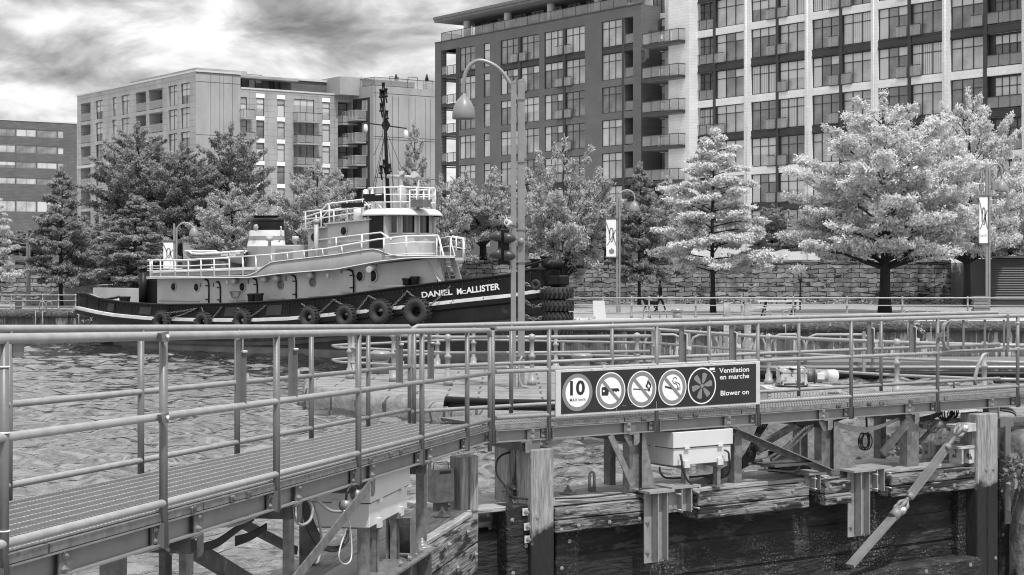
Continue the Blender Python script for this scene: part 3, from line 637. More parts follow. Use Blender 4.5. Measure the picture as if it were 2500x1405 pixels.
# ================================================================ walkway on the gates
SL = -.0345
def ztL(a): return 3.546 + SL * a
def ztR(a): return 3.197
POL = [A_ for A_ in (-0.0, 1.81, 3.71, 5.62, 7.57, 9.34, 10.25)]
def fit(fr, px, b, f):   # a on line b for a pixel column
    return fr.A(px, b)
DW = 1.14
def bolt(mb, c, r=.016, l=.03):
    a, b, z = c; mb.lathe([(r * 1.7, 0), (r * 1.7, -.006), (r * 1.15, -.007), (r * 1.15, -l * .6), (r * .6, -l * .62), (r * .6, -l)], 6, (a, b, z), 'y', False); return mb
def walkway(fr, zt, a0, a1, near_px, far_px, latch_px, label, far_start, far_end, nam, sp, bars, latch_far=()):
    t = thing('gate_walkway', label, 'walkway', fr, (a0, 0, zt(a0) - 1.05))
    DZ = 1.02 if fr is FL else 1.045
    dk = lambda a: zt(a) - DZ
    zf = (lambda a: zt(a) + .028) if fr is FL else zt
    # grating
    m = MB(); a = a0
    while a < a1:
        m.hexa([(a, .03, dk(a) - .03), (a + sp * .66, .03, dk(a) - .03), (a + sp * .66, DW - .03, dk(a) - .03), (a, DW - .03, dk(a) - .03), (a, .03, dk(a)), (a + sp * .66, .03, dk(a)), (a + sp * .66, DW - .03, dk(a)), (a, DW - .03, dk(a))]); a += sp
    dkm = part('deck_grating', m, M['grate'], t)
    m = MB()
    for i in range(bars):
        b = .05 + (DW - .1) * i / (bars - 1); n = int((a1 - a0) / .045)
        for k in range(n):
            aa = a0 + .045 * k; m.box(aa, aa + .03, b - .005, b + .005, dk(aa) - .02, dk(aa) + .007)
    part('tread_ridges', m, M['gratel'], dkm)
    m = MB(); aa = a0
    for k, (x0, x1) in enumerate([(a0 + (a1 - a0) * i / 6, a0 + (a1 - a0) * (i + 1) / 6 - .02) for i in range(6)]):
        m.beam((x0, -.012, dk(x0) - .022), (x1, -.012, dk(x1) - .022), .03, .045)
    part('edge_plate', m, M['galv'], t)
    for bb, nm in ((.035, 'near'), (DW - .035, 'far')):
        m = MB(); m.beam((a0, bb, dk(a0) - .115), (a1, bb, dk(a1) - .115), .012, .13)
        m.beam((a0, bb - .03, dk(a0) - .055), (a1, bb - .03, dk(a1) - .055), .07, .010); m.beam((a0, bb - .03, dk(a0) - .18), (a1, bb - .03, dk(a1) - .18), .07, .010)
        bm = part('side_beam', m, M['beam'], t)
    # near railing
    r = .0245
    ae = a1
    m = MB(); m.tube([(a0, -.03, zt(a0))] + [(a0 + (ae - a0) * k / 4, -.03, zt(a0 + (ae - a0) * k / 4)) for k in range(1, 4)] + [(ae - .06, -.03, zt(ae)), (ae - .015, -.03, zt(ae) - .02), (ae, -.03, zt(ae) - .07)], r * 1.05, 12); part('top_rail', m, M['rail'], t)
    for dz in (-.462, -.96): m = MB(); m.tube([(a0, -.03, zt(a0) + dz), (ae, -.03, zt(ae) + dz)], r * .92, 12); part('lower_rail', m, M['rail'], t)
    for px in near_px:
        a = fr.A(px, -.03)
        m = MB(); m.tube([(a, -.03, zt(a) - .01), (a, -.03, dk(a) - .20)], r, 12); po = part('post', m, M['rail2'], t)
        m = MB(); m.box(a - .085, a - .033, .0, .012, dk(a) - .19, dk(a) - .05); m.box(a + .033, a + .085, .0, .012, dk(a) - .19, dk(a) - .05); m.box(a - .04, a - .034, -.05, .012, dk(a) - .19, dk(a) - .05); m.box(a + .034, a + .04, -.05, .012, dk(a) - .19, dk(a) - .05); br = part('bracket', m, M['rail2'], t)
        m = MB()
        for da in (-.06, .06):
            for dz in (-.085, -.15): bolt(m, (a + da, -.002, dk(a) + dz), .011, .02)
        part('bolt', m, M['bolt'], br)
    # far railing
    f0, f1 = far_start, far_end; bf = DW + .03
    m = MB(); m.tube([(f0, bf, zf(f0) - .07), (f0 + .02, bf, zf(f0) - .02), (f0 + .07, bf, zf(f0)), (f1 - .07, bf, zf(f1)), (f1 - .02, bf, zf(f1) - .02), (f1, bf, zf(f1) - .07)], r * 1.05, 12); part('top_rail', m, M['rail'], t)
    for dz in (-.462, -.96): m = MB(); m.tube([(f0, bf, zf(f0) + dz), (f1, bf, zf(f1) + dz)], r * .92, 12); part('lower_rail', m, M['rail'], t)
    for px in far_px: a = fr.A(px, bf); m = MB(); m.tube([(a, bf, zf(a) - .01), (a, bf, dk(a) - .25)], r, 12); part('post', m, M['rail2'], t)
    for px in latch_px:
        b = -.03; a = fr.A(px, b); w2 = .03
        m = MB(); m.prism([(a - w2 * 1.6, zt(a) - .03), (a + w2 * .7, zt(a) - .03), (a + w2, zt(a) - .12), (a + w2, zt(a) - .46), (a - w2 * 1.6, zt(a) - .44)], b + .01, b + .02); m.box(a + w2, a + w2 + .006, b - .02, b + .03, zt(a) - .47, zt(a) - .12)
        lp = part('latch_plate', m, M['rail2'], t)
        m = MB(); m.prism([(a + .05, zt(a) - .11), (a + .065, zt(a) - .11), (a + .06, zt(a) - .24), (a + .075, zt(a) - .255), (a + .12, zt(a) - .26), (a + .12, zt(a) - .3), (a + .04, zt(a) - .29), (a + .035, zt(a) - .15)], b - .005, b + .008); m.tube([(a + .02, b - .03, zt(a) - .11), (a + .02, b + .03, zt(a) - .11)], .008, 6); m.tube([(a + .012, b, zt(a)), (a + .012, b, zt(a) - .1)], .003, 5); m.tube([(a + .028, b, zt(a)), (a + .028, b, zt(a) - .1)], .003, 5)
        part('hook', m, M['alu'], lp)
    return t, dk
A0L = -1.6
WL, dkL = walkway(FL, ztL, A0L, 10.27, (9, 399, 675, 875, 1030, 1140.5), (21, 344, 579, 760, 899, 1000), (590, 716, 976, 1052), 'left sloping leaf of grey gate walkway with coarse dark grating', A0L, FL.A(1001, DW + .03), 'L', .032, 10)
m = MB(); m.tube([(10.27, -.03, ztL(10.27) - .06), (10.27, -.03, ztL(10.27) - 1.3)], .0245, 12); part('post', m, M['rail2'], WL)
WR, dkR = walkway(FR, ztR, .02, 10.6, (1203, 1340.5, 1603, 1850, 2078, 2289, 2484.5), (1011, 1248, 1494, 1731, 1950, 2151), (1668, 1790, 2126, 2229), 'right level leaf of grey gate walkway with pale fine grating', FR.A(1006, DW + .03), FR.A(2440, DW + .03), 'R', .03, 22)
# splice brackets and small plates on the left leaf
for dz in (0, -.462):
    a = FL.A(384, -.03); m = MB(); m.prism([(a - .07, ztL(a) + dz + .02), (a + .035, ztL(a) + dz + .028), (a + .035, ztL(a) + dz - .035), (a - .05, ztL(a) + dz - .03)], -.085, -.06); s_ = part('splice_bracket', m, M['rail2'], WL)
    m = MB(); m.lathe([(.012, 0), (.012, -.01), (.006, -.014)], 10, (a + .005, -.086, ztL(a) + dz - .002), 'y'); part('rivet', m, M['sigw'], s_)
a = FL.A(45, -.03); m = MB(); m.prism([(a - .06, ztL(a) - .02), (a + .045, ztL(a) - .02), (a + .045, ztL(a) - .075), (a + .035, ztL(a) - .09), (a - .05, ztL(a) - .09), (a - .06, ztL(a) - .08)], -.036, -.028); part('slotted_plate', m, M['rail2'], WL)
# cable ties
m = MB()
for dz in (-.13, -.44, -.9): a = FL.A(9, -.03); m.tube([(a + .027 * math.cos(k * .7), -.03 + .027 * math.sin(k * .7), ztL(a) + dz) for k in range(10)], .004, 5)
part('cable_tie', m, M['sigw'], WL)
m = MB()
for dz in (-.1, -.44): a = FR.A(2484.5, -.03); m.tube([(a + .03 * math.cos(k * .7), -.03 + .03 * math.sin(k * .7), ztR(a) + dz) for k in range(10)], .005, 5)
part('cable_tie', m, M['sigw'], WR)
# bolted hanger plates on beams
def hanger(root, fr, px, dk, chamf=True):
    a = fr.A(px, -.01); z = dk(a); m = MB()
    if chamf: m.prism([(a - .085, z - .05), (a + .085, z - .05), (a + .085, z - .27), (a + .03, z - .33), (a - .01, z - .33), (a - .085, z - .22)], -.012, -.002)
    else: m.box(a - .07, a + .07, -.012, -.002, z - .21, z - .05)
    h = part('hanger_plate', m, M['rail2'], root); m = MB()
    for dz in (-.08, -.15): bolt(m, (a - .02, -.012, z + dz), .012 if fr is FL else .018, .025)
    part('bolt', m, M['bolt'], h)
for px in (1303, 1538, 1782, 2012, 2222, 2424): hanger(WR, FR, px, dkR)
for px in (160, 485, 730, 910, 1050): hanger(WL, FL, px, dkL, False)
for root, fr, dk, lst in ((WR, FR, dkR, (1570, 1660, 1697, 2045, 2120, 2151, 2222)), (WL, FL, dkL, (466, 562, 602, 900, 950, 975))):
    for px in lst:
        a = fr.A(px, -.02); m = MB(); m.box(a - .035, a + .035, -.045, .03, dk(a) - .045, dk(a) - .004, .004); m.box(a - .02, a + .02, -.05, -.045, dk(a) - .03, dk(a) - .012); part('deck_clip', m, M['galvd'], root)
# swing gate panel at the right end
def swing():
    t = thing('swing_barrier', 'small hinged D shaped barrier with flat bars at the right end of the walkway', 'gate', FR, (FR.A(2310, -.1), -.1, 3))
    b = -.08; P = lambda px, py: FR.P(px, py, b)
    m = MB(); pts = [P(2450, 779), P(2322, 782), P(2311, 786), P(2304, 794), P(2302, 805), P(2302, 833), P(2307, 848), P(2315, 855), P(2325, 856), P(2452, 850)]
    for p, q in zip(pts, pts[1:]): m.beam(p, q, .055, .008, (0, 0, 1) if abs(p[0] - q[0]) > abs(p[2] - q[2]) else (1, 0, 0))
    part('frame', m, M['rail'], t)
    for px in (2314, 2352, 2404, 2451): m = MB(); x = P(px, 781); y_ = P(px, 853); m.box(x[0] - .02, x[0] + .02, b - .005, b + .003, y_[2], x[2]); part('bar', m, M['rail2'], t)
    m = MB(); x = P(2460, 768); y_ = P(2460, 860); m.box(x[0] - .022, x[0] + .022, b - .01, b, y_[2], x[2]); m.prism([(x[0] + .02, x[2] - .08), (x[0] + .05, x[2] - .16), (x[0] + .05, x[2] - .3), (x[0] + .02, x[2] - .38)], b - .01, b); hp = part('hinge_plate', m, M['rail2'], t)
    m = MB()
    for z in (-.12, -.16, -.32, -.36):
        for d in (-.035, .0): m.lathe([(.006, 0), (.006, -.008), (0, -.009)], 6, (x[0] + d, b - .012, x[2] + z), 'y')
    part('rivet', m, M['bolt'], hp)
    m = MB(); p = P(2295, 818); m.box(p[0] - .05, p[0] + .09, b - .012, b - .002, p[2] - .03, p[2] + .03); part('catch', m, M['rail2'], t)
    m = MB(); bb = DW + .03; pts = [FR.P(2380, 941, bb), FR.P(2380, 925, bb), FR.P(2387, 895, bb), FR.P(2400, 868, bb), FR.P(2420, 856, bb), FR.P(2452, 849, bb)]
    m.tube(pts, .026, 10); part('curved_rail', m, M['rail'], t)
swing()
# ---------------------------------------------------------------- the sign
def sign():
    b = -.075; c = [FR.P(1357, 897.5, b), FR.P(1856, 889, b), FR.P(1856, 993, b), FR.P(1357, 1014, b)]
    a0, a1 = c[0][0], c[1][0]; z1 = (c[0][2] + c[1][2]) / 2; z0 = (c[3][2] + c[2][2]) / 2 - .0
    z1 = FR.Z(1600, 893.5, b); z0 = FR.Z(1600, 1003.5, b)
    t = thing('warning_sign', 'wide black bilingual sign board of round symbols on the walkway railing', 'sign', FR, (a0, b, z0))
    m = MB(); m.box(a0, a1, b, b + .02, z0, z1, .004); part('back_panel', m, M['alu'], t)
    m = MB(); k = .028; m.box(a0 + .07, a1 - .07, b - .004, b + .001, z0 + k, z1 - k); part('face', m, M['sigd'], t)
    H = z1 - z0; zc = (z0 + z1) / 2; yb = b - .005
    def ring(mb, ca, r0, r1, y, n=40):
        vs = [(ca + r * math.cos(2 * math.pi * i / n), y, zc + r * math.sin(2 * math.pi * i / n)) for r in (r0, r1) for i in range(n)]
        mb.add(vs, [(i, (i + 1) % n, n + (i + 1) % n, n + i) for i in range(n)] if r0 > 0 else [])
    def disc(mb, ca, r, y, n=40, cz=None):
        z = zc if cz is None else cz
        mb.add([(ca + r * math.cos(2 * math.pi * i / n), y, z + r * math.sin(2 * math.pi * i / n)) for i in range(n)], [tuple(range(n - 1, -1, -1))])
    def poly(mb, pts, ca, y, s=1.0): mb.add([(ca + x * s, y, zc + z * s) for x, z in pts], [tuple(range(len(pts)))])
    cs = [FR.A(px, b) for px in (1409, 1490, 1566.5, 1641, 1713)]; R = H * .395
    wm, gm, km = MB(), MB(), MB()
    disc(gm, cs[0], R * 1.02, yb - .001); disc(wm, cs[0], R * .80, yb - .002)
    add_text(km, '10', (cs[0] - R * .50, yb - .003, zc - R * .12), (1, 0, 0), (0, 0, 1), width=R * 1.0, height=R * .75, bold=.03, thick=.0)
    add_text(km, 'MAX km/h', (cs[0] - R * .52, yb - .003, zc - R * .48), (1, 0, 0), (0, 0, 1), width=R * 1.06, height=R * .17, bold=.008, thick=.0)
    for i in (1, 2, 3):
        disc(wm, cs[i], R * 1.02, yb - .001); ring(gm, cs[i], R * .96, R * .74, yb - .002)
    for i in (1, 2, 3):
        s = R * .78; d = .09 * R; q = .707
        gm.add([(cs[i] - s * q - d * q, yb - .0045, zc + s * q - d * q), (cs[i] - s * q + d * q, yb - .0045, zc + s * q + d * q), (cs[i] + s * q + d * q, yb - .0045, zc - s * q + d * q), (cs[i] + s * q - d * q, yb - .0045, zc - s * q - d * q)], [(3, 2, 1, 0)])
    s = R
    poly(km, [(-.62, -.24), (-.62, .18), (-.55, .22), (-.22, .22), (-.15, .12), (.5, .12), (.62, .0), (.55, -.07), (.46, -.02), (.38, -.1), (.28, -.02), (.18, -.1), (.05, -.04), (-.15, -.04), (-.15, -.2), (-.22, -.26)][::-1], cs[1], yb - .0035, s)
    disc(wm, cs[1] - .48 * s, .06 * s, yb - .004, 12)
    poly(km, [(-.62, .06), (.48, -.04), (.48, -.10), (-.62, 0)][::-1], cs[2], yb - .0035, s); disc(km, cs[2] + .5 * s, .08 * s, yb - .0035, 12, zc - .07 * s)
    poly(km, [(.38, .02), (.24, .14), (.3, .3), (.33, .2), (.38, .5), (.42, .36), (.48, .62), (.54, .34), (.6, .46), (.58, .28), (.66, .3), (.64, .08), (.54, .0)][::-1], cs[2], yb - .0035, s)
    poly(wm, [(.42, .06), (.38, .16), (.44, .3), (.5, .18), (.56, .22), (.54, .08)][::-1], cs[2], yb - .004, s)
    poly(km, [(-.55, .12), (-.55, .02), (.3, -.2), (.3, -.08)], cs[3], yb - .0035, s)
    for dx in (.36, .45, .54): poly(km, [(dx - .025, -.18), (dx - .025, .0), (dx + .025, .0), (dx + .025, -.18)][::-1], cs[3], yb - .0035, s)
    def stroke(mb, pts, w_, ca, y):
        for (x0, z0_), (x1, z1_) in zip(pts, pts[1:]):
            dxx, dzz = x1 - x0, z1_ - z0_; L = math.hypot(dxx, dzz) or 1; nx, nz = -dzz / L * w_, dxx / L * w_
            mb.add([(ca + (x0 - nx) * s, y, zc + (z0_ - nz) * s), (ca + (x1 - nx) * s, y, zc + (z1_ - nz) * s), (ca + (x1 + nx) * s, y, zc + (z1_ + nz) * s), (ca + (x0 + nx) * s, y, zc + (z0_ + nz) * s)], [(0, 1, 2, 3)])
    stroke(km, [(.36, .02), (.3, .18), (.1, .22), (.0, .36), (.06, .52), (.22, .56), (.32, .46)], .022, cs[3], yb - .0035)
    stroke(km, [(.54, .02), (.52, .16), (.42, .22), (.2, .30), (.16, .38)], .022, cs[3], yb - .0035)
    disc(wm, cs[4], R * 1.05, yb - .001); disc(km, cs[4], R * .97, yb - .002)
    for k in range(6):
        a = 2 * math.pi * k / 6 + .2
        def rp(r, da): return (cs[4] + r * R * math.cos(a + da), yb - .003, zc + r * R * math.sin(a + da))
        gm.add([rp(.16, -.25), rp(.42, -.34), rp(.76, -.22), rp(.78, .12), rp(.7, .28), rp(.2, .35)], [(5, 4, 3, 2, 1, 0)])
    disc(gm, cs[4], R * .13, yb - .003, 16)
    tm = MB()
    for s_, px0, px1, y0, hh in (('Ventilation', 1755, 1828, 0, 12.0), ('en marche', 1756.5, 1828, 1, 12.0), ('Blower on', 1758.5, 1827, 2, 12.0)):
        aa0, aa1 = FR.A(px0, b), FR.A(px1, b); zb = zc + H * (.275, .125, -.245)[y0]
        add_text(tm, s_, (aa0, yb - .002, zb), (1, 0, 0), (0, 0, 1), width=aa1 - aa0, height=H * .112, bold=.010, thick=.0)
    aa = FR.A(1731, b); tm.box(aa, aa + .08, yb - .004, yb - .003, zc + H * .345, zc + H * .40); tm.box(aa + .05, aa + .09, yb - .004, yb - .003, zc + H * .31, zc + H * .322)
    rs = random.Random(5); sm_ = MB()
    for _ in range(13):
        x = rs.uniform(cs[0] - R, cs[3] + R); z = rs.choice((-.34, -.3, .2, -.1, -.36)) * H + rs.uniform(-.05, .05) * H; pts = [(x, zc + z)]
        for q in range(rs.randint(3, 6)): pts.append((pts[-1][0] + rs.uniform(-.01, .035), pts[-1][1] + rs.uniform(-.012, .012)))
        for (x0, z0_), (x1, z1_) in zip(pts, pts[1:]): sm_.add([(x0, yb - .006, z0_), (x1, yb - .006, z1_), (x1, yb - .006, z1_ + .0022), (x0, yb - .006, z0_ + .0022)], [(0, 1, 2, 3)])
    for px in (1504, 1566, 1601): x = FR.A(px, b); sm_.add([(x, yb - .006, z0 + .02), (x + .003, yb - .006, z0 + .02), (x + .003, yb - .006, z0 + .07 + .04 * (px == 1601)), (x, yb - .006, z0 + .07 + .04 * (px == 1601))], [(0, 1, 2, 3)])
    part('scratches', sm_, M['alu'], t)
    part('white_symbols', wm, M['sigw'], t); part('grey_symbols', gm, M['sigg'], t); part('black_symbols', km, M['sigd'], t); part('lettering', tm, M['sigw'], t)
    m = MB()
    for px in (1476, 1736): a = FR.A(px, b); m.box(a - .025, a + .025, b - .003, b + .02, z1 - .01, z1 + .035)
    cp = part('clip', m, M['alu'], t); m = MB()
    for i in range(8): a = a0 + .09 + (a1 - a0 - .18) * i / 7; m.lathe([(.006, 0), (.006, -.006), (0, -.007)], 6, (a, b - .001, z1 - .012 if i % 2 else z0 + .012), 'y')
    part('screw', m, M['bolt'], t)
sign()
# ---------------------------------------------------------------- walkway legs and braces
def hpost(root, fr, px0, px1, py_top, z_bot, b, mt='galv', web=True, ztop=None):
    if fr is FL:
        a = fr.A(px1, b); D_ = fr.w(a, b, 0).y; lb = max(.05, (px1 - px0) * D_ / F / .98 - .02); zt_ = min(fr.Z(px1, py_top, b), dkL(a) - .18); m = MB()
        m.box(a, a + .012, b, b + lb, z_bot, zt_); m.box(a + .1, a + .112, b, b + lb, z_bot, zt_); m.box(a + .012, a + .1, b + lb * .45, b + lb * .55, z_bot, zt_); m.box(a + .012, a + .1, b, b + .01, z_bot, zt_)
        return part('support_post', m, M[mt], root)
    a0, a1 = fr.A(px0, b), fr.A(px1, b); zt_ = fr.Z(px0, py_top - 12, b) if ztop is None else ztop
    m = MB(); m.box(a0, a0 + .012, b, b + .13, z_bot, zt_); m.box(a1 - .012, a1, b, b + .13, z_bot, zt_); m.box(a0 + .012, a1 - .012, b + .055, b + .067, z_bot, zt_); m.box(a0 + .012, a1 - .012, b, b + .01, z_bot, zt_)
    return part('support_post', m, M[mt], root)
GZ = 1.26
for p0, p1, py, b in ((436, 455, 1290, .12), (690, 706, 1225, .12), (866, 893, 1172, .12), (1010, 1035, 1120, .12), (724, 764, 1195, .75), (380, 404, 1330, .85), (232, 290, 1360, .3)):
    hpost(WL, FL, p0, p1, py, GZ, b, 'galv' if b < .5 else 'galvd')
for p0, p1, py, b in ((1537, 1567, 1045, .1), (1793, 1811, 1030, .1), (2006, 2034, 1016, .1), (2215, 2243, 1000, .1), (2418, 2440, 985, .1), (1490, 1503, 1060, .8), (1262, 1282, 1070, .85), (1372 + 580, 1972, 1015, .95), (2150, 2163, 1005, .95)):
    hpost(WR, FR, p0, p1, py, GZ if b < .5 else GZ - .1, b, 'galv' if b < .5 else 'galvd')
# angle seats under the beam (curled ends)
for fr, root, dk, lst in ((FL, WL, dkL, (478, 722, 903, 1042)), (FR, WR, dkR, (1285, 1549, 1800, 2022, 2234))):
    for px in lst:
        a = fr.A(px, -.02); z = dk(a) - .186; m = MB(); m.box(a - .09, a + .05, -.05, .3, z - .012, z); m.prism([(a - .03, z - .01), (a + .05, z - .01), (a + .05, z - .10), (a + .02, z - .13), (a - .03, z - .13)], -.05, -.04); part('seat_angle', m, M['galvd'] if fr is FL else M['galv'], root)
        m = MB(); m.beam((a, .0, z - .06), (a, DW, z - .06), .08, .10); part('cross_beam', m, M['galvd'], root)
# diagonals
def diag(root, fr, p, q, b0, b1, w_=.012, h=.08, mt='galv'):
    m = MB(); P0 = fr.P(p[0], p[1], b0); P1 = fr.P(q[0], q[1], b1); m.beam(P0, P1, w_, h)
    if w_ > .03: pass
    return part('brace', m, M[mt], root)
diag(WL, FL, (902, 1187), (700, 1440), -.08, -.08, .012, .085)
diag(WL, FL, (560, 1262), (720, 1345), .9, .9, .05, .07, 'galvd'); diag(WL, FL, (470, 1340), (700, 1480), .6, .6, .06, .12, 'galvd')
diag(WR, FR, (1490, 1063), (1545, 1185), -.02, -.02, .012, .075)
diag(WR, FR, (1797, 1047), (2035, 1150), -.1, -.1, .10, .012, 'galv'); diag(WR, FR, (1797, 1054), (2035, 1157), -.06, -.06, .008, .09, 'galvd')
diag(WR, FR, (2222, 1024), (2154, 1108), -.05, .0, .05, .09, 'galvd'); diag(WR, FR, (1950, 1033), (1862, 1085), .8, .8, .06, .08)
# gusset plates
def gusset(root, fr, px0, px1, pyt, pyb, b, mt='galv'):
    a0, z0 = fr.pix(px0, pyt, b); a1, z1 = fr.pix(px1, pyb, b); m = MB()
    for db in (0, .22): m.prism([(a0, GZ), (a0, z0), (a0 + .03, z0), (a1, GZ + .05), (a1, GZ)], b + db, b + db + .012)
    m.beam((a0 + .02, b + .11, z0), (a1, b + .11, GZ + .04), .2, .01)
    return part('gusset', m, M[mt], root)
gusset(WR, FR, 1568, 1601, 1057, 1185, .02); gusset(WR, FR, 2036, 2092, 1030, 1148, .02); gusset(WL, FL, 1004, 1024, 1265, 1310, -.05, 'galv'); gusset(WR, FR, 1905, 1980, 1105, 1140, .5, 'galvd')
# ---------------------------------------------------------------- the timber lock gates
def lockgate(fr, label, b0, segs, a_end, faces):
    t = thing('lock_gate', label, 'lock gate', fr, (0, b0, -3))
    return t
GL = lockgate(FL, 'left timber lock gate leaf under the sloping walkway', .15, None, None, None)
GR = lockgate(FR, 'right timber lock gate leaf of black planks under the level walkway', 0, None, None, None)
aN = FL.A(1147, .15)
m = MB(); m.box(-1, aN, .12, 1.0, GZ - .05, GZ, .008); part('top_plank', m, M['woodtop'], GL)
for z1, z0 in ((GZ - .055, GZ - .31), (GZ - .32, GZ - .62)): m = MB(); m.box(FL.A(560, .1), aN, .06, .4, z0, z1, .012); part('beam', m, M['wood'], GL)
m = MB(); m.box(-1, aN - .1, .42, .75, -4, GZ - .4); part('face_planks', m, M['wet'], GL)
m = MB()
for k in range(7): a = aN - .5 - k * .8; bolt(m, (a, .055, GZ - .13), .02); bolt(m, (a + .35, .055, GZ - .42), .02)
part('bolt', m, M['tbolt'], GL)
# steel bracket plate on the left gate (over the beam)
m = MB(); a = FL.A(1034, 0); m.box(a - 1.6, a + .12, -.1, .5, GZ + .004, GZ + .022); br = part('base_plate', m, M['galv'], GL)
m = MB()
for px in (1003, 1016, 1032, 982): p = FL.P(px, 1310, -.05); bolt(m, (p[0], -.03, GZ + .05), .02)
part('bolt', m, M['bolt'], br)
m = MB(); a0, a1 = FL.A(986, -.03), FL.A(1036, -.03); m.box(a0, a0 + .02, -.1, .06, -.4, GZ); m.box(a1 - .02, a1, -.1, .06, -.4, GZ); m.box(a0, a1, .03, .05, -.4, GZ); part('channel', m, M['galvd'], GL)
# right gate
m = MB(); m.box(-.5, FR.A(2400, 0), .03, 1.05, GZ - .05, GZ, .008); part('top_plank', m, M['woodtop'], GR)
def beam_seg(px0, px1, bf, zt_=GZ - .052, h=.29, py0=None):
    a0, a1 = FR.A(px0, bf), FR.A(px1, bf)
    for k in range(2): m = MB(); m.box(a0, a1, bf, .24, zt_ - h / 2 * (k + 1) + .004, zt_ - h / 2 * k - .004, .012); bm = part('beam', m, M['wood'], GR)
    m = MB(); n = max(2, int((a1 - a0) / .42))
    for k in range(n):
        a = a0 + (a1 - a0) * (k + .35) / n; bolt(m, (a, bf - .002, zt_ - .06), .015, .02); bolt(m, (a + .16 if a + .16 < a1 - .04 else a - .1, bf - .002, zt_ - .225), .015, .02)
    part('bolt', m, M['tbolt'], GR)
beam_seg(1357, 1581, -.03); beam_seg(1706, 1977, -.14); beam_seg(2016, 2080, -.16); beam_seg(2178, 2396, -.1)
m = MB(); m.box(-.3, FR.A(2400, .2), .2, .5, -4, GZ - .3); part('face_planks', m, M['wet'], GR)
m = MB()
for z in (.62, .22, -.3): m.box(-.2, FR.A(2398, .19), .178, .199, z - .38, z - .012, .006)
part('face_boards', m, M['wet'], GR)
# lower ledge
aL0, aL1 = FR.A(1880, -.15), FR.A(2400, -.15)
m = MB(); m.box(aL0 - 2, aL1, -.15, .2, -.28, .02, .02); part('ledge', m, M['wet'], GR)
m = MB()
for k in range(9): a = aL1 - .25 - k * .42; bolt(m, (a, -.152, -.07 - .12 * (k % 2)), .018, .02)
part('bolt', m, M['tbolt'], GR)
# tall mitre posts
def vpost(root, fr, px0, px1, pytop, b0, b1, mt='postw', zb=-4, bolts=()):
    a0, a1 = fr.A(px0, b0), fr.A(px1, b0); z = fr.Z((px0 + px1) / 2, pytop, b0); m = MB()
    m.box(a0, a1, b0, b1, zb, z, .012); p = part('gate_post', m, M[mt], root)
    if bolts:
        m = MB()
        for px, py in bolts: q = fr.P(px, py, b0); bolt(m, (q[0], b0 - .002, q[2]), .015, .02)
        part('bolt', m, M['tbolt'], p)
vpost(GR, FR, 1297, 1353, 1097, -.06, .24, bolts=((1312, 1263), (1370, 1294)))
vpost(GR, FR, 1240, 1289, 1082, .32, .6)
vpost(GR, FR, 1238, 1296, 1235, .0, .3, 'wet', bolts=((1250, 1270), (1284, 1333), (1252, 1400)))
vpost(GR, FR, 1126, 1147.5, 1117, .06, .3); vpost(GR, FR, 1148.5, 1169, 1113, .03, .3)
vpost(GR, FR, 1358, 1414, 1290, .12, .24, 'wet', bolts=((1390, 1322), (1371, 1388), (1344, 1392)))
vpost(GR, FR, 2386, 2411, 1011, -.14, .16, bolts=((2421 - 14, 1147),)); vpost(GR, FR, 2412, 2437, 1010, -.16, .2, bolts=((2425, 1146), (2430, 1363)))
vpost(GR, FR, 2340, 2385, 1190, .06, .22, 'wet', bolts=((2373, 1206), (2388, 1258), (2375, 1315)))
vpost(GR, FR, 2440, 2472, 1110, .1, .4, 'wet', bolts=((2445, 1200), (2472, 1250), (2448, 1306), (2474, 1355)))
m = MB(); a0, a1 = FR.A(1190, .4), FR.A(1240, .4); m.box(a0 - .3, a1 + .6, .35, 1.1, GZ - .26, GZ - .2); part('sill', m, M['woodtop'], GR)
m = MB(); m.box(a0 - .3, a1 + .1, .4, .8, -4, GZ - .27); part('face_planks', m, M['wet'], GR)
# washer plates on the mitre timbers
m = MB(); m2 = MB()
for fr, px, py, b in ((FR, 1195, 1252, .38), (FR, 1199, 1284, .38), (FR, 1197, 1320, .38), (FR, 1281, 1250, -.02), (FR, 1285, 1286, -.02), (FR, 1286, 1317, -.02)):
    q = fr.P(px, py, b); m.box(q[0] - .035, q[0] + .035, b - .012, b, q[2] - .04, q[2] + .04); bolt(m2, (q[0] + .01, b - .012, q[2]), .018, .05)
wp = part('washer_plate', m, M['alu'], GR); part('bolt', m2, M['bolt'], wp)
# steel channel brackets hanging down the gate face
def hang_channel(px0, px1, pyt, pyb, b, label=None):
    a0, z1 = FR.pix(px0, pyt, b); a1, z0 = FR.pix(px1, pyb, b); m = MB(); w_ = a1 - a0
    m.box(a0 - .02, a1 + .01, b + .05, b + .062, z0 - .03, z1); f0 = a0 + w_ * .34; f1 = a1 - w_ * .12
    for f in (f0, f1): m.prism([(f, z0), (f, z1 - .02), (f + .012, z1 - .02), (f + .012, z0)], b - .07, b + .05)
    m.box(f0, f1, b + .03, b + .05, z0, z1 - .02); m.box(a0 - .05, a1 + .06, b - .09, b + .3, z1 - .02, z1 + .006)
    h = part('channel_bracket', m, M['rail'], GR); m = MB()
    for k in (.12, .45, .88): bolt(m, (a0 + w_ * .1, b + .05, z1 + (z0 - z1) * k), .02, .03)
    part('bolt', m, M['bolt'], h)
hang_channel(1583, 1625, 1200, 1366, -.14); hang_channel(2080, 2117, 1149, 1303, -.14)
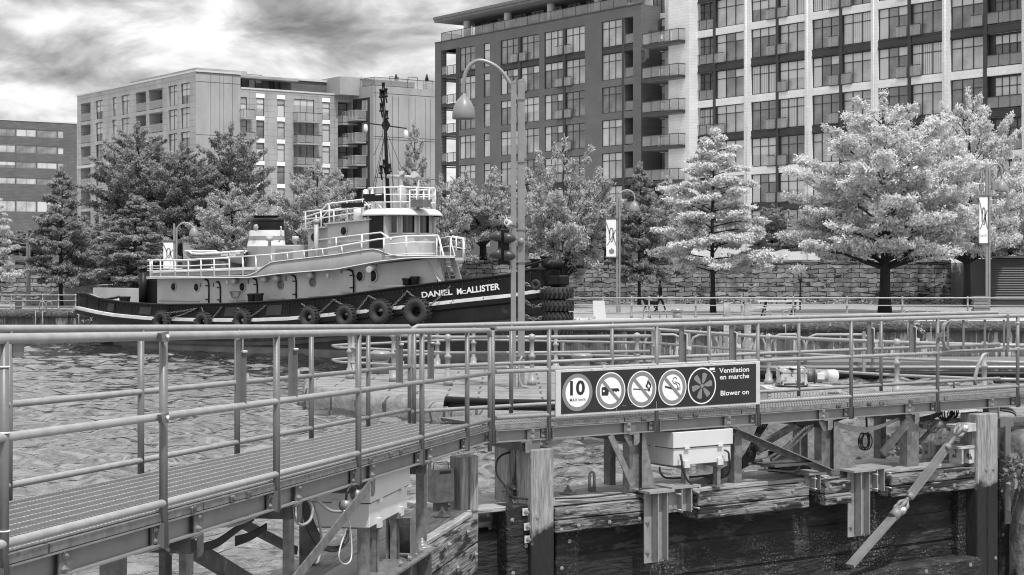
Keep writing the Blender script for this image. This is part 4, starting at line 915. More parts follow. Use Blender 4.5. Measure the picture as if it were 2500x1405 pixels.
def stub_channel(px0, px1, pyt, pyb, b):
    a0, z1 = FR.pix(px0, pyt, b); a1, z0 = FR.pix(px1, pyb, b); m = MB(); w_ = a1 - a0
    m.box(a0, a1, b + .04, b + .06, z0, z1); m.box(a0 - .03, a1 + .04, b - .06, b + .3, z1, z1 + .025)
    for f in (.33, .72): m.prism([(a0 + w_ * f, z0), (a0 + w_ * f, z1), (a0 + w_ * f + .012, z1), (a0 + w_ * f + .012, z0)], b - .05, b + .04)
    h = part('stub_bracket', m, M['rail'], GR); m = MB()
    for f in (.12, .88):
        for k in (.2, .85): p = (a0 + w_ * f, b + .04, z1 + (z0 - z1) * k); m.tube([p, (p[0] + .01, b - .12, p[2])], .011, 6); bolt(m, (p[0], b + .04, p[2]), .02, .03)
    part('bolt', m, M['bolt'], h)
stub_channel(1638, 1697, 1194, 1247, -.1); stub_channel(2120, 2163, 1147, 1197, -.1); stub_channel(1972, 2004, 1160, 1195, -.02)
m = MB(); a0, z1 = FR.pix(1890, 1142, -.1); a1, z0 = FR.pix(2004, 1160, -.1); m.box(a0, a1, -.12, .5, z1, z1 + .03); part('base_plate', m, M['galvd'], GR)
# long steel strap on the right
a0, z1 = FR.pix(2452, 1040, -.1); a1, z0 = FR.pix(2465, 1278, -.1); m = MB(); m.box(a0, a1, -.12, -.1, z0, z1); m.box(a0 - .08, a1 + .08, -.1, .05, z1 - .02, z1 + .1); st_ = part('strap', m, M['rail2'], GR)
m = MB(); [bolt(m, ((a0 + a1) / 2, -.122, z1 + (z0 - z1) * k), .018, .03) for k in (.45, .65, .85)]; part('bolt', m, M['bolt'], st_)
# anchor discs with bolts
m = MB()
def anchor(mb, fr, px, py, r=.10, z=GZ):
    d = (CZ - z) * F / (py - HY); X = (px - HX) / F * d; q = Vector((X, d)) - fr.o; a, b = q.dot(fr.u), q.dot(fr.n)
    mb.lathe([(r, z), (r, z + .02), (r * .8, z + .035), (r * .5, z + .035), (r * .5, z + .05), (r * .28, z + .05), (r * .28, z + .075), (r * .14, z + .075), (r * .14, z + .10), (0, z + .10)], 14, (a, b, 0))
for px, py in ((1386, 1206), (1742, 1180), (2050, 1146), (2318, 1108)): anchor(m, FR, px, py)
part('anchor_bolt', m, M['galv'], GR)
m = MB()
for px, py in ((1080, 1262), (1098, 1236), (1030, 1340)): anchor(m, FL, px, py, .1)
part('anchor_bolt', m, M['galv'], GL)
m = MB(); anchor(m, FR, 1220, 1222, .08, GZ - .2); part('anchor_bolt', m, M['galv'], GR)
def eye(px, py, h, label):
    d = (CZ - GZ) * F / (py - HY); X = (px - HX) / F * d; q = Vector((X, d)) - FR.o; a, b = q.dot(FR.u), q.dot(FR.n)
    t = thing('lifting_eye', label, 'lifting eye', FR, (a, b, GZ)); m = MB(); pts = []; w_ = .035
    m.tube([(a - w_, b, GZ)] + [(a - w_ * math.cos(math.pi * k / 8), b, GZ + h - w_ + w_ * math.sin(math.pi * k / 8)) for k in range(9)] + [(a + w_, b, GZ)], .016, 8); part('ring', m, M['rail'], t)
    m = MB(); m.box(a - .05, a + .05, b - .02, b + .02, GZ, GZ + .05, .006); part('foot', m, M['rail2'], t)
eye(1445, 1200, .22, 'oval steel lifting eye on the gate between two timber supports'); eye(2272, 1127, .26, 'oval steel lifting eye beside the pale tie rod')
# ================================================================ electrical boxes
def ebox(fr, label, a0, a1, b0, b1, z0, z1, zs, studs=True, cz=None):
    t = thing('equipment_box', label, 'equipment box', fr, (a0, b0, z0))
    m = MB(); m.box(a0 + .02, a1 - .02, b0 + .02, b1 - .02, z0, zs, .006); part('lower_case', m, M['box'], t)
    m = MB(); m.box(a0, a1, b0, b1, zs + .006, z1, .006); ld = part('lid', m, M['box'], t)
    m = MB(); m.box(a0 + .01, a1 - .01, b0 + .01, b1 - .01, zs - .001, zs + .007); part('seal', m, M['sigd'], t)
    m = MB()
    for f in (.22, .78):
        a = a0 + (a1 - a0) * f; m.box(a - .035, a + .035, b0 - .012, b0 + .0, zs - .012, zs + .022)
        m.box(a - .04, a + .04, b0 - .01, b0 + .02, z0 - .03, z0 + .05)
    m.box(a0 - .012, a0, (b0 + b1) / 2 - .03, (b0 + b1) / 2 + .03, zs - .01, zs + .025)
    part('latch', m, M['box'], t)
    for f in (.25, .78):
        a = a0 + (a1 - a0) * f; m = MB(); m.box(a - .05, a + .05, b0 + .0, b1, z0 - .05, z0 - .004); m.box(a - .03, a + .03, b0 + .03, b0 + .042, GZ, z0 - .05); m.box(a - .03, a - .018, b0 + .03, b0 + .1, GZ, z0 - .05); m.box(a - .06, a + .06, b0 - .0, b0 + .12, GZ, GZ + .015); part('stand', m, M['galv'], t)
    return t
b = -.05; a0, a1 = FR.A(1644, b), FR.A(1790, b); z1 = FR.Z(1644, 1057, b); zs = FR.Z(1644, 1097, b); z0 = FR.Z(1644, 1139, b)
bx = ebox(FR, 'white two-part equipment box standing between the legs of the level walkway', a0, a1, b, b + .75, z0, z1, zs)
m = MB()
for i in range(6):
    for bb in (.06, .7): a = a0 + .05 + (a1 - a0 - .1) * i / 5; m.lathe([(.004, 0), (.004, .03), (0, .032)], 6, (a, b + bb, z1))
part('stud', m, M['bolt'], bx)
b = .05; a0, a1 = FL.A(906, b), FL.A(1001, b); z1 = FL.Z(906, 1152, b); zs = FL.Z(906, 1231, b); z0 = FL.Z(906, 1291, b)
ebox(FL, 'white two-part equipment box standing under the sloping walkway', a0, a1, b, b + .62, z0, z1, zs)
# small galvanised box with carrying handle
def handled():
    D = 17.9; fr = Frame(*W(1072, 1150, D)[:2], 35); x = -.19
    a0, z1 = fr.pix(1062, 1148, 0); a1, z0 = fr.pix(1110, 1226, 0)
    t = thing('handled_box', 'small galvanised box with a wire handle standing on the gate end', 'metal box', fr, (a0, 0, z0))
    m = MB(); m.box(a0, a1, 0, .16, z0, z1, .006); part('case', m, M['galv'], t)
    m = MB(); m.box(a0 + .07, a1 - .05, -.012, 0, z1 - .05, z1 - .02); part('slot', m, M['sigd'], t)
    m = MB(); m.tube([(a0 + .03, .08, z1), (a0 + .03, .08, z1 + .05), (a0 + .045, .08, z1 + .065), (a1 - .045, .08, z1 + .065), (a1 - .03, .08, z1 + .05), (a1 - .03, .08, z1)], .006, 6); part('handle', m, M['galv'], t)
    m = MB(); m.box(a0 + .05, a1 - .05, .05, .12, GZ - .04, z0); part('foot', m, M['galvd'], t)
handled()
# ---------------------------------------------------------------- junction boxes, flanged fittings
def jbox(fr, px, py, b, s, label, disc=False):
    a, z = fr.pix(px, py, b); t = thing('junction_box', label, 'junction box', fr, (a, b, z)); m = MB()
    if disc: m.lathe([(s, 0), (s, .03), (s * .8, .05), (s * .75, .12), (0, .12)], 14, (a, b, z), 'x')
    else: m.box(a - s, a + s, b - s * .5, b + s * .5, z - s * .8, z + s * .8, .006)
    part('case', m, M['lamp'], t); m = MB(); m.tube([(a, b, z - s * .7), (a, b, z - s * 1.25)], s * .22, 8); m.tube([(a + s * .7, b, z), (a + s * 1.3, b, z)], s * .2, 8); part('gland', m, M['bolt'], t)
jbox(FL, 868, 1210, -.02, .045, 'small grey junction box above the flat diagonal brace', True); jbox(FL, 840, 1236, -.02, .045, 'small grey junction box touching the flat diagonal brace', True)
jbox(FR, 1868, 1130, .2, .06, 'small square junction box on grey conduit beside the angle brace')
jbox(FR, 1852, 1090, .25, .085, 'round flanged fitting behind the angle brace', True)
# ---------------------------------------------------------------- cables
ORD = ['uppermost', 'second', 'third', 'fourth', 'fifth', 'sixth', 'lowest']
SEEN = {}
def cab(fr, label, pts, r, mt='cable', group=None, sub=6):
    k = SEEN.get(label, 0); SEEN[label] = k + 1
    if group and group != g: label = ORD[min(k, 6)] + ' ' + label
    ps = [Vector(fr.w(*fr.P(px, py, b))) for px, py, b in pts]; out = []
    for i in range(len(ps) - 1):
        p0, p1, p2, p3 = ps[max(i - 1, 0)], ps[i], ps[i + 1], ps[min(i + 2, len(ps) - 1)]
        for k in range(sub):
            t = k / sub; out.append(.5 * ((2 * p1) + (-p0 + p2) * t + (2 * p0 - 5 * p1 + 4 * p2 - p3) * t * t + (-p0 + 3 * p1 - 3 * p2 + p3) * t ** 3))
    out.append(ps[-1]); m = MB(); m.tube(out, r, 7)
    return solo('cable', label, 'cable', m, M[mt], WF, tuple(out[0]), group)
g = 'cables slung under the walkway'
cab(FR, 'black cable looping out of the front of the white box on the level walkway', [(1661, 1110, -.07), (1664, 1125, -.1), (1668, 1150, -.12), (1680, 1175, -.1), (1705, 1190, -.05)], .014, group=g)
cab(FR, 'short black hose on the right end of the white box', [(1768, 1099, -.07), (1778, 1105, -.1), (1780, 1120, -.1), (1782, 1140, -.06), (1776, 1160, .0), (1750, 1172, .1)], .012, group=g)
for k in range(5):
    cab(FR, 'black cable in the bundle lying under the white box', [(1560 + k * 2, 1194 + k, -.02), (1620, 1192 + k, .0), (1690, 1178 + 2 * k, .05), (1740, 1158 + 4 * k, .1), (1775, 1140 + 5 * k, .12)], .011, group='black bundle under the white box')
cab(FR, 'black cable sagging to the left below the white box', [(1610, 1140, .2), (1614, 1158, .2), (1632, 1168, .2), (1680, 1166, .2), (1740, 1160, .25)], .012, group=g)
for k in range(7):
    cab(FR, 'dark cable hanging steeply to the right of the white box', [(1862 + k * 3, 1025, .5), (1850 + k * 3, 1045, .45), (1838 + k * 2, 1075, .4), (1822 + 3 * k, 1105 + 3 * k, .35), (1812, 1120 + 4 * k, .3)], .012, group='steep dark cables right of the white box')
cab(FR, 'thick grey conduit rising from the junction box to the beam', [(1815, 1132, .35), (1850, 1130, .3), (1890, 1110, .3), (1925, 1085, .3), (1960, 1050, .25), (1990, 1035, .2)], .02, 'cableg', g)
cab(FR, 'second thick grey conduit crossing behind the angle brace', [(1885, 1126, .25), (1905, 1110, .25), (1935, 1088, .3), (1965, 1060, .25), (1995, 1033, .2)], .016, 'cableg', g)
cab(FR, 'pale grey cable lying along the gate top behind the angle brace', [(1815, 1152, .2), (1880, 1148, .2), (1930, 1152, .2), (1948, 1145, .2), (1953, 1125, .25), (1954, 1060, .3)], .012, 'cableg', g)
for k in range(4):
    cab(FR, 'pale cable sagging between the two right hand gussets', [(2032, 1029 + k * 3, .1), (2070, 1040 + 3 * k, .1), (2110, 1045 + 3 * k, .12), (2150, 1038 + 2 * k, .1), (2195, 1020 + k, .1)], .011, 'cableg', 'pale cables sagging between gussets')
for k in range(4):
    cab(FR, 'black cable sagging under the beam near the braced post', [(1905 + k * 8, 1022, .6), (1960, 1036 + 2 * k, .5), (2020, 1035 - k, .4), (2085, 1012 + k, .3)], .013, group='black cables sagging under the beam')
for k in range(4):
    cab(FR, 'dark cable running under the beam left of the last gate post', [(2240, 1022 + 3 * k, .2), (2275, 1014 + 3 * k, .2), (2300, 1004 + 2 * k, .25)], .012, group='cables left of the last gate post')
for k in range(4):
    cab(FR, 'looping cable above the tie rod clevis', [(2290 + 5 * k, 998, .3), (2288 + 6 * k, 1015, .32), (2310, 1028 - 2 * k, .34), (2328 - 2 * k, 1012, .36), (2320, 1000, .3)], .010, group='cable loops above the clevis')
for k in range(4):
    cab(FR, 'cable curling out at the right end above the steel strap', [(2442, 994 + 3 * k, .1), (2468, 998 + 3 * k, .1), (2480, 1012 + k, .1), (2476, 1028, .1)], .010, 'cable' if k % 2 else 'rope', group='curling cables at the right end')
# coil
def coil(fr, px, py, b, r, label, n=5):
    a, z = fr.pix(px, py, b); t = thing('cable_coil', label, 'cable coil', fr, (a, b, z))
    rnd = random.Random(px)
    for k in range(n):
        m = MB(); rr = r * rnd.uniform(.75, 1.05); da, dz = rnd.uniform(-.03, .03), rnd.uniform(-.03, .03)
        m.tube([(a + da + rr * .85 * math.cos(i * math.pi / 10), b + k * .012, z + dz + rr * math.sin(i * math.pi / 10)) for i in range(21)], .008, 6, False); part('loop', m, M['cable'], t)
    m = MB(); m.tube([(a, b, z + r), (a - .01, b, z + r + .35)], .015, 6); part('tail', m, M['cable'], t)
coil(FR, 2116, 1077, .3, .115, 'round coil of black cable hanging between the right hand gussets')
coil(FR, 2330, 1012, .5, .09, 'small dark cable coil behind the last gate post', 4)
for k in range(6):
    cab(FL, 'black cable in the thick bundle falling beside the left white box', [(738 + 2 * k, 1203, .3), (741 + 3 * k, 1250, .3), (755 + 4 * k, 1300, .28), (780 + 4 * k, 1335, .2), (820 + 4 * k, 1345 - 3 * k, .1), (850, 1320 - 5 * k, .05)], .012, group='thick bundle beside the left white box')
cab(FL, 'grey conduit loop hanging left of the left white box', [(715, 1225, .0), (718, 1262, .0), (735, 1282, .0), (757, 1270, .0), (762, 1240, .0), (745, 1210, .05)], .011, 'cableg', g)
cab(FL, 'grey conduit swinging down to the junction boxes', [(758, 1203, .1), (775, 1222, .05), (805, 1246, .0), (832, 1250, -.03)], .012, 'cableg', g)
cab(FL, 'black lead arching over the upper junction box', [(844, 1230, -.02), (848, 1200, -.04), (858, 1186, -.04), (868, 1192, -.02)], .010, group=g)
cab(FL, 'grey cable dropping behind the flat diagonal brace', [(765, 1225, .15), (778, 1270, .12), (785, 1320, .1), (778, 1365, .1), (772, 1375, .1)], .010, 'cableg', g)
cab(FL, 'pale thin rope looping below the diagonal brace', [(845, 1290, -.04), (830, 1340, -.05), (828, 1365, -.05), (842, 1378, -.05), (857, 1365, -.05), (858, 1320, -.04), (852, 1270, -.03)], .006, 'rope', g)
for k in range(5):
    cab(FL, 'dark cable slung under the near end of the left walkway', [(575, 1312 + 5 * k, .35), (615, 1300 + 4 * k, .3), (650, 1280 + 3 * k, .3)], .008, group='cables slung under the left walkway')
    cab(FL, 'black cable in the bundle under the nearest walkway bay', [(490, 1330 + 4 * k, .3), (530, 1318 + 4 * k, .3), (580, 1285 + 3 * k, .25), (618, 1262 + 2 * k, .2)], .008, group='bundle under the nearest walkway bay')
cab(FL, 'thick grey hose under the nearest walkway bay', [(520, 1274, .1), (545, 1284, .08), (590, 1276, .08), (640, 1250, .1)], .013, 'cableg', g)
cab(FL, 'thick grey hose drooping at the bottom left', [(290, 1348, .1), (330, 1350, .1), (375, 1340, .1), (400, 1333, .12), (418, 1350, .15)], .014, 'cableg', g)
cab(FR, 'black cable hooked round the split timber post', [(1245, 1105, .3), (1225, 1112, .25), (1212, 1130, .2), (1214, 1160, .15), (1232, 1185, .1), (1250, 1212, .05), (1300, 1220, .0)], .012, group=g)
cab(FR, 'black cable lying on the gate top toward the first gusset', [(1355, 1218, .02), (1430, 1216, .0), (1500, 1208, -.02), (1580, 1196, -.03), (1640, 1190, -.02)], .010, group=g)
# ---------------------------------------------------------------- tie rods with clevises
def tierod(label, p_top, p_mid, p_bot, b, full=True):
    T = Vector(FR.P(*p_top, b)); Mi = Vector(FR.P(*p_mid, b - .05)); B = Vector(FR.P(*p_bot, b - .12))
    t = thing('tie_rod', label, 'tie rod', FR, tuple(T)); d = (Mi - T).normalized()
    def clevis(c, dirv, s, nm='clevis'):
        m = MB(); side = Vector((-dirv.z, 0, dirv.x)); pts = [c + dirv * 2.6 * s]
        for db in (-.04, .04):
            m.lathe([(s * .95, -.014), (s * 1.0, -.008), (s * 1.0, .008), (s * .95, .014)], 16, (c.x, c.y + db, c.z), 'y')
            m.tube([c + Vector((0, db, 0)) + side * s * .55, c + Vector((0, db, 0)) + side * s * .5 + dirv * s * 1.5, c + dirv * s * 2.5], s * .38, 8)
            m.tube([c + Vector((0, db, 0)) - side * s * .55, c + Vector((0, db, 0)) - side * s * .5 + dirv * s * 1.5, c + dirv * s * 2.5], s * .38, 8)
        cl = part(nm, m, M['tie'], t); m = MB(); m.lathe([(s * .62, -.08), (s * .62, .07)], 14, tuple(c), 'y'); m.lathe([(s * .3, -.09), (s * .3, -.08)], 14, tuple(c), 'y'); part('pin', m, M['alu'], cl)
    clevis(T, d, .07)
    if not full:
        m = MB(); m.tube([T + d * .18, Mi], .028, 10); part('rod', m, M['rail2'], t); return t
    L = (Mi - T).length
    m = MB(); m.tube([T + d * .18, T + d * L * .27], .03, 12); m.tube([T + d * L * .82, Mi - d * .12], .03, 12); part('threaded_rod', m, M['rail2'], t)
    m = MB(); q0 = T + d * L * .24; q1 = T + d * L * .84; sd = Vector((-d.z, 0, d.x)) * .038
    for s_ in (1, -1): m.beam(q0 + sd * s_ * .8, q1 + sd * s_ * .8, .07, .022, (0, 1, 0))
    m.beam(q0 + Vector((0, .02, 0)), q1 + Vector((0, .02, 0)), .03, .07, (0, 1, 0))
    for q in (q0, q1): m.tube([q - d * .035, q + d * .035], .048, 10)
    part('turnbuckle', m, M['tie'], t)
    clevis(Mi, -d, .07); d2 = (B - Mi).normalized()
    m = MB(); m.tube([Mi - d2 * .0, Mi + d2 * .16], .07, 12); part('knuckle', m, M['tie'], t)
    m = MB(); m.beam(Mi + d2 * .12, B, .045, .125, (0, 1, 0)); part('bar', m, M['tie'], t)
tierod('long jointed steel tie rod with turnbuckle slanting down the gate face', (2348, 1045), (2196, 1245), (2075, 1382), -.2)
tierod('shorter tie rod running down behind the braced post', (2285, 1036), (2200, 1128), (0, 0), .35, False)
# rod anchorages: pale flanged steel brackets
for label, px0, px1, b, py in (('pale corroded steel bracket holding the long tie rod', 2340, 2388, -.12, 1037), ('pale corroded steel bracket holding the shorter tie rod', 2272, 2385, .4, 1029)):
    a0, z1 = FR.pix(px0, py, b); a1 = FR.A(px1, b); t = thing('anchor_bracket', label, 'bracket', FR, (a0, b, GZ))
    m = MB(); m.box(a0 - .06, a1, b + .0, b + .16, z1 - .11, z1, .006); part('arm', m, M['mount'], t)
    m = MB(); m.box(a0 + .02, a1, b + .02, b + .3, z1 - .33, z1 - .3); part('flange', m, M['mount'], t)
    m = MB(); m.box(a0 + .1, a0 + .13, b + .03, b + .25, GZ, z1 - .33); m.box(a1 - .14, a1 - .02, b + .03, b + .25, GZ, z1 - .33); m.box(a0 + .13, a1 - .14, b + .12, b + .15, GZ, z1 - .33); part('web', m, M['mount'], t)
# ---------------------------------------------------------------- gear motor with its base frame
def motor():
    D = 26.6; f = WD(D); P = lambda px, py, b=0: f.P(px, py, b); x0, z1 = f.pix(1899, 899); x1, z0 = f.pix(1966, 937)
    t = thing('gear_motor', 'pale weathered gear motor lying on a meshed steel frame', 'motor', f, (x0, 0, z0))
    m = MB(); m.box(x0, x1, -.2, .2, z0, z1, .02); m.box(x0 + .02, x0 + .06, -.215, .2, z0 - .01, z1 + .01); m.box(x1 - .05, x1 - .02, -.215, .2, z0 - .01, z1 + .01); m.box(x0, x1, -.21, -.2, z0 + .02, z0 + .06); m.box(x0, x1, -.21, -.2, z1 - .06, z1 - .02); part('gearbox', m, M['mount'], t)
    m = MB(); m.lathe([(.22, z1), (.2, z1 + .02), (0, z1 + .03)], 18, ((x0 + x1) / 2, 0, 0)); part('cover', m, M['mount'], t)
    zc = (z0 + z1) / 2 + .0; m = MB(); xa, xb = P(1968, 0)[0], P(1990, 0)[0]; m.lathe([(.12, xa), (.1, xa + .05), (.1, xb - .02), (.125, xb - .02), (.125, xb)], 16, (0, 0, zc), 'x'); part('coupling', m, M['galvd'], t)
    m = MB(); xc = P(2020, 0)[0]; m.lathe([(.085, xb), (.085, xc)], 16, (0, 0, zc - .0), 'x')
    for k in range(16): an = k * math.pi / 8; m.box(xb + .02, xc, .08 * math.cos(an) - .004, .08 * math.cos(an) + .004, zc + .095 * math.sin(an) - .004, zc + .095 * math.sin(an) + .004)
    part('motor_body', m, M['mount'], t)
    m = MB(); m.box(xb + .01, P(2009, 0)[0], -.15, -.08, zc - .05, zc + .05, .006); part('terminal_box', m, M['box'], t)
    m = MB(); xd = P(2047, 0)[0]; m.lathe([(.1, xc), (.1, xd - .05), (.085, xd - .015), (.05, xd)], 18, (0, 0, zc), 'x'); part('fan_cover', m, M['box'], t)
    m = MB(); m.lathe([(.26, z0 - .03), (.26, z0 - .01), (.2, z0)], 18, ((x0 + x1) / 2, 0, 0)); part('pedestal', m, M['galvd'], t)
    fx0, fz1 = f.pix(1862, 944); fx1, _ = f.pix(2040, 944)
    m = MB(); m.box(fx0, fx1, -.5, .4, fz1 - .05, fz1); part('base_plate', m, M['mount'], t)
    m = MB(); x = fx0
    while x < fx1: m.box(x, x + .008, -.52, -.51, AZ + .0, fz1 - .05); x += .05
    z = AZ + .05
    while z < fz1 - .04: m.box(fx0, fx1, -.53, -.52, z, z + .008); z += .045
    part('mesh_panel', m, M['rail'], t)
    m = MB()
    for x in (fx0, fx1 - .05): m.box(x, x + .05, -.52, .4, AZ, fz1 - .05)
    part('frame', m, M['mount'], t)
motor()
m = MB(); m.box(5.0, 7.2, 25.6, 26.6, AZ + .002, AZ + .02); solo('checker_plate', 'ribbed steel cover plate lying right of the gear motor', 'cover plate', m, M['gratel'], WF, (5, 25.6, AZ))
# ---------------------------------------------------------------- the tall lamp with its signal
def lamp_arc(x, y, z0, ztop, xh, zh, r, n=16):
    R = (x - xh) / 2; pts = []
    return pts
def bell(m, c, R, H, n=24):
    x, y, z = c
    m.lathe([(R * .17, H * 1.14), (R * .2, H * 1.02), (R * .3, H * .98), (R * .62, H * .80), (R * .86, H * .55), (R * .98, H * .28), (R, .02), (R * .96, 0), (R * .9, .03), (R * .5, H * .6), (0, H * .62)], n, c)
def tall_lamp():
    D = 45.0; f = WD(D); P = f.P; x0, zb = f.pix(1262, 949)
    t = thing('lamp_post', 'tall twin-pole lamp post with arched arm in front of the tug bow', 'lamp post', f, (x0, 0, PZ))
    for p0, p1, pt, bb in ((1247, 1260, 195, .0), (1264, 1281, 190, .05)):
        a0, z1 = P(p0, pt)[0], P(p0, pt)[2]; a1 = P(p1, pt)[0]; m = MB(); m.box(a0, a1, bb, bb + .17, PZ, z1 - .1, .012); m.hexa([(a0, bb, z1 - .1), (a1, bb, z1 - .1), (a1, bb + .17, z1 - .1), (a0, bb + .17, z1 - .1), (a0 + .02, bb, z1 - .06), (a1, bb, z1 + .02), (a1, bb + .17, z1 + .02), (a0 + .02, bb + .17, z1 - .06)]); part('pole', m, M['lamp'], t)
    m = MB(); pts = [P(1281, 395, .1), P(1279, 330, .1), P(1270, 270, .1), P(1255, 225, .1), P(1235, 188, .1), P(1210, 162, .1), P(1180, 149, .1), P(1160, 151, .1), P(1143, 166, .1), P(1133, 192, .1), P(1130, 232, .1)]
    sm = []
    for i in range(len(pts) - 1):
        p0, p1, p2, p3 = [Vector(pts[min(max(j, 0), len(pts) - 1)]) for j in (i - 1, i, i + 1, i + 2)]
        for k in range(4): tt = k / 4; sm.append(.5 * ((2 * p1) + (-p0 + p2) * tt + (2 * p0 - 5 * p1 + 4 * p2 - p3) * tt * tt + (-p0 + 3 * p1 - 3 * p2 + p3) * tt ** 3))
    sm.append(Vector(pts[-1])); m.tube(sm, .052, 10); part('arm', m, M['lamp'], t)
    c = P(1132, 291, .1); m = MB(); bell(m, c, .31, P(1132, 236, .1)[2] - c[2]); part('lamp_shade', m, M['lampd'], t)
    m = MB(); a, z = f.pix(1262, 948); m.box(a - .3, a + .32, -.2, .35, PZ, PZ + .03); part('base_plate', m, M['lamp'], t)
    m = MB()
    for py in (242, 395, 640, 560, 870): q = P(1258, py); q2 = P(1285, py); m.box(q[0], q2[0], .02, .1, q[2] - .015, q[2] + .015)
    part('clamp', m, M['lampd'], t)
    m = MB(); m.tube([P(1275, 870, -.03), P(1269, 880, -.05), P(1267, 900, -.05), P(1268, 930, -.05), P(1275, 944, -.1), P(1290, 946, -.1)], .03, 8); part('conduit', m, M['rail'], t)
    q = P(1272, 590, -.02); m = MB(); m.lathe([(.09, -.03), (.1, 0), (.07, .04), (0, .04)], 14, (q[0], q[1], q[2]), 'y'); part('cover_cap', m, M['lampd'], t)
    # signal
    s = thing('traffic_signal', 'two black hooded signal lights facing the canal on the tall lamp post', 'traffic light', f, P(1230, 600, -.15))
    a0, z1 = f.pix(1218, 560, -.15); a1, z0 = f.pix(1244, 646, -.15); m = MB(); m.box(a0, a1, -.25, .05, z0, z1, .02); m.box(a0 - .02, a0 + .02, -.3, .1, z0 - .03, z1 + .03); part('housing', m, M['tblk'], s)
    for px, sg in ((1222, -1), (1232, 1)):
        for py in (582, 625):
            c = Vector(P(px, py - 4 if sg < 0 else py, -.27)); m = MB(); m.tube([c + Vector((-sg * .02, 0, 0)), c + Vector((sg * .10, 0, 0)), c + Vector((sg * .2, 0, .01)), c + Vector((sg * .25, 0, .03)), c + Vector((sg * .265, 0, .05))], [.15, .145, .12, .09, .03], 16); part('visor', m, M['hood'], s)
    m = MB()
    for py in (556, 650): q = P(1244, py, -.1); q2 = P(1250, py, .05); m.beam(q, (q2[0], 0, q2[2]), .05, .05)
    part('mounting_arm', m, M['lampd'], s)
    q = P(1243, 545, -.1); h = thing('siren', 'round white siren horn above the signal lights', 'siren', f, q)
    m = MB(); c = Vector(q); m.tube([c + Vector((-.06, -.12, .02)), c + Vector((.0, 0, 0)), c + Vector((.06, .08, -.02))], [.09, .075, .06], 14); part('horn', m, M['box'], h)
    m = MB(); m.lathe([(.05, 0), (.05, -.01), (0, -.012)], 12, tuple(c + Vector((-.062, -.125, .02))), 'y'); m.beam(c + Vector((.05, .05, -.03)), c + Vector((.2, .1, -.06)), .03, .03); part('bracket', m, M['lampd'], h)
tall_lamp()
# ---------------------------------------------------------------- lamp posts on the far quay
def banner_art(m_l, m_g, m_t, P, x0, x1, z0, z1, y, txt=None, shield=False):
    w_ = x1 - x0; h = z1 - z0; q = lambda u, v: (x0 + w_ * u, y, z0 + h * v)
    def st(pts, wd):
        for (u0, v0), (u1, v1) in zip(pts, pts[1:]):
            a = Vector(q(u0, v0)); b = Vector(q(u1, v1)); d = (b - a).normalized(); n_ = Vector((-d.z, 0, d.x)) * wd
            m_g.add([a - n_, b - n_, b + n_, a + n_], [(0, 1, 2, 3)])
    st([(0, .92), (.35, .62)], .028); st([(.98, .72), (.55, .5), (.1, .3)], .028); st([(.65, .62), (.98, .3)], .028)
    st([(.35, .45), (.35, .68), (.45, .76), (.6, .76), (.7, .68), (.7, .48), (.6, .4), (.45, .4)], .034)
    if shield:
        m_t.add([q(.3, .09), q(.55, .065), q(.8, .09), q(.82, .18), q(.68, .19), q(.55, .235), q(.42, .19), q(.28, .18)], [tuple(range(8))])
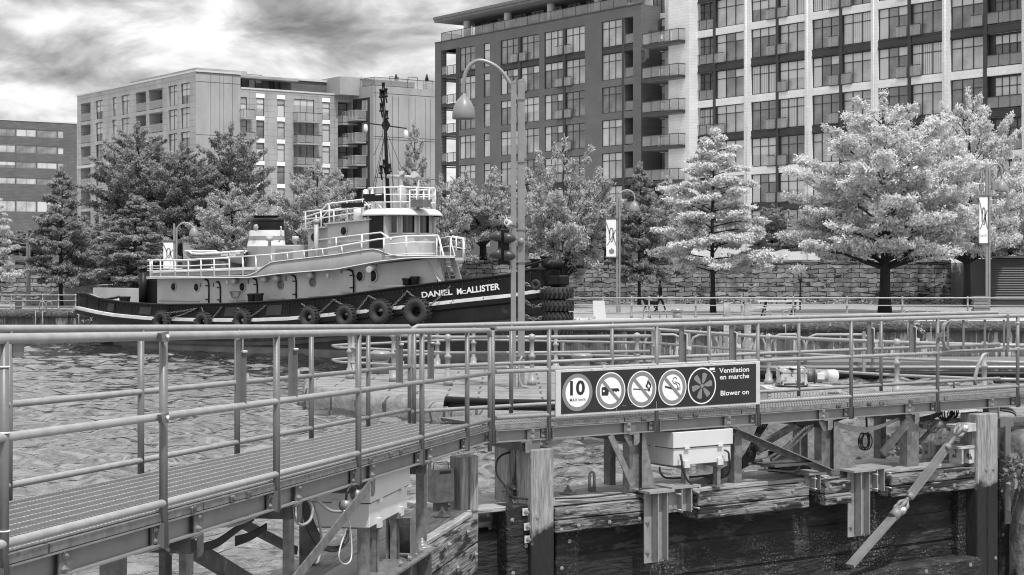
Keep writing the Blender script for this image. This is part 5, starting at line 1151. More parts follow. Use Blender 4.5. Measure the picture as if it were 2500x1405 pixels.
def quay_lamp(label, px, D, pytop, ph, pyhead, banner=None, mirror=False, boxes=False, scale=1):
    f = WD(D); x, zt_ = f.pix(px, pytop); t = thing('lamp_post', label, 'lamp post', f, (x, 0, QZ), None)
    m = MB(); m.box(x - .10, x - .0, .0, .1, QZ, zt_ - .1, .01); part('pole', m, M['lamp'], t); m = MB(); m.box(x + .03, x + .13, .02, .12, QZ, zt_ - .35, .01); part('pole', m, M['lamp'], t)
    xh = f.A(ph, 0); R = (xh - x) / 2 - .02; zh = f.Z(ph, pyhead, 0); za_ = zt_ - R - .05
    pts = [(x + .08, .07, za_ - 2.2), (x + .04, .07, za_ - .8), (x + .06, .07, za_)] + [(x + .06 + R - R * math.cos(k * math.pi / 8), .07, za_ + R * math.sin(k * math.pi / 8)) for k in range(1, 9)] + [(xh, .07, zh + .45)]
    m = MB(); m.tube(pts, .042, 8); part('arm', m, M['rail'], t)
    m = MB(); bell(m, (xh, .07, zh), .29, .52, 16); part('lamp_shade', m, M['lampd'], t)
    if banner:
        x0, z1 = f.pix(banner[0], banner[1], -.02); x1, z0 = f.pix(banner[2], banner[3], -.02)
        bt = thing('banner', banner[4], 'banner', f, (x0, -.03, z0)); m = MB(); m.box(x0, x1, -.03, -.02, z0, z1); part('cloth', m, M['sigw'], bt)
        a_, b_, c_ = MB(), MB(), MB(); banner_art(a_, b_, c_, None, x0, x1, z0, z1, -.034, None, banner[5]); part('knot_pattern', b_, M['lamp'], bt)
        if banner[5]: part('emblem', c_, M['lampd'], bt)
        if banner[6]:
            m = MB(); add_text(m, banner[6], (x0 + .12 * (x1 - x0), -.036, z0 + (z1 - z0) * .13), Vector((1, 0, .12)).normalized(), (0, 0, 1), width=(x1 - x0) * .76, height=.14, bold=.0, thick=0); part('lettering', m, M['lampd'], bt)
        m = MB(); m.box(x0 - .03, x1 + .1, -.05, .01, z1, z1 + .07); m.box(x0 - .03, x1 + .1, -.05, .01, z0 - .07, z0); part('rod', m, M['galvd'], bt)
    if boxes:
        m = MB(); q = f.P(2421, 455); m.box(q[0], q[0] + .26, -.1, .1, q[2] - .2, q[2] + .2, .02); q = f.P(2391, 457); m.box(q[0], q[0] + .2, -.1, .1, q[2] - .18, q[2] + .16, .02); q = f.P(2424, 493); m.box(q[0], q[0] + .18, -.1, .1, q[2] - .12, q[2] + .1, .02)
        for dx in (-.02, .06): q = f.P(2397, 430); m.tube([(q[0] + dx, 0, q[2] - 1.3), (q[0] + dx, 0, q[2] + .3)], .015, 5)
        part('equipment_case', m, M['lampd'], t)
    return t
quay_lamp('slim arched lamp post carrying a white knot banner on the far quay', 1509, 86.9, 462, 1549, 518, (1480, 536, 1504, 627, 'white banner with crossed knot bands and a small shield emblem', True, None))
quay_lamp('arched lamp post with dark equipment cases near the right edge', 2412, 80, 398, 2446, 468, (2391, 481, 2411, 594, 'narrow white banner with script lettering near the right edge', False, 'Coca-Cola'), boxes=True)
quay_lamp('thin arched lamp post behind the stern rail of the tug', 427, 95, 542, 473, 578, (399, 592, 423, 655, 'pale sunlit banner behind the tug stern rail', False, None))
quay_lamp('dark arched lamp post among the leftmost trees', 68, 98.5, 566, 108, 600)
# ================================================================ the tugboat
TU = Vector((math.cos(R_(-40)), math.sin(R_(-40)))); LT = 32.0
TO = Vector((1.9, 66.0)) - TU * LT
T = Frame(TO.x, TO.y, -40)
def interp(tab, x):
    if x <= tab[0][0]: return tab[0][1]
    for (x0, y0), (x1, y1) in zip(tab, tab[1:]):
        if x <= x1: return y0 + (y1 - y0) * (x - x0) / (x1 - x0)
    return tab[-1][1]
SHEER = [(190, 716), (214, 718), (230, 727), (288, 737), (341, 742), (400, 745), (504, 744), (578, 742), (650, 737.5), (721, 733), (820, 725), (965, 704.7), (1078, 690.5), (1164, 680.5), (1241, 673), (1277, 662), (1320, 655), (1362, 650), (1400, 646)]
RUB = [(190, 752), (205, 755), (227, 761), (288, 771), (379, 779), (422, 780), (536, 782.6), (680, 781), (788, 771), (879, 762.6), (967, 752.7), (1050, 744), (1164, 731), (1245, 723), (1277, 717), (1322, 711), (1400, 703)]
HB = 3.35
SS = 2.7
def hb(s):
    if s < SS + 4: return HB * (1 - max(0, (SS + 4 - s) / 4.0) ** 2.4) ** .5 if s > SS else 0
    if s > 20: return HB * max(0, 1 - ((s - 20) / 12.0) ** 2.3)
    return HB
def hw(s):
    if s < 4.6: return 0.02
    if s < 11: return HB * .97 * (1 - ((11 - s) / 6.4) ** 2.2) ** .6
    if s > 19: return HB * .97 * max(0, 1 - ((s - 19) / 12.0) ** 1.9)
    return HB * .97
def zprof(tab, s, b, lo=0):
    px, _ = T.proj(s, b, 3); z = T.Z(px, interp(tab, px), b); return z
ST = [2.7, 2.78, 3.0, 3.3, 3.7, 4.2, 4.9, 5.7, 6.7, 8, 9.2, 10.5, 12, 14, 16, 18, 20, 21.5, 23, 24.5, 26, 27.3, 28.5, 29.5, 30.3, 31, 31.5, 31.85, 32]
tug = thing('tugboat', 'old black hulled harbour tugboat with buff deckhouse moored at the far quay', 'tugboat', T, (0, 0, 0))
zsh = [zprof(SHEER, s, -max(hb(s), .02)) for s in ST]; zrb = [zprof(RUB, s, -max(hb(s), .02)) for s in ST]
def lay(level):
    near_, far_ = [], []
    for i, s in enumerate(ST):
        h_ = hb(s); w0 = hw(s)
        if level == 'top': y, z = h_ * 1.0, zsh[i]; ss = s
        elif level == 'rub': y, z = h_, zrb[i]; ss = s
        elif level == 'mid': y, z = h_ * .6 + w0 * .4, zrb[i] - .32; ss = s
        elif level == 'boot': y, z = w0 * .98 + (h_ - w0) * .12 * (1 if h_ > w0 else 0), .32; ss = s
        elif level == 'wl': y, z = w0, 0.0; ss = s
        else: y, z = w0 * .8, -1.2; ss = s
        near_.append((ss, -y, z)); far_.append((ss, y, z))
    return near_, far_
LV = [lay(k) for k in ('keel', 'wl', 'boot', 'mid', 'rub', 'top')]
for nm, i0, i1, mt in (('bulwark', 4, 5, 'hull'), ('upper_hull', 3, 4, 'hull'), ('lower_hull', 2, 3, 'hull2'), ('boot_topping', 0, 2, 'boot')):
    m = MB(); m.sheet([LV[i][0] for i in range(i0, i1 + 1)]); m.sheet([LV[i][1] for i in range(i0, i1 + 1)])
    part(nm, m, M[mt], tug)
m = MB(); nn, ff = LV[5]; m.sheet([nn, [(a, b * .92, z) for a, b, z in nn], [(a, b * .92, z - .9) for a, b, z in nn]]); m.sheet([ff, [(a, b * .92, z) for a, b, z in ff], [(a, b * .92, z - .9) for a, b, z in ff]]); part('bulwark_lining', m, M['tugg'], tug)
m = MB(); m.sheet([[(a, b * .95, z - .85) for a, b, z in nn], [(a, b * .95, z - .85) for a, b, z in ff]], False); part('main_deck', m, M['tuga'], tug)
m = MB()
for L_ in (nn, ff): m.tube([(a, b * 1.01, z + .01) for a, b, z in L_], .05, 6)
part('cap_rail', m, M['tblk'], tug)
for k, (dz, r, mt, nm) in enumerate(((.0, .085, 'strip', 'rub_rail'), (-.17, .12, 'tblk', 'rubber_fender'), (-1.02, .10, 'hull2', 'lower_rub_rail'))):
    m = MB()
    for L_ in LV[4]:
        sg = -1 if L_[5][1] < 0 else 1
        pts = [(a, (abs(b) + .05 - (.12 if k == 2 else 0)) * sg, z + dz) for a, b, z in L_[(3 if k == 2 else 0):-1]] ; n = len(pts)
        rows = [[(p[0], p[1] - sg * .1, p[2] + r) for p in pts], [(p[0], p[1] + sg * (r * .9), p[2] + r * .8) for p in pts], [(p[0], p[1] + sg * (r * .9), p[2] - r * .8) for p in pts], [(p[0], p[1] - sg * .1, p[2] - r) for p in pts]]
        m.sheet(rows, False)
    part(nm, m, M[mt], tug)
# doubler plates and stern details
m = MB()
for p0, p1 in ((340, 371), (548, 592), (650, 690), (262, 280)):
    s0, s1 = T.A(p0, -HB), T.A(p1, -HB); 
    def hp(s, k): return (s, -hb(s) - .02, zprof(SHEER, s, -hb(s)) * (1 - k) + zprof(RUB, s, -hb(s)) * k)
    m.quad(hp(s0, .75), hp(s1 - .1, .75), hp(s1, .2), hp(s0 + .1, .2))
part('doubler_plate', m, M['hull2'], tug)
# name
nb = lambda px: T.A(px, -2.9)
def hull_at(px, py):
    # point on the hull side by a small search
    best = None
    for i in range(200):
        s = 14 + i * .09
        if s > 31.9: break
        q = T.proj(s, -hb(s), 3)[0]
        if best is None or abs(q - px) < best[0]: best = (abs(q - px), s)
    s = best[1]; return Vector((s, -hb(s) - .02, T.Z(px, py, -hb(s))))
m = MB()
for s_, x0, y0, x1, y1, hpx in (('DANIEL', 1033.5, 727.3, 1105, 719.5, 13.5), ('M', 1116, 719.5, 1130, 718, 14.0), ('C', 1131.5, 718, 1139, 717, 8.5), ('ALLISTER', 1141, 717, 1225, 706.5, 14.5)):
    K = 16; Pk = [hull_at(x0 + (x1 - x0) * k / K, y0 + (y1 - y0) * k / K) for k in range(K + 1)]; Dd = T.w(*Pk[0]).y; hh = hpx * Dd / F
    P0, P1 = Pk[0], Pk[-1]; Pk = [Vector((P0.x + (P1.x - P0.x) * k / K, -hb(P0.x + (P1.x - P0.x) * k / K) - .05, P0.z + (P1.z - P0.z) * k / K)) for k in range(K + 1)]
    tv, tf = text_mesh(s_, .03); xs = [v[0] for v in tv]; xa, xb = min(xs), max(xs); vv = []
    for v in tv:
        u = (v[0] - xa) / (xb - xa) * K; k = min(K - 1, int(u)); q = Pk[k].lerp(Pk[k + 1], u - k); vv.append((q.x, q.y - .03 * v[1], q.z + v[1] / .7 * hh))
    m.add(vv, tf)
part('name_lettering', m, M['sigw'], tug)
# bow: heavy fender block, bitts, rope
def TP(px, py, b): return T.P(px, py, b)
s0 = 31.6; zb_ = zsh[-1]
m = MB(); c = Vector(T.P(1352, 690, -.3)); m.box(T.A(1334, -.6), T.A(1368, -.6), -.6, .0, c.z - .12, c.z + .28, .05); part('bow_pad', m, M['hull'], tug)
m = MB(); m.lathe([(.2, 0), (.2, .3), (.26, .33), (.26, .4), (0, .4)], 12, tuple(T.P(1333, 650, .0))); m.lathe([(.18, 0), (.18, .3), (.24, .33), (.24, .38), (0, .38)], 12, (30.3, .5, zb_ - .1)); part('bitt', m, M['tblk'], tug)
m = MB(); c = Vector(T.P(1350, 652, -.5)); m.lathe([(.22, -.35), (.17, -.3), (.17, .3), (.22, .35)], 12, (c.x, c.y, c.z + .1), 'y'); m.tube([c + Vector((-1.8, 0, -.1)), c + Vector((-1.2, -.1, .05)), c + Vector((-.7, .1, .2)), c + Vector((-.2, 0, .32)), c + Vector((.2, 0, .1)), c + Vector((-.2, -.1, -.1)), c + Vector((-.9, -.15, -.12))], .055, 6); part('winch_and_rope', m, M['tblk'], tug)
# ---------------------------------------------------------------- deckhouse
BH = -2.35
s0, s1 = T.A(384, BH), T.A(1041, BH)
top = lambda s: interp([(T.A(384, BH), T.Z(384, 680, BH)), (T.A(620, BH), T.Z(620, 677, BH)), (T.A(822, BH), T.Z(822, 657, BH)), (T.A(1041, BH), T.Z(1041, 630, BH))], s)
rows_t = [s0 + (s1 - s0) * i / 24 for i in range(25)]
def hwid(s): return 2.35 * min(1, (1 - max(0, (s - (s1 - 5)) / 12) ** 1.5)) if s > s1 - 5 else 2.35
m = MB(); m.sheet([[(s, -hwid(s), 1.0) for s in rows_t], [(s, -hwid(s), top(s)) for s in rows_t]]); 
def farh(s):
    b = hwid(s)
    while b > -1.4 and T.proj(s, b, 4)[0] > 1088: b -= .05
    return b
m.sheet([[(s, farh(s), 1.0) for s in rows_t], [(s, farh(s), top(s)) for s in rows_t]]); m.quad((s1, -hwid(s1), 1), (s1, farh(s1), 1), (s1, farh(s1), top(s1)), (s1, -hwid(s1), top(s1)))
m.quad((s0, -2.35, 1), (s0, 2.35, 1), (s0, 2.35, top(s0)), (s0, -2.35, top(s0)))
house = part('deckhouse', m, M['tugg'], tug)
# boat deck edge and apron
BE = -2.75
e0, e1 = T.A(358, BE), T.A(1071, BE)
APT = [(358, 677), (600, 674), (622, 668), (645, 650), (664, 640), (820, 622), (908, 608), (930, 612), (950, 622), (975, 626), (1013, 625), (1071, 626)]
APB = [(358, 680), (610, 678), (680, 669), (822, 657.7), (922, 639), (993, 630.7), (1071, 629)]
ss = [e0 + (e1 - e0) * i / 60 for i in range(61)]
def bw_(s): return -BE * (1 if s < e1 - 5 else (1 - .35 * ((s - e1 + 5) / 5) ** 2))
def zt2(tab, s): px, _ = T.proj(s, -bw_(s), 4); return T.Z(px, interp(tab, px), -bw_(s))
m = MB(); up = [(s, -bw_(s), zt2(APT, s)) for s in ss]; dn = [(s, -bw_(s), zt2(APB, s)) for s in ss]
def farb(s):
    b = bw_(s)
    while b > -1.5 and T.proj(s, b, 4)[0] > 1134: b -= .05
    return b
fdn = [(a, farb(a), z) for a, b, z in dn]; fup = [(a, farb(a), z) for a, b, z in up]
m.sheet([dn, up, [(a, b + .05, z) for a, b, z in up], [(a, b + .05, z) for a, b, z in dn]]); m.sheet([fdn, fup]); part('boat_deck_apron', m, M['tuga'], tug)
m = MB(); m.sheet([[(a, b, z + .02) for a, b, z in dn], [(a, b, z + .02) for a, b, z in fdn]], False); m.sheet([[(a, b, z - .03) for a, b, z in dn], [(a, b, z - .03) for a, b, z in fdn]], False); m.quad(dn[-1], fdn[-1], (fdn[-1][0], fdn[-1][1], fdn[-1][2] - .12), (dn[-1][0], dn[-1][1], dn[-1][2] - .12)); part('boat_deck', m, M['tugg'], tug)
m = MB(); m.tube([(a, b - .01, z) for a, b, z in up], .02, 6); m.tube([(a, b - .02, z) for a, b, z in dn], .022, 6); part('deck_edge_strip', m, M['tugw'], tug)
# doors and portholes on the deckhouse side
def porth(px, py, r, blank=False):
    p = T.P(px, py, BH); s = p[0]; y = -hwid(s) - .01; p = T.P(px, py, y); m = MB()
    m.lathe([(r * 1.22, .0), (r * 1.22, -.03), (r * 1.0, -.035), (r * 1.0, -.01)], 18, (p[0], y, p[2]), 'y'); rim = part('porthole', m, M['tugg' if not blank else 'tuga'], tug)
    m = MB(); m.lathe([(r, 0), (r, -.015), (0, -.015)], 18, (p[0], y, p[2]), 'y'); part('glass', m, M['tblk'] if not blank else M['boot'], rim)
for px, py, r, bl in ((424, 701, .17, 0), (480, 702, .17, 0), (592, 701, .18, 0), (685, 696, .17, 1), (763, 689.5, .17, 1), (879, 675, .2, 0), (910, 674, .24, 0)): porth(px, py, r, bl)
def door(px0, px1, pyt, pyb, y=BH, mt='tugg'):
    a0, z1 = T.pix(px0, pyt, y - .03); a1, z0 = T.pix(px1, pyb, y - .03); r = .22; m = MB(); yy = y - .03
    pl = [(a0, z0), (a1, z0), (a1, z1 - r), (a1 - r * .3, z1 - r * .3), (a1 - r, z1), (a0 + r, z1), (a0 + r * .3, z1 - r * .3), (a0, z1 - r)]
    m.prism(pl, yy, y + .01); d = part('door', m, M[mt], tug); m = MB()
    m.tube([(a1 + .05, yy, z0), (a1 + .05, yy, z1 - r), (a1 - .02, yy, z1 - .02), (a1 - r, yy, z1 + .03), (a0 + r * 2, yy, z1 + .04)], .035, 6)
    for k in (.2, .75): m.box(a1 - .15, a1 + .06, yy - .04, yy, z0 + (z1 - z0) * k, z0 + (z1 - z0) * k + .05)
    part('door_frame', m, M['tblk'], d); m = MB(); m.box(a0 + .08, a0 + .12, yy - .04, yy, z0 + .8, z0 + 1.0); part('handle', m, M['boot'], d)
for p0, p1, yt, yb in ((487, 508, 684, 745), (518, 536, 690, 745), (603, 626, 682, 738), (695, 721, 674, 732), (830, 861, 661, 715)): door(p0, p1, yt, yb)
m = MB()
for px, py in ((578, 686), (651, 682), (681, 680), (764, 672)):
    p = T.P(px, py, BH - .05); m.lathe([(.17, -.25), (.16, -.2), (.13, 0)], 12, p, 'y')
p = T.P(672, 682, BH - .05); m.lathe([(.1, -.15), (.1, 0)], 12, p, 'y'); part('ventilator', m, M['tugg'], tug)
p = T.P(910, 653, BH); m = MB(); m.tube([(p[0], p[1] + .1, p[2] + .05), (p[0] + .1, p[1] - .35, p[2] - .1)], [.1, .13], 12); part('floodlight', m, M['tugw'], tug)
for px, py in ((800, 666), (555, 684), (815, 622)):
    p = T.P(px, py, BE + .1); m = MB(); m.lathe([(.05, 0), (.07, -.05), (.07, -.22), (.03, -.26)], 8, p); part('deck_light', m, M['mount'], tug)
# white side strips / small rails
m = MB()
for x0, y0, x1, y1 in ((387, 733, 487, 735), (560, 734, 600, 733), (655, 731, 695, 729), (752, 725, 825, 720), (900, 700, 998, 699)): m.tube([T.P(x0, y0, BH - .05), T.P(x1, y1, BH - .05)], .02, 5)
part('grab_rail', m, M['tugg'], tug)
# bitts along the side deck
for px, py in ((614, 718), (633, 717), (993, 680), (1013, 676), (300, 725), (309, 725)):
    hh_ = hull_at(px, py) if px > 400 else None; p = T.P(px, py, -hb(hh_.x) + .45 if hh_ else -1.2); m = MB(); m.lathe([(.17, -.7), (.17, -.12), (.2, -.05), (.22, 0), (.13, .02), (0, .02)], 12, p); part('bitt', m, M['tblk'], tug)
p = T.P(1035, 679, -1.6); m = MB(); m.lathe([(.1, -.5), (.1, 0), (.2, .02), (.2, .28), (0, .28)], 12, p); part('mushroom_vent', m, M['tugw'], tug)
# basket rack
m = MB(); c = T.P(575, 712, BH - .1)
for k in range(3): m.tube([T.P(561 + 2 * k, 713, BH - .1), T.P(566 + k, 727, BH - .2), T.P(577, 731 - 3 * k, BH - .25), T.P(583 - k, 726, BH - .2), T.P(588 - 2 * k, 712, BH - .1)], .02, 5)
m.tube([T.P(561, 713, BH - .1), T.P(588, 712, BH - .1)], .02, 5); part('buoy_rack', m, M['boot'], tug)
# stern dark machinery
m = MB(); p = T.P(349, 742, -1.0); m.lathe([(.2, 0), (.2, 1.5), (0, 1.5)], 12, p); p = T.P(368, 745, -.8); m.box(p[0] - .4, p[0] + .6, p[1], p[1] + .8, p[2] - .2, p[2] + 1.2); m.box(p[0] - .9, p[0] + .8, p[1] - .6, p[1] + .9, p[2] - .2, p[2] + .1); part('towing_gear', m, M['tblk'], tug)
m = MB(); p = T.P(300, 722, .8); m.box(p[0] - 2.5, p[0] + 2, .8, 1.2, zsh[4] - .5, zsh[4] + .2); part('inner_bulwark', m, M['tugg'], tug)
# ---------------------------------------------------------------- funnel casing
F0 = -1.35
a0, z0 = T.pix(660, 650, F0); a1, z1 = T.pix(741, 598, F0); m = MB(); m.box(a0, a1, F0, -F0, z0 - .6, z1, .03); part('engine_casing', m, M['tugg'], tug, )
m = MB()
for px in (684, 704): p = T.P(px, 625, F0); m.box(p[0] - .28, p[0] + .28, F0 - .03, F0, p[2] - .35, p[2] + .3)
part('casing_hatch', m, M['tuga'], tug)
for px in (658, 721): p = T.P(px, 597, F0 + .4); m = MB(); m.lathe([(.07, -.1), (.07, .15), (.15, .16), (.15, .36), (0, .36)], 10, p); part('mushroom_vent', m, M['tugg'], tug)
def ell(px0, px1, py, bc, k=.72):
    """ellipse of a horizontal slice of the funnel at this pixel row"""
    cpx = (px0 + px1) / 2; a, z = T.pix(cpx, py, bc); r = (T.A(px1, bc) - T.A(px0, bc)) / 2
    # width seen = projection of ellipse (r_a along a, r_b along b)
    return a, z, r
def funnel(levels, mt, nm, cap=False, n=28):
    m = MB(); rows = []
    for px0, px1, py in levels:
        D_ = T.w(*T.P((px0 + px1) / 2, py, 0)).y; wv = (px1 - px0) * D_ / F; a, z = T.pix((px0 + px1) / 2, py, 0)
        th = R_(40 + 8); ra = wv / 2 / math.sqrt(math.cos(th) ** 2 + (.62 * math.sin(th)) ** 2); rb = ra * .62
        rows.append([(a + ra * math.cos(2 * math.pi * k / n), rb * math.sin(2 * math.pi * k / n), z) for k in range(n + 1)])
    m.sheet(rows)
    if cap: m.quad(*rows[-1][:-1])
    return part(nm, m, M[mt], tug)
fl = [(597, 700, 665), (603, 697, 602), (606, 695, 588), (608, 694, 577), (610, 693.5, 563), (612, 693, 551), (612.5, 692, 538)]
funnel(fl[0:2], 'tuga', 'funnel'); funnel(fl[1:3], 'tugw', 'funnel_band'); funnel(fl[2:4], 'tuga', 'funnel'); funnel(fl[3:5], 'tugw', 'funnel_band'); fz = funnel(fl[4:], 'tblk', 'funnel_top', True)
funnel([(612, 693, 542), (611, 694, 540.5), (613, 692, 535), (618, 688, 533)], 'tblk', 'funnel_rim', True)
m = MB()
for px in (635, 663): p = T.P(px, 534, 0); m.lathe([(.28, -.1), (.28, .06), (.34, .08), (.34, .14), (0, .15)], 12, p)
part('exhaust_pipe', m, M['tblk'], tug)
m = MB(); p = T.P(686, 553, -.9); m.tube([(p[0], p[1], p[2]), (p[0], p[1], p[2] - .55), (p[0] - .15, p[1], p[2] - .7)], .035, 6); part('whistle_pipe', m, M['mount'], tug)
m = MB(); p = T.P(625, 556, -.75); m.lathe([(.16, -.02), (.16, .0)], 12, p, 'y'); part('funnel_port', m, M['mount'], tug)
# ---------------------------------------------------------------- upper cabin and wheelhouse
UC = -1.55
a0 = T.A(744, UC); a1 = T.A(800, UC); a2 = T.A(905, UC); zA = T.Z(744, 561, UC); zB = T.Z(800, 549, UC); zC = T.Z(897, 538, UC); zl = T.Z(744, 640, UC) - .3
m = MB(); m.prism([(a0, zl), (a1, zl), (a1, zB - .12), (a0, zA)], UC + .2, -UC - .2); cab1 = part('engineer_cabin', m, M['tugg'], tug)
m = MB(); m.prism([(a1, zl), (a2, zl), (a2, zC), (a1, zB)], UC, -UC); cab2 = part('upper_cabin', m, M['tugg'], tug)
m = MB(); m.beam((a0 - .15, 0, zA + .02), (a1 + .1, 0, zB - .09), 3.1, .06); m.beam((a1 - .1, 0, zB + .03), (a2 + .1, 0, zC + .03), 3.4, .06); part('cabin_roof', m, M['tugg'], tug)
for px, py, yy in ((767, 579.5, UC + .18), (840, 564.5, UC - .02)):
    p = T.P(px, py, yy); m = MB(); m.lathe([(.21, 0), (.21, -.03), (0, -.03)], 16, (p[0], yy, p[2]), 'y'); rm = part('porthole', m, M['tugg'], tug); m = MB(); m.lathe([(.17, -.031), (.17, -.035), (0, -.036)], 16, (p[0], yy, p[2]), 'y'); part('glass', m, M['tblk'], rm)
m = MB(); p = T.P(772, 545, UC - .1); m.tube([p, (p[0], p[1], zl)], .1, 8); m.lathe([(.14, 0), (.14, .15), (0, .16)], 8, p); part('vent_pipe', m, M['tugg'], tug)
m = MB(); m.tube([T.P(797, 597, UC - .05), T.P(900, 586, UC - .05)], .02, 5); part('grab_rail', m, M['tugg'], tug)
# wheelhouse
cw, _ = T.pix(981, 560, 0); D_ = T.w(cw, 0, 5).y; RW = 76 * D_ / F; zf0 = T.Z(981, 628, 0) - .35; zw0 = T.Z(981, 571, -.6); zw1 = T.Z(981, 522, -.6); zr = T.Z(981, 527, 0)
cang = math.atan2(-.766 - 0 + .0, .643); CA = math.atan2((Vector((0, 0)) - T.o - T.u * cw).dot(T.n), (Vector((0, 0)) - T.o - T.u * cw).dot(T.u))
def cyl(th, z, r=None): r = r or RW; return (cw + r * math.cos(th), r * math.sin(th), z)
def thp(px): v = max(-.98, min(.98, (px - 981) / 76.0)); return CA + math.asin(v)
m = MB(); n = 40; m.sheet([[cyl(2 * math.pi * k / n, z) for k in range(n + 1)] for z in (zf0, zw0)]); m.sheet([[cyl(2 * math.pi * k / n, z, RW + (.0)) for k in range(n + 1)] for z in (zw1, zr + .1)]); m.quad(*[cyl(2 * math.pi * k / n, zw0) for k in range(n)])
part('wheelhouse', m, M['tugg'], tug)
wins = [(943, 971), (981, 1012), (1021, 1046), (1051, 1056.2)]
gaps = []
edges_ = [thp(x) for w_ in wins for x in w_]
full = [(thp(935), edges_[0])] + [(edges_[2 * i + 1], edges_[2 * i + 2]) for i in range(3)]
m = MB()
for t0, t1 in full: m.sheet([[cyl(t0 + (t1 - t0) * k / 3, z) for k in range(4)] for z in (zw0, zw1)])
tb = edges_[-1]; te = thp(905) + 2 * math.pi
for i in range(5):
    t0 = tb + (te - tb) * (i / 5); t1 = t0 + (te - tb) * .07; m.sheet([[cyl(t0, z), cyl(t1, z)] for z in (zw0, zw1)])
part('window_pillar', m, M['tugg'], tug)
def winframe(t0, t1, lb=None):
    m = MB()
    for t in (t0, t1): m.beam(cyl(t, zw0, RW + .03), cyl(t, zw1, RW + .03), .07, .07, (math.cos(t), math.sin(t), 0))
    for z in (zw0, zw1): 
        for k in range(3): m.beam(cyl(t0 + (t1 - t0) * k / 3, z, RW + .03), cyl(t0 + (t1 - t0) * (k + 1) / 3, z, RW + .03), .08, .06)
    f = part('window', m, M['tugg'], tug); m = MB(); m.sheet([[cyl(t0 + (t1 - t0) * k / 3, z, RW - .05) for k in range(4)] for z in (zw0, zw1)]); part('pane', m, M['tglass'], f)
    m = MB(); m.beam(cyl(t0 + .03, zw0 + .05, RW + .01), cyl(t0 + .03, zw1 - .05, RW + .01), .06, .04, (math.cos(t0), math.sin(t0), 0)); m.beam(cyl(t1 - .03, zw0 + .05, RW + .01), cyl(t1 - .03, zw1 - .05, RW + .01), .06, .04, (math.cos(t1), math.sin(t1), 0)); part('sash', m, M['tblk'], f)
for w_ in wins: winframe(thp(w_[0]), thp(w_[1]))
for i in range(5):
    t0 = tb + (te - tb) * (i / 5) + (te - tb) * .07; t1 = tb + (te - tb) * (i + 1) / 5; winframe(t0, t1)
# side door (dark, open)
m = MB(); zdt, zdb = T.Z(915, 527, UC), T.Z(915, 606, UC); aa0, aa1 = T.A(903, UC), T.A(936, UC); m.box(aa0, aa1, UC - .04, UC + .02, zdb, zdt); part('door', m, M['tblk'], tug, label='dark open wheelhouse side door')
m = MB(); m.box(T.A(897, UC), T.A(940, UC), UC, -UC, zf0, zr); part('wheelhouse_back', m, M['tugg'], tug)
# roof
RR = 102 * D_ / F; zrf = T.Z(981, 529, 0); m = MB()
prof = [(RR * .98, 0), (RR, .03), (RR * .97, .09), (RR * .9, .22), (RR * .84, .28), (RR * .7, .32), (0, .36)]
m.lathe(prof, 40, (cw, 0, zrf)); m.lathe([(RR * .97, 0), (RR * .7, .0), (0, 0)], 40, (cw, 0, zrf - .004)); part('wheelhouse_roof', m, M['tugr'], tug)
zro = zrf + .30
# upper rails
def trail(nm, tops, posts, levels, b=None, r=.035, mt='tugw'):
    """tops: list of (px,py,b); posts: indices; each level shifts down"""
    m = MB()
    for k, dz in enumerate(levels): m.tube([(p[0], p[1], p[2] - dz) for p in [T.P(*q) for q in tops]], r if k == 0 else r * .75, 6)
    R0 = part(nm, m, M[mt], tug); m = MB()
    for px, py, b_, py2 in posts: p = T.P(px, py, b_); z2 = T.Z(px, py2, b_); m.tube([p, (p[0], p[1], z2)], r * 1.0, 6)
    part('stanchion', m, M[mt], R0)
# monkey island rail on wheelhouse roof
m = MB(); R1 = RR * .80; tt = [CA - 1.5 + k * 3.0 / 14 for k in range(15)]; H = .88
tt = [CA - 2.0 + k * 4.9 / 20 for k in range(21)]
for dz, r in ((H, .035), (H * .66, .025), (H * .3, .025)): m.tube([(cw + R1 * math.cos(t), R1 * math.sin(t), zro + dz) for t in tt], r, 6)
mr = part('roof_rail', m, M['tugw'], tug); m = MB()
for k in range(0, 21, 2): t = tt[k]; m.tube([(cw + R1 * math.cos(t), R1 * math.sin(t), zro - .05), (cw + R1 * math.cos(t), R1 * math.sin(t), zro + H)], .035, 6)
part('stanchion', m, M['tugw'], mr)
UB = UC + .15
trail('upper_rail', [(741, 518, UB), (787, 512, UB), (800, 498, UB), (890, 487, UB)], [(746, 518, UB, 560), (784, 512, UB, 556), (804, 498, UB, 546), (848, 492, UB, 541), (886, 487, UB, 537)], (0, .33))
trail('upper_rail', [(741, 532, -UB), (790, 516, -UB), (860, 505, -UB), (905, 500, -UB)], [(772, 525, -UB, 548), (815, 515, -UB, 545), (872, 505, -UB, 535)], (0, .3))
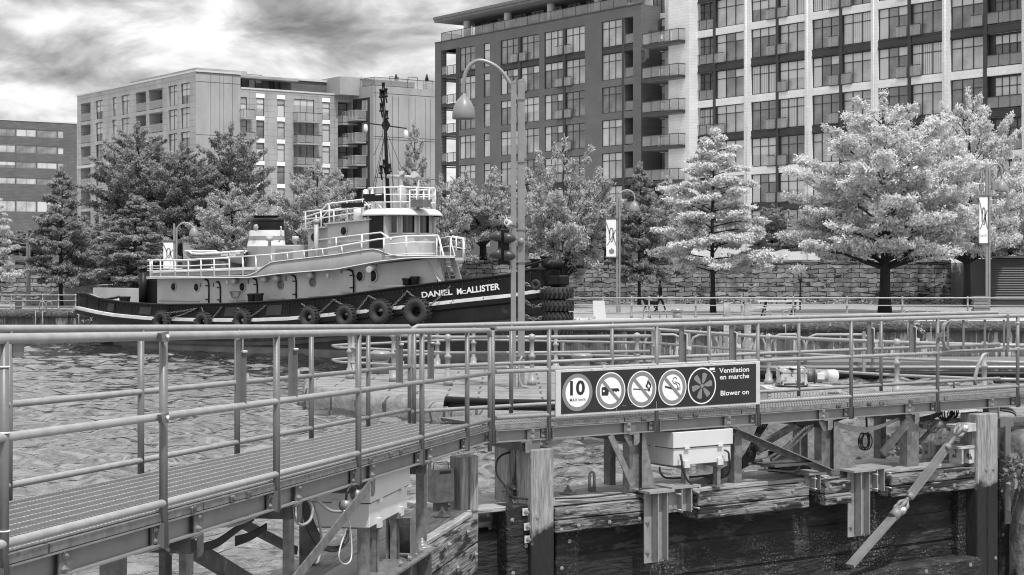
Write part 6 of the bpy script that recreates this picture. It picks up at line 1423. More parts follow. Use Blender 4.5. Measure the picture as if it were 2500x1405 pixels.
# boat-deck side rail
trail('side_rail', [(560, 629, BE), (660, 622, BE), (800, 607, BE), (920, 585, BE), (990, 577, BE + .5), (1070, 575, BE + 1.2)], [(560, 629, BE, 676), (593, 627, BE, 676), (625, 625, BE, 669), (663, 622, BE, 641), (702, 618, BE, 634), (743, 613, BE, 630), (788, 608, BE, 626), (835, 601, BE, 619), (883, 592, BE, 611), (937, 583, BE + .1, 617), (992, 577, BE + .5, 624), (1066, 575, BE + 1.2, 625)], (0,))
trail('side_rail', [(940, 598, BE), (1005, 592, BE + .5), (1062, 592, BE + 1.2)], [], (0, .45), r=.028)
trail('stair_rail', [(758, 612, UB), (778, 586, UB), (930, 568, UC - .5), (955, 585, BE + .2)], [(821, 581, UC - .3, 605), (884, 573, UC - .4, 612)], (0,), r=.035)
trail('stern_rail', [(360, 635, BE), (450, 635, BE), (560, 630, BE)], [(367, 635, BE, 677), (371, 635, BE + .1, 677), (392, 635, BE, 677), (428, 634, BE, 677), (460, 634, BE, 677), (491, 633, BE, 677), (523, 631, BE, 677)], (0, .28, .5))
trail('stern_rail', [(360, 637, -BE), (430, 637, -BE), (520, 634, -BE)], [(392, 637, -BE, 662), (415, 637, -BE, 662)], (0, .4))
# long pale locker on boat deck
m = MB(); q0, q1 = T.P(378, 661, BE + .6), T.P(660, 652, BE + .6); m.beam((q0[0], q0[1], q0[2] - .05), (q1[0], q1[1], q1[2] - .05), .5, .12); part('gangplank', m, M['tugw'], tug)
m = MB(); m.beam((q0[0], q0[1] + .1, q0[2] - .2), (q1[0], q1[1] + .1, q1[2] - .2), .4, .18); part('locker', m, M['tugg'], tug)
# ladder at front
LB = -1.1
for px0, py0, px1, py1 in ((1066, 628, 1092, 690), (1104, 628, 1120, 688)):
    m = MB(); m.beam(T.P(px0, py0, LB), T.P(px1, py1, LB), .05, .22, (1, 0, .3)); part('ladder_stringer', m, M['tugg'], tug)
for k in range(6):
    f = (k + .3) / 6; y0 = 632 + 56 * f; x0 = 1070 + 22 * f; x1 = 1106 + 12 * f; m = MB(); P0 = T.P(x0, y0 + 2, LB); P1 = T.P(x1, y0, LB); m.beam(P0, P1, .25, .04); part('step', m, M['tugg'], tug)
trail('ladder_rail', [(1058, 577, LB), (1070, 577, LB), (1098, 680, LB), (1094, 690, LB)], [], (0,), r=.035)
trail('ladder_rail', [(1127, 686, LB), (1101, 590, LB), (1104, 577, LB), (1136, 583, LB + .4)], [(1114, 580, LB, 612), (1131, 583, LB + .3, 630)], (0,), r=.03)
trail('wing_rail', [(1070, 583, .8), (1095, 578, .8), (1136, 585, .8)], [(1075, 583, .8, 640), (1100, 580, .8, 640), (1133, 585, .8, 632)], (0, .4), r=.025)
# inclined front plate
m = MB(); m.add([T.P(1041, 632, -1.9), T.P(1070, 629, -1.6), T.P(1086, 690, -1.6), T.P(1078, 700, -1.9)], [(0, 1, 2, 3)]); m.add([T.P(1070, 629, -1.6), T.P(1076, 629, 1.2), T.P(1092, 690, 1.2), T.P(1086, 690, -1.6)], [(0, 1, 2, 3)]); part('front_screen', m, M['tugg'], tug)
# mast
m = MB(); b_ = T.P(949, 508, 0); tp = T.P(935.5, 208, 0); a_ = Vector(b_); t_ = Vector(tp); m.tube([a_ - Vector((0, 0, .4)), a_ + (t_ - a_) * .5, t_], [.10, .075, .045], 10); ms = part('mast', m, M['tblk'], tug)
m = MB(); m.tube([T.P(895, 301, 0), T.P(992, 314, 0)], .03, 6); c = Vector(T.P(942, 306, 0)); m.prism([(c.x - .25, c.z), (c.x, c.z - .35), (c.x + .25, c.z), (c.x, c.z + .35)], -.03, .03); part('yardarm', m, M['tblk'], ms)
m = MB()
for px, py in ((930, 228), (942, 226), (931, 262), (944, 280), (938, 400), (951, 410), (930, 414), (936, 212)):
    p = T.P(px, py, -.05); m.lathe([(.08, -.2), (.1, -.18), (.1, -.14), (.065, -.12), (.065, .1), (.08, .12), (.08, .17), (0, .19)], 10, p); m.beam((p[0], p[1], p[2] - .2), (p[0] + .02, 0, p[2] - .45), .05, .05)
part('mast_lantern', m, M['tblk'], ms)
m = MB()
for px, py in ((893, 307), (991, 322)): p = T.P(px, py, 0); m.lathe([(.05, .05), (.09, 0), (.1, -.2), (.05, -.26)], 8, p)
part('yard_light', m, M['tugw'], ms)
m = MB()
for x0, y0, b0, x1, y1, b1 in ((940, 325, 0, 908, 470, -1.2), (941, 325, 0, 912, 480, 1.2), (945, 325, 0, 992, 440, .8), (944, 325, 0, 963, 470, -.8), (935, 325, 0, 913, 380, -.5)): m.tube([T.P(x0, y0, b0), T.P(x1, y1, b1)], .012, 4)
part('stay', m, M['tblk'], ms)
# radar, searchlights, binnacle on the roof
m = MB(); m.tube([T.P(947, 431, -.3), T.P(1012, 434, -.3)], .085, 10); rd = part('radar_scanner', m, M['tugg'], tug); m = MB(); p = T.P(981, 432, -.3); m.tube([p, (p[0], p[1], zro)], .06, 8); part('pedestal', m, M['tugw'], rd)
m = MB(); p = Vector(T.P(981, 424, -.5)); m.tube([p + Vector((.1, -.2, .05)), p + Vector((-.1, .15, 0))], .13, 12); sl1 = part('searchlight', m, M['mount'], tug)
m = MB(); p = Vector(T.P(1021, 433, -.4)); m.tube([p + Vector((.05, -.3, .1)), p + Vector((-.15, .15, -.05))], .15, 12); m.tube([p, (p.x, p.y, zro)], .05, 8); part('searchlight', m, M['tugg'], tug)
m = MB(); p = T.P(980, 470, -.5); m.lathe([(.2, -.8), (.22, -.2), (.2, .1), (.1, .3), (0, .32)], 14, p); part('compass_binnacle', m, M['tugg'], tug)
m = MB(); p = T.P(1025, 497, -.6); m.box(p[0] - .35, p[0] + .35, p[1] - .2, p[1] + .3, p[2] - .15, p[2] + .15); part('roof_locker', m, M['boot'], tug)
m = MB(); m.beam(T.P(887, 484, -1.4), T.P(938, 482, -1.4), .04, .32); m.beam(T.P(834, 503, -1.5), T.P(888, 500, -1.5), .03, .2); part('side_light_screen', m, M['tblk'], tug)
m = MB(); m.tube([T.P(917, 492, -1.4), T.P(933, 511, -1.4)], .03, 5); m.tube([T.P(891, 492, -1.4), T.P(903, 507, -1.4)], .03, 5); part('screen_strut', m, M['tugw'], tug)
m = MB(); p = T.P(893, 480, -.4); m.lathe([(.12, -.1), (.12, .25), (.06, .3), (0, .31)], 10, p); p = T.P(873, 510, -.4); m.lathe([(.18, -.5), (.18, .15), (0, .16)], 10, p); part('roof_fitting', m, M['tugw'], tug)
# ---------------------------------------------------------------- lifeboat
def lifeboat():
    bb = -1.0; x0 = T.A(462, bb); x1 = T.A(597, bb); t = thing('lifeboat', 'small wooden lifeboat with white rim resting in cradles aft of the funnel', 'lifeboat', T, (x0, bb, T.Z(500, 640, bb)))
    n = 16; g, k1, k2, kl = [], [], [], []
    def gz(s): px = T.proj(s, bb - .8, 5)[0]; return T.Z(px, interp([(461, 613), (470, 619), (500, 620), (540, 617), (570, 612), (598, 606)], px), bb - .8)
    def kz(s): px = T.proj(s, bb, 5)[0]; return T.Z(px, interp([(461, 622), (468, 634), (490, 637), (540, 640), (575, 643), (598, 645)], px), bb)
    nears, fars = [[], [], []], [[], [], []]
    for i in range(n + 1):
        u = i / n; s = x0 + (x1 - x0) * u; wd = .95 * (math.sin(math.pi * min(1, max(0.02, u * .92 + .02))) ** .55 if u < .55 else (1 - ((u - .5) / .5) ** 3 * .95)); wd = max(wd, .05)
        for j, (fw, fz) in enumerate(((1.0, 0), (.86, .45), (.12, 1))):
            z = gz(s) * (1 - fz) + kz(s) * fz; nears[j].append((s, bb - wd * fw, z)); fars[j].append((s, bb + wd * fw, z))
    m = MB(); m.sheet(nears); m.sheet(fars); m.sheet([nears[2], fars[2]]); m.quad(nears[0][0], fars[0][0], fars[2][0], nears[2][0]); part('hull', m, M['tuga'], t)
    m = MB(); m.tube(nears[0], .045, 6); m.tube(fars[0], .045, 6); m.tube([nears[0][0], fars[0][0]], .045, 6); part('gunwale', m, M['tugw'], t)
    m = MB(); m.sheet([[(a, b * 1 + .04, z - .12) for a, b, z in nears[0]], [(a, b - .04, z - .12) for a, b, z in fars[0]]], False); part('cover', m, M['tugg'], t)
    m = MB()
    for s_, y in (('DANIEL M^cALLISTER'.replace('^', ''), 626), ('MONTREAL', 631)):
        q0, q1 = Vector(T.P(541 if y < 630 else 552, y, bb - .85)), Vector(T.P(588 if y < 630 else 577, y - 6 + (2 if y > 630 else 0), bb - .62)); add_text(m, s_.upper() if y > 630 else s_, q0, (q1 - q0).normalized(), (0, 0, 1), width=(q1 - q0).length, height=.085, bold=.02, thick=.03)
    part('name_lettering', m, M['sigw'], t)
    m = MB()
    for px in (480, 560): p = T.P(px, 640, bb); m.box(p[0] - .3, p[0] + .3, bb - .6, bb + .6, p[2] - .9, p[2] + .05)
    part('cradle', m, M['boot'], t)
lifeboat()
# ---------------------------------------------------------------- tyres and chains
def tyre_mesh(R, r, treads=22, wide=1.15):
    m = MB(); n = 40; k = 12; vs = []
    rows = []
    for i in range(n + 1):
        th = 2 * math.pi * i / n; row = []
        for j in range(k + 1):
            ph = 2 * math.pi * j / k; rr = R - r + r * (1.0 if math.cos(ph) < .6 else .96) * math.cos(ph); y = r * wide * math.sin(ph)
            row.append((rr * math.cos(th), y, rr * math.sin(th)))
        rows.append(row)
    m.sheet(rows)
    m2 = MB()
    for i in range(treads):
        for sg in (-1, 1):
            th = 2 * math.pi * (i + (.5 if sg > 0 else 0)) / treads; d = Vector((math.cos(th), 0, math.sin(th))); tn = Vector((-math.sin(th), 0, math.cos(th)))
            m2.beam(d * (R * .995) + Vector((0, sg * .02, 0)) - tn * .0, d * (R * .97) + Vector((0, sg * r * wide * .88, 0)) + tn * R * .1, R * .11, R * .05, tuple(d))
    return m, m2
tm, tm2 = tyre_mesh(1.0, .34)
tyre_me = tm.mesh('tyre', mats=[M['tyre']]); tread_me = tm2.mesh('tread', mats=[M['tyre']])
def chain(p0, p1, sag, parent_w, r=.018):
    m = MB(); p0, p1 = Vector(p0), Vector(p1); L = (p1 - p0).length; n = max(6, int(L / .11))
    pts = [p0.lerp(p1, i / n) - Vector((0, 0, sag * 4 * (i / n) * (1 - i / n))) for i in range(n + 1)]
    for i in range(n):
        a, b = pts[i], pts[i + 1]; d = (b - a).normalized(); s = d.cross(Vector((0, 1, 0))) if i % 2 else Vector((0, 1, 0)); s = s.normalized() * r * 1.6
        m.tube([a - d * .015, a + s, b + s - d * .03, b + d * .015, b - s - d * .03, a - s, a - d * .015], r * .8, 4, False)
    return m
def tyre(label, px, py, R, yaw, roll=0, chains=()):
    c = hull_at(px, py) if px < 1260 else None; s = c.x; b = -hb(s) - R * .42
    p = T.P(px, py, b); t = thing('tyre_fender', label, 'tyre', T, p, 'tyre fenders along the hull of the tug')
    for me, nm in ((tyre_me, 'carcass'), (tread_me, 'tread')):
        o = bpy.data.objects.new(nm, me); C.objects.link(o); o.parent = t; o.scale = (R,) * 3; o.rotation_euler = (R_(roll), 0, R_(yaw)); OFF[o.name] = OFF[t.name]
    for (qx, qy, ox) in chains:
        q = hull_at(qx, qy); q.y -= .04; e = Vector((p[0] + ox * R, p[1] + .05, p[2] + R * (.75 if abs(ox) < .8 else .3))); part('chain', chain(q, e, .03, None), M['chain'], t)
tyre('big rear tractor tyre nearest the bow, right of the other hull tyres', 1018, 762, .60, 14, -6, [(996, 711, .2), (1103, 700, .85)])
tyre('treaded tyre second from the bow along the hull', 929, 763, .545, 9, -6, [(903, 722, .3), (994, 712, .85)])
tyre('treaded tyre third from the bow along the hull', 845, 773, .51, 6, -6, [(815, 731, .2), (901, 723, .85)])
tyre('treaded tyre fourth from the bow, left of the white strip gap', 756, 776, .50, 4, -6, [(741, 742, 0), (815, 733, .8)])
tyre('smooth worn tyre hanging amidships below the buoy rack', 592, 783, .50, 2, -6, [(584, 752, 0), (650, 746, .8)])
tyre('muddy treaded tyre between the two aft doors', 497, 789, .50, 2, -6, [(495, 752, 0), (545, 750, .8)])
tyre('smooth tyre nearest the stern under the deckhouse corner', 397, 787, .53, 2, -6, [(386, 751, -.1), (437, 752, .8)])
for i, (px, py, R, lb) in enumerate(((1360, 716, .64, 'uppermost of the lying tyres stacked at the bow'), (1361, 746.5, .64, 'second lying tyre down in the bow stack'), (1361, 775, .62, 'third lying tyre down in the bow stack'), (1361, 804, .60, 'lowest lying tyre of the bow stack, just above the water'))):
    p = T.P(px, py, -.55); p = (p[0], p[1], p[2]); t = thing('tyre_fender', lb, 'tyre', T, p, 'tyres stacked flat at the bow')
    for me, nm in ((tyre_me, 'carcass'), (tread_me, 'tread')):
        o = bpy.data.objects.new(nm, me); C.objects.link(o); o.parent = t; o.scale = (R, R * .92, R); o.rotation_euler = (R_(90), 0, R_(30 * i)); 
m = MB()
c = Vector(T.P(1310, 695, -1.3)); 
for a_, b_, sg in (((1277, 688), (1342, 701), .15), ((1277, 728), (1330, 738), .25), ((1277, 765), (1330, 770), .2)):
    m.v += []; mm = chain(T.P(*a_, -1.6), T.P(*b_, -1.0), sg, None, .03); m.add(mm.v, mm.f, False)
solo('bow_chain', 'rusty chains swagged across the bow to the stacked tyres', 'chain', m, M['chain'], T, T.P(1277, 728, -1.6))
p = T.P(1308, 696, -1.5); t = thing('tyre_fender', 'small car tyre hung on the bow beside the chain', 'tyre', T, p)
for me, nm in ((tyre_me, 'carcass'),):
    o = bpy.data.objects.new(nm, me); C.objects.link(o); o.parent = t; o.scale = (.22, .16, .22); o.rotation_euler = (0, 0, R_(10))

m = MB()
for k in range(2, len(nn) - 1):
    a, b, z = nn[k]; zr_ = zrb[k]; m.tube([(a, b - .012, z - .03), (a, b - .012, zr_ + .06)], .012, 4)
part('plate_seam', m, M['tyre'], tug)
m = MB(); q = [(a, b - .02, z - .13) for a, b, z in nn]
for (p0, p1) in zip(q, q[1:]):
    p0, p1 = Vector(p0), Vector(p1); n = max(1, int((p1 - p0).length / .22))
    for i in range(n): c = p0.lerp(p1, i / n); m.box(c.x - .025, c.x + .025, c.y - .02, c.y + .03, c.z - .025, c.z + .025)
part('rivet_row', m, M['tyre'], tug, kind='stuff')
# ================================================================ buildings
rb = random.Random(21)
def wall_open(mb, a0, a1, z0, z1, ops, d=.25, b=0.0):
    As = sorted({a0, a1} | {v for o in ops for v in (o[0], o[1]) if a0 < v < a1}); Zs = sorted({z0, z1} | {v for o in ops for v in (o[2], o[3]) if z0 < v < z1})
    for x0, x1 in zip(As, As[1:]):
        run = None
        for y0, y1 in zip(Zs, Zs[1:]):
            cx_, cz_ = (x0 + x1) / 2, (y0 + y1) / 2
            if any(o[0] <= cx_ <= o[1] and o[2] <= cz_ <= o[3] for o in ops):
                if run: mb.quad((x0, b, run[0]), (x1, b, run[0]), (x1, b, run[1]), (x0, b, run[1])); run = None
            else: run = (run[0], y1) if run else (y0, y1)
        if run: mb.quad((x0, b, run[0]), (x1, b, run[0]), (x1, b, run[1]), (x0, b, run[1]))
    for o in ops:
        p, q, r, s = max(o[0], a0), min(o[1], a1), max(o[2], z0), min(o[3], z1); dd = o[4] if len(o) > 4 else d
        mb.quad((p, b, r), (p, b, s), (p, b + dd, s), (p, b + dd, r)); mb.quad((q, b, r), (q, b + dd, r), (q, b + dd, s), (q, b, s))
        mb.quad((p, b, r), (p, b + dd, r), (q, b + dd, r), (q, b, r)); mb.quad((p, b, s), (q, b, s), (q, b + dd, s), (p, b + dd, s))
    return mb
WC = {}
def placed(name, me, parent, loc):
    o = bpy.data.objects.new(name, me); C.objects.link(o); o.parent = parent; off = OFF[parent.name]
    o.location = loc; return o
def window(root, a, b, z, w_, h, cols=3, tr=.30, guard=None, style=None, fw=.07, fm='dmetal', blind=None):
    """window hung as a part of the building with its pane, blind and guard as sub-parts"""
    key = (round(w_, 1), round(h, 1), cols, tr, guard, fm); w2, h2 = w_, h
    if key not in WC:
        m = MB()
        for k in range(cols + 1): x = w2 * k / cols; t_ = fw if k in (0, cols) else fw * .75; x = min(max(x, t_ / 2), w2 - t_ / 2); m.box(x - t_ / 2, x + t_ / 2, -.04, .05, 0, h2)
        zs_ = [(0, fw), (h2 - fw, h2)] + ([(h2 * (1 - tr) - fw * .4, h2 * (1 - tr) + fw * .4)] if tr else [])
        for p, q in zs_: m.box(0, w2, -.035, .045, p, q)
        fme = m.mesh('window', mats=[M[fm]])
        pm = {}
        for g_ in ('glass', 'glass2'):
            m = MB(); m.box(.02, w2 - .02, .02, .03, .02, h2 - .02); pm[g_] = m.mesh('pane', mats=[M[g_]])
        bl = []
        for kind in range(4):
            m = MB()
            if kind == 0: m.box(fw, w2 - fw, .012, .018, h2 * (1 - (tr or .3)) + .05, h2 - fw)
            elif kind == 1: m.box(fw, w2 - fw, .012, .018, h2 * .42, h2 - fw)
            elif kind == 2:
                for k in range(14): x = fw + (w2 - 2 * fw) * k / 14; m.box(x, x + w2 / 20, .010, .019, fw, h2 - fw)
            else: m.box(fw, w2 / cols, .012, .018, fw, h2 - fw); m.box(w2 * (cols - 1) / cols + .03, w2 - fw, .012, .018, h2 * (1 - (tr or .3)), h2 - fw)
            bl.append(m.mesh('blind', mats=[M['curt']]))
        gm = None
        if guard:
            m = MB(); x0, x1 = {'l': (0, w2 / cols), 'r': (w2 * (cols - 1) / cols, w2), 'f': (-.05, w2 + .05)}[guard]; gm = (m, x0, x1)
            m.box(x0, x1, -.33, -.32, .02, .85); m2 = MB(); m2.box(x0 - .04, x1 + .04, -.35, -.30, .85, .90); m2.box(x0 - .04, x1 + .04, -.35, .0, -.04, .02); gm = (m.mesh('guard_glass', mats=[M['guard']]), m2.mesh('guard_rail', mats=[M['dmetal']]))
        WC[key] = (fme, pm, bl, gm)
    fme, pm, bl, gm = WC[key]; off = OFF[root.name]
    f = placed('window', fme, root, (a - off[0], b - off[1], z - off[2])); OFF[f.name] = (0, 0, 0)
    placed('pane', pm['glass' if rb.random() < .62 else 'glass2'], f, (0, 0, 0))
    r = rb.random() if blind is None else blind
    if r < .62: placed('blind', bl[int(r / .62 * 3.99)], f, (0, 0, 0))
    if gm: placed('guard', gm[0], f, (0, 0, 0)); placed('guard_rail', gm[1], f, (0, 0, 0))
    return f
def glass_rail(root, a0, a1, b0, b1, z, h=1.0, front=True, sides=True, nm='balcony_guard', px=1.1):
    m = MB(); 
    if front: m.box(a0, a1, b0, b0 + .02, z + .08, z + h - .04)
    if sides: m.box(a0, a0 + .02, b0 + .02, b1, z + .08, z + h - .04); m.box(a1 - .02, a1, b0 + .02, b1, z + .08, z + h - .04)
    g_ = part(nm, m, M['guard'], root); m = MB()
    if front: m.box(a0, a1, b0 - .03, b0 + .04, z + h - .05, z + h)
    if sides: m.box(a0 - .03, a0 + .03, b0 + .04, b1, z + h - .05, z + h); m.box(a1 - .03, a1 + .03, b0 + .04, b1, z + h - .05, z + h)
    n = max(1, int((a1 - a0) / px))
    for k in range(n + 1): x = a0 + (a1 - a0) * k / n; m.box(x - .02, x + .02, b0 - .02, b0 + .02, z, z + h - .05)
    part('handrail', m, M['dmetal'], g_); return g_
# ---------------------------------------------------------------- dark brick apartment building
FA = Frame(9.88, 162.0, -53.8)
def dark_building():
    f = FA; a0 = f.A(1062); a1 = f.A(1565.5); zp = f.Z(1062, 107)
    t = thing('apartment_building', 'dark brick apartment building with tall black framed windows and overhanging flat roof', 'building', f, (a0, 0, TZ))
    st = 80.9 * 162.4 / F; zb0 = f.Z(1493, 114.4); hgt = 64.5 * 162.4 / F
    rows = [zb0 - k * st for k in range(9)]; rows = [z for z in rows if z > TZ + .3]
    cols = [(1121.5, 1160, 1), (1180.7, 1196, 0), (1222, 1316, 2), (1329.2, 1427.8, 2), (1469, 1518, 1), (1524, 1545.5, 9)]
    ops = []; spans = []
    for c0, c1, ty in cols:
        A0_, A1_ = f.A(c0), f.A(c1)
        for k, z in enumerate(rows):
            ops.append((A0_, A1_, z, z + hgt, 2.2 if ty == 9 else .3))
        if ty in (1, 2, 9):
            for k in (0, 4): 
                if k + 1 < len(rows): ops.append((A0_, A1_, rows[k + 1] + hgt, rows[k], .12)); spans.append((A0_, A1_, rows[k + 1] + hgt, rows[k]))
    ac = f.A(1120)
    m = MB(); wall_open(m, ac, a1, TZ, zp, ops)
    m.quad((a1, 0, TZ), (a1, 16, TZ), (a1, 16, zp), (a1, 0, zp)); m.quad((a0, 16, TZ), (a0, 16, zp), (a1, 16, zp), (a1, 16, TZ)); m.quad((a0, 4, TZ), (a0, 4, zp), (a0, 16, zp), (a0, 16, TZ)); m.quad((ac, 4.0, TZ), (ac, 0.0, TZ), (ac, 0, zp), (ac, 4.0, zp)); m.quad((a0, 4, TZ), (ac, 4, TZ), (ac, 4, zp), (a0, 4, zp))
    ap = f.A(1076.5); m.box(a0, ap, 0, .75, TZ, zp); m.box(ap, ac - .002, 0, .4, rows[0] + hgt + .1, zp); m.box(a0, a0 + .4, .75, 4, rows[0] + hgt + .1, zp)
    body = part('brick_wall', m, M['brick'], t)
    m = MB(); m.quad((a0, 0, zp), (a1, 0, zp), (a1, 16, zp), (a0, 16, zp)); m.box(a0 - .03, a1 + .03, -.05, .12, zp, zp + .12); part('parapet_cap', m, M['dmetal'], t)
    m = MB(); m.box(f.A(1113.5), ac, -.03, .12, TZ, rows[0] + hgt + .1); m.box(f.A(1518.3), f.A(1523.6), -.02, .1, TZ, rows[0] + hgt)
    for x0, x1, z0, z1 in spans: m.box(x0, x1, .04, .1, z0, z1); m.box(x0, x1, -.03, .1, z1 - .12, z1 - .04); m.box(x0, x1, -.02, .1, z0 + .02, z0 + .12)
    part('metal_spandrel', m, M['dmetal'], t)
    # corner loggia slabs
    for z in rows:
        m = MB(); m.box(ap, ac - .04, .05, 4, z - .45, z - .12); m.box(a0 + .02, ap, .75, 4, z - .45, z - .12); part('loggia_slab', m, M['dmetal'], t)
        glass_rail(t, ap, ac - .05, .1, 3, z - .12, 1.0, True, False)
        m = MB(); m.box(a0 + .05, ap, .76, 4, z + hgt + .0, z + hgt + .05) ; part('loggia_ceiling', m, M['soff'], t)
    for c0, c1, ty in cols:
        A0_, A1_ = f.A(c0), f.A(c1)
        for k, z in enumerate(rows):
            if k > 6: continue
            if ty == 1: window(t, A0_, .12, z, A1_ - A0_, hgt)
            elif ty == 0: window(t, A0_, .12, z, A1_ - A0_, hgt, cols=1)
            elif ty == 2:
                mid = (A0_ + A1_) / 2; ww = (A1_ - A0_ - .45) / 2; window(t, A0_, .12, z, ww, hgt, guard='r'); window(t, mid + .225, .12, z, ww, hgt, guard='l')
            else:
                m = MB(); m.box(A0_, A1_, 2.1, 2.18, z, z + hgt); part('loggia_glass', m, M['glass'], t); glass_rail(t, A0_, A1_, .1, .3, z, 1.0, True, False)
        if ty == 2:
            mid = (A0_ + A1_) / 2; m = MB(); m.box(mid - .225, mid + .225, -.04, .12, rows[min(6, len(rows) - 1)], rows[0] + hgt); part('centre_mullion', m, M['dmetal'], t)
    # penthouse
    zt_ = zp + .12; ah = f.A(1118, 1.6)
    b0 = 3.2; m = MB(); m.box(ah + 1.0, a1 - 3, b0, 14, zt_ - .1, zt_ + 2.75); part('penthouse', m, M['dwall'], t)
    for k in range(9):
        a = ah + 2.2 + k * 3.1
        if k in (7,): continue
        window(t, a, b0 - .08, zt_ + .15, 2.3, 2.4, guard=None)
    for px in (1141, 1240, 1345.5, 1461): a, z = f.pix(px, 60, 1.4); m = MB(); m.lathe([(.42, zt_ - .1), (.42, zt_ + 2.9)], 18, (a, 1.4, 0)); part('column', m, M['white'], t)
    ar = f.A(1060, -.9); zr0 = f.Z(1060, 56, -.9); m = MB(); m.box(ar, a1 - 1.5, -.9, 15, zr0, zr0 + .28); m.box(ar - .1, a1 - 1.4, -1.0, 15.1, zr0 + .28, zr0 + .58); part('roof', m, M['boot'], t)
    m = MB(); m.box(ar + .1, a1 - 1.6, -.8, 14.8, zr0 - .02, zr0 - .002); part('soffit', m, M['soff'], t)
    glass_rail(t, f.A(1074), f.A(1527), .2, 3, zt_ - .05, 1.02, True, True, 'terrace_guard', 1.9)
    return rows, hgt, st
drows, dh, dst = dark_building()
# ---------------------------------------------------------------- white framed warehouse apartments
FWH = Frame(16.2, 155.6, -53.8)
def white_building():
    f = FWH; D0 = 155.6; ka = D0 / F; st = 84.3 * ka; a0 = f.A(1660)
    zb = [f.Z(1677, 81) + st * k for k in (2, 1)] + [f.Z(1677, y) for y in (81, 164.8, 250.5, 334.5, 419, 503.3, 587.6)]
    kinds = ['d', 'd', 'w', 'd', 'w', 'd', 'w', 'd', 'w']; kinds[0] = 'w'
    hh = 84.3 * ka - .66
    t = thing('apartment_building', 'converted warehouse block with white painted brick piers and black steel windows', 'building', f, (a0, 0, TZ))
    bays = [(1675, 1816), (1833, 1964.5), (1982, 2126), (2143, 2300), (2319.6, 2494)]
    ab = [(f.A(p), f.A(q)) for p, q in bays]; L = ab[-1][1] - ab[-1][0]; pit = ab[-1][0] - ab[-2][0]; ab.append((ab[-1][0] + pit, ab[-1][1] + pit)); a1 = ab[-1][1] + .8
    ztop = zb[0] + hh + .9; ops = []
    for i, (p, q) in enumerate(ab):
        for j, z in enumerate(zb):
            ops.append((p, q, z, z + hh, .35))
            if kinds[j] == 'd': nx = zb[j + 1] + hh if j + 1 < len(zb) else z - .6; ops.append((p, q, nx, z, .2))
    m = MB(); wall_open(m, a0, a1, TZ - .5, ztop, ops); m.quad((a1, 0, TZ), (a1, 25, TZ), (a1, 25, ztop), (a1, 0, ztop)); m.quad((a0, 25, TZ), (a0, 0, TZ), (a0, 0, ztop), (a0, 25, ztop)); m.quad((a0, 0, ztop), (a1, 0, ztop), (a1, 25, ztop), (a0, 25, ztop))
    part('painted_wall', m, M['wbrick'], t)
    m = MB(); m.box(a0 + .1, a1 - .1, .4, .5, TZ, ztop - .5)
    for (p, q) in ab:
        for j, z in enumerate(zb):
            if kinds[j] == 'd': nx = (zb[j + 1] + hh if j + 1 < len(zb) else z - .6); m.box(p, q, .05, .12, nx, z); m.box(p, q, .0, .12, z - .10, z - .02); m.box(p, q, -.02, .12, nx + .08, nx + .16); m.box(p, q, -.03, .12, nx - .0, nx + .05)
    part('metal_spandrel', m, M['dmetal'], t)
    m = MB()
    for (p, q) in ab: mid = (p + q) / 2; m.box(mid - .17, mid + .17, -.03, .3, zb[-1], zb[0] + hh)
    part('centre_column', m, M['dmetal'], t)
    m = MB()
    for i, (p, q) in enumerate(ab): m.tube([(q + .32, -.05, TZ), (q + .32, -.05, ztop)], .06, 6)
    m.tube([(ab[0][0] - .3, -.05, TZ), (ab[0][0] - .3, -.05, ztop)], .06, 6); part('downpipe', m, M['wbrick'], t)
    for i, (p, q) in enumerate(ab):
        mid = (p + q) / 2; wl = mid - .17 - p
        for j, z in enumerate(zb):
            if j == 0 and i < 3: pass
            if z < 3.9 + 0: continue
            if i == 5 and j > 5: continue
            if not (i == 0):
                window(t, p, .18, z, wl, hh, guard='r' if rb.random() < .75 else None)
            if not (i == 4):
                window(t, mid + .17, .18, z, wl, hh, guard='l' if rb.random() < .75 else None)
    # recessed loggias in the first and fifth bay
    for i, left in ((0, True), (4, False)):
        p, q = ab[i]; mid = (p + q) / 2; x0, x1 = (p, mid - .17) if left else (mid + .17, q)
        for j, z in enumerate(zb):
            glass_rail(t, x0, x1, .02, .3, z, .95, True, False, 'loggia_guard', .9)
            window(t, x0 + .45, .38, z, x1 - x0 - .45, hh * .96, cols=4, blind=rb.random() * .9)
    return ab
wab = white_building()
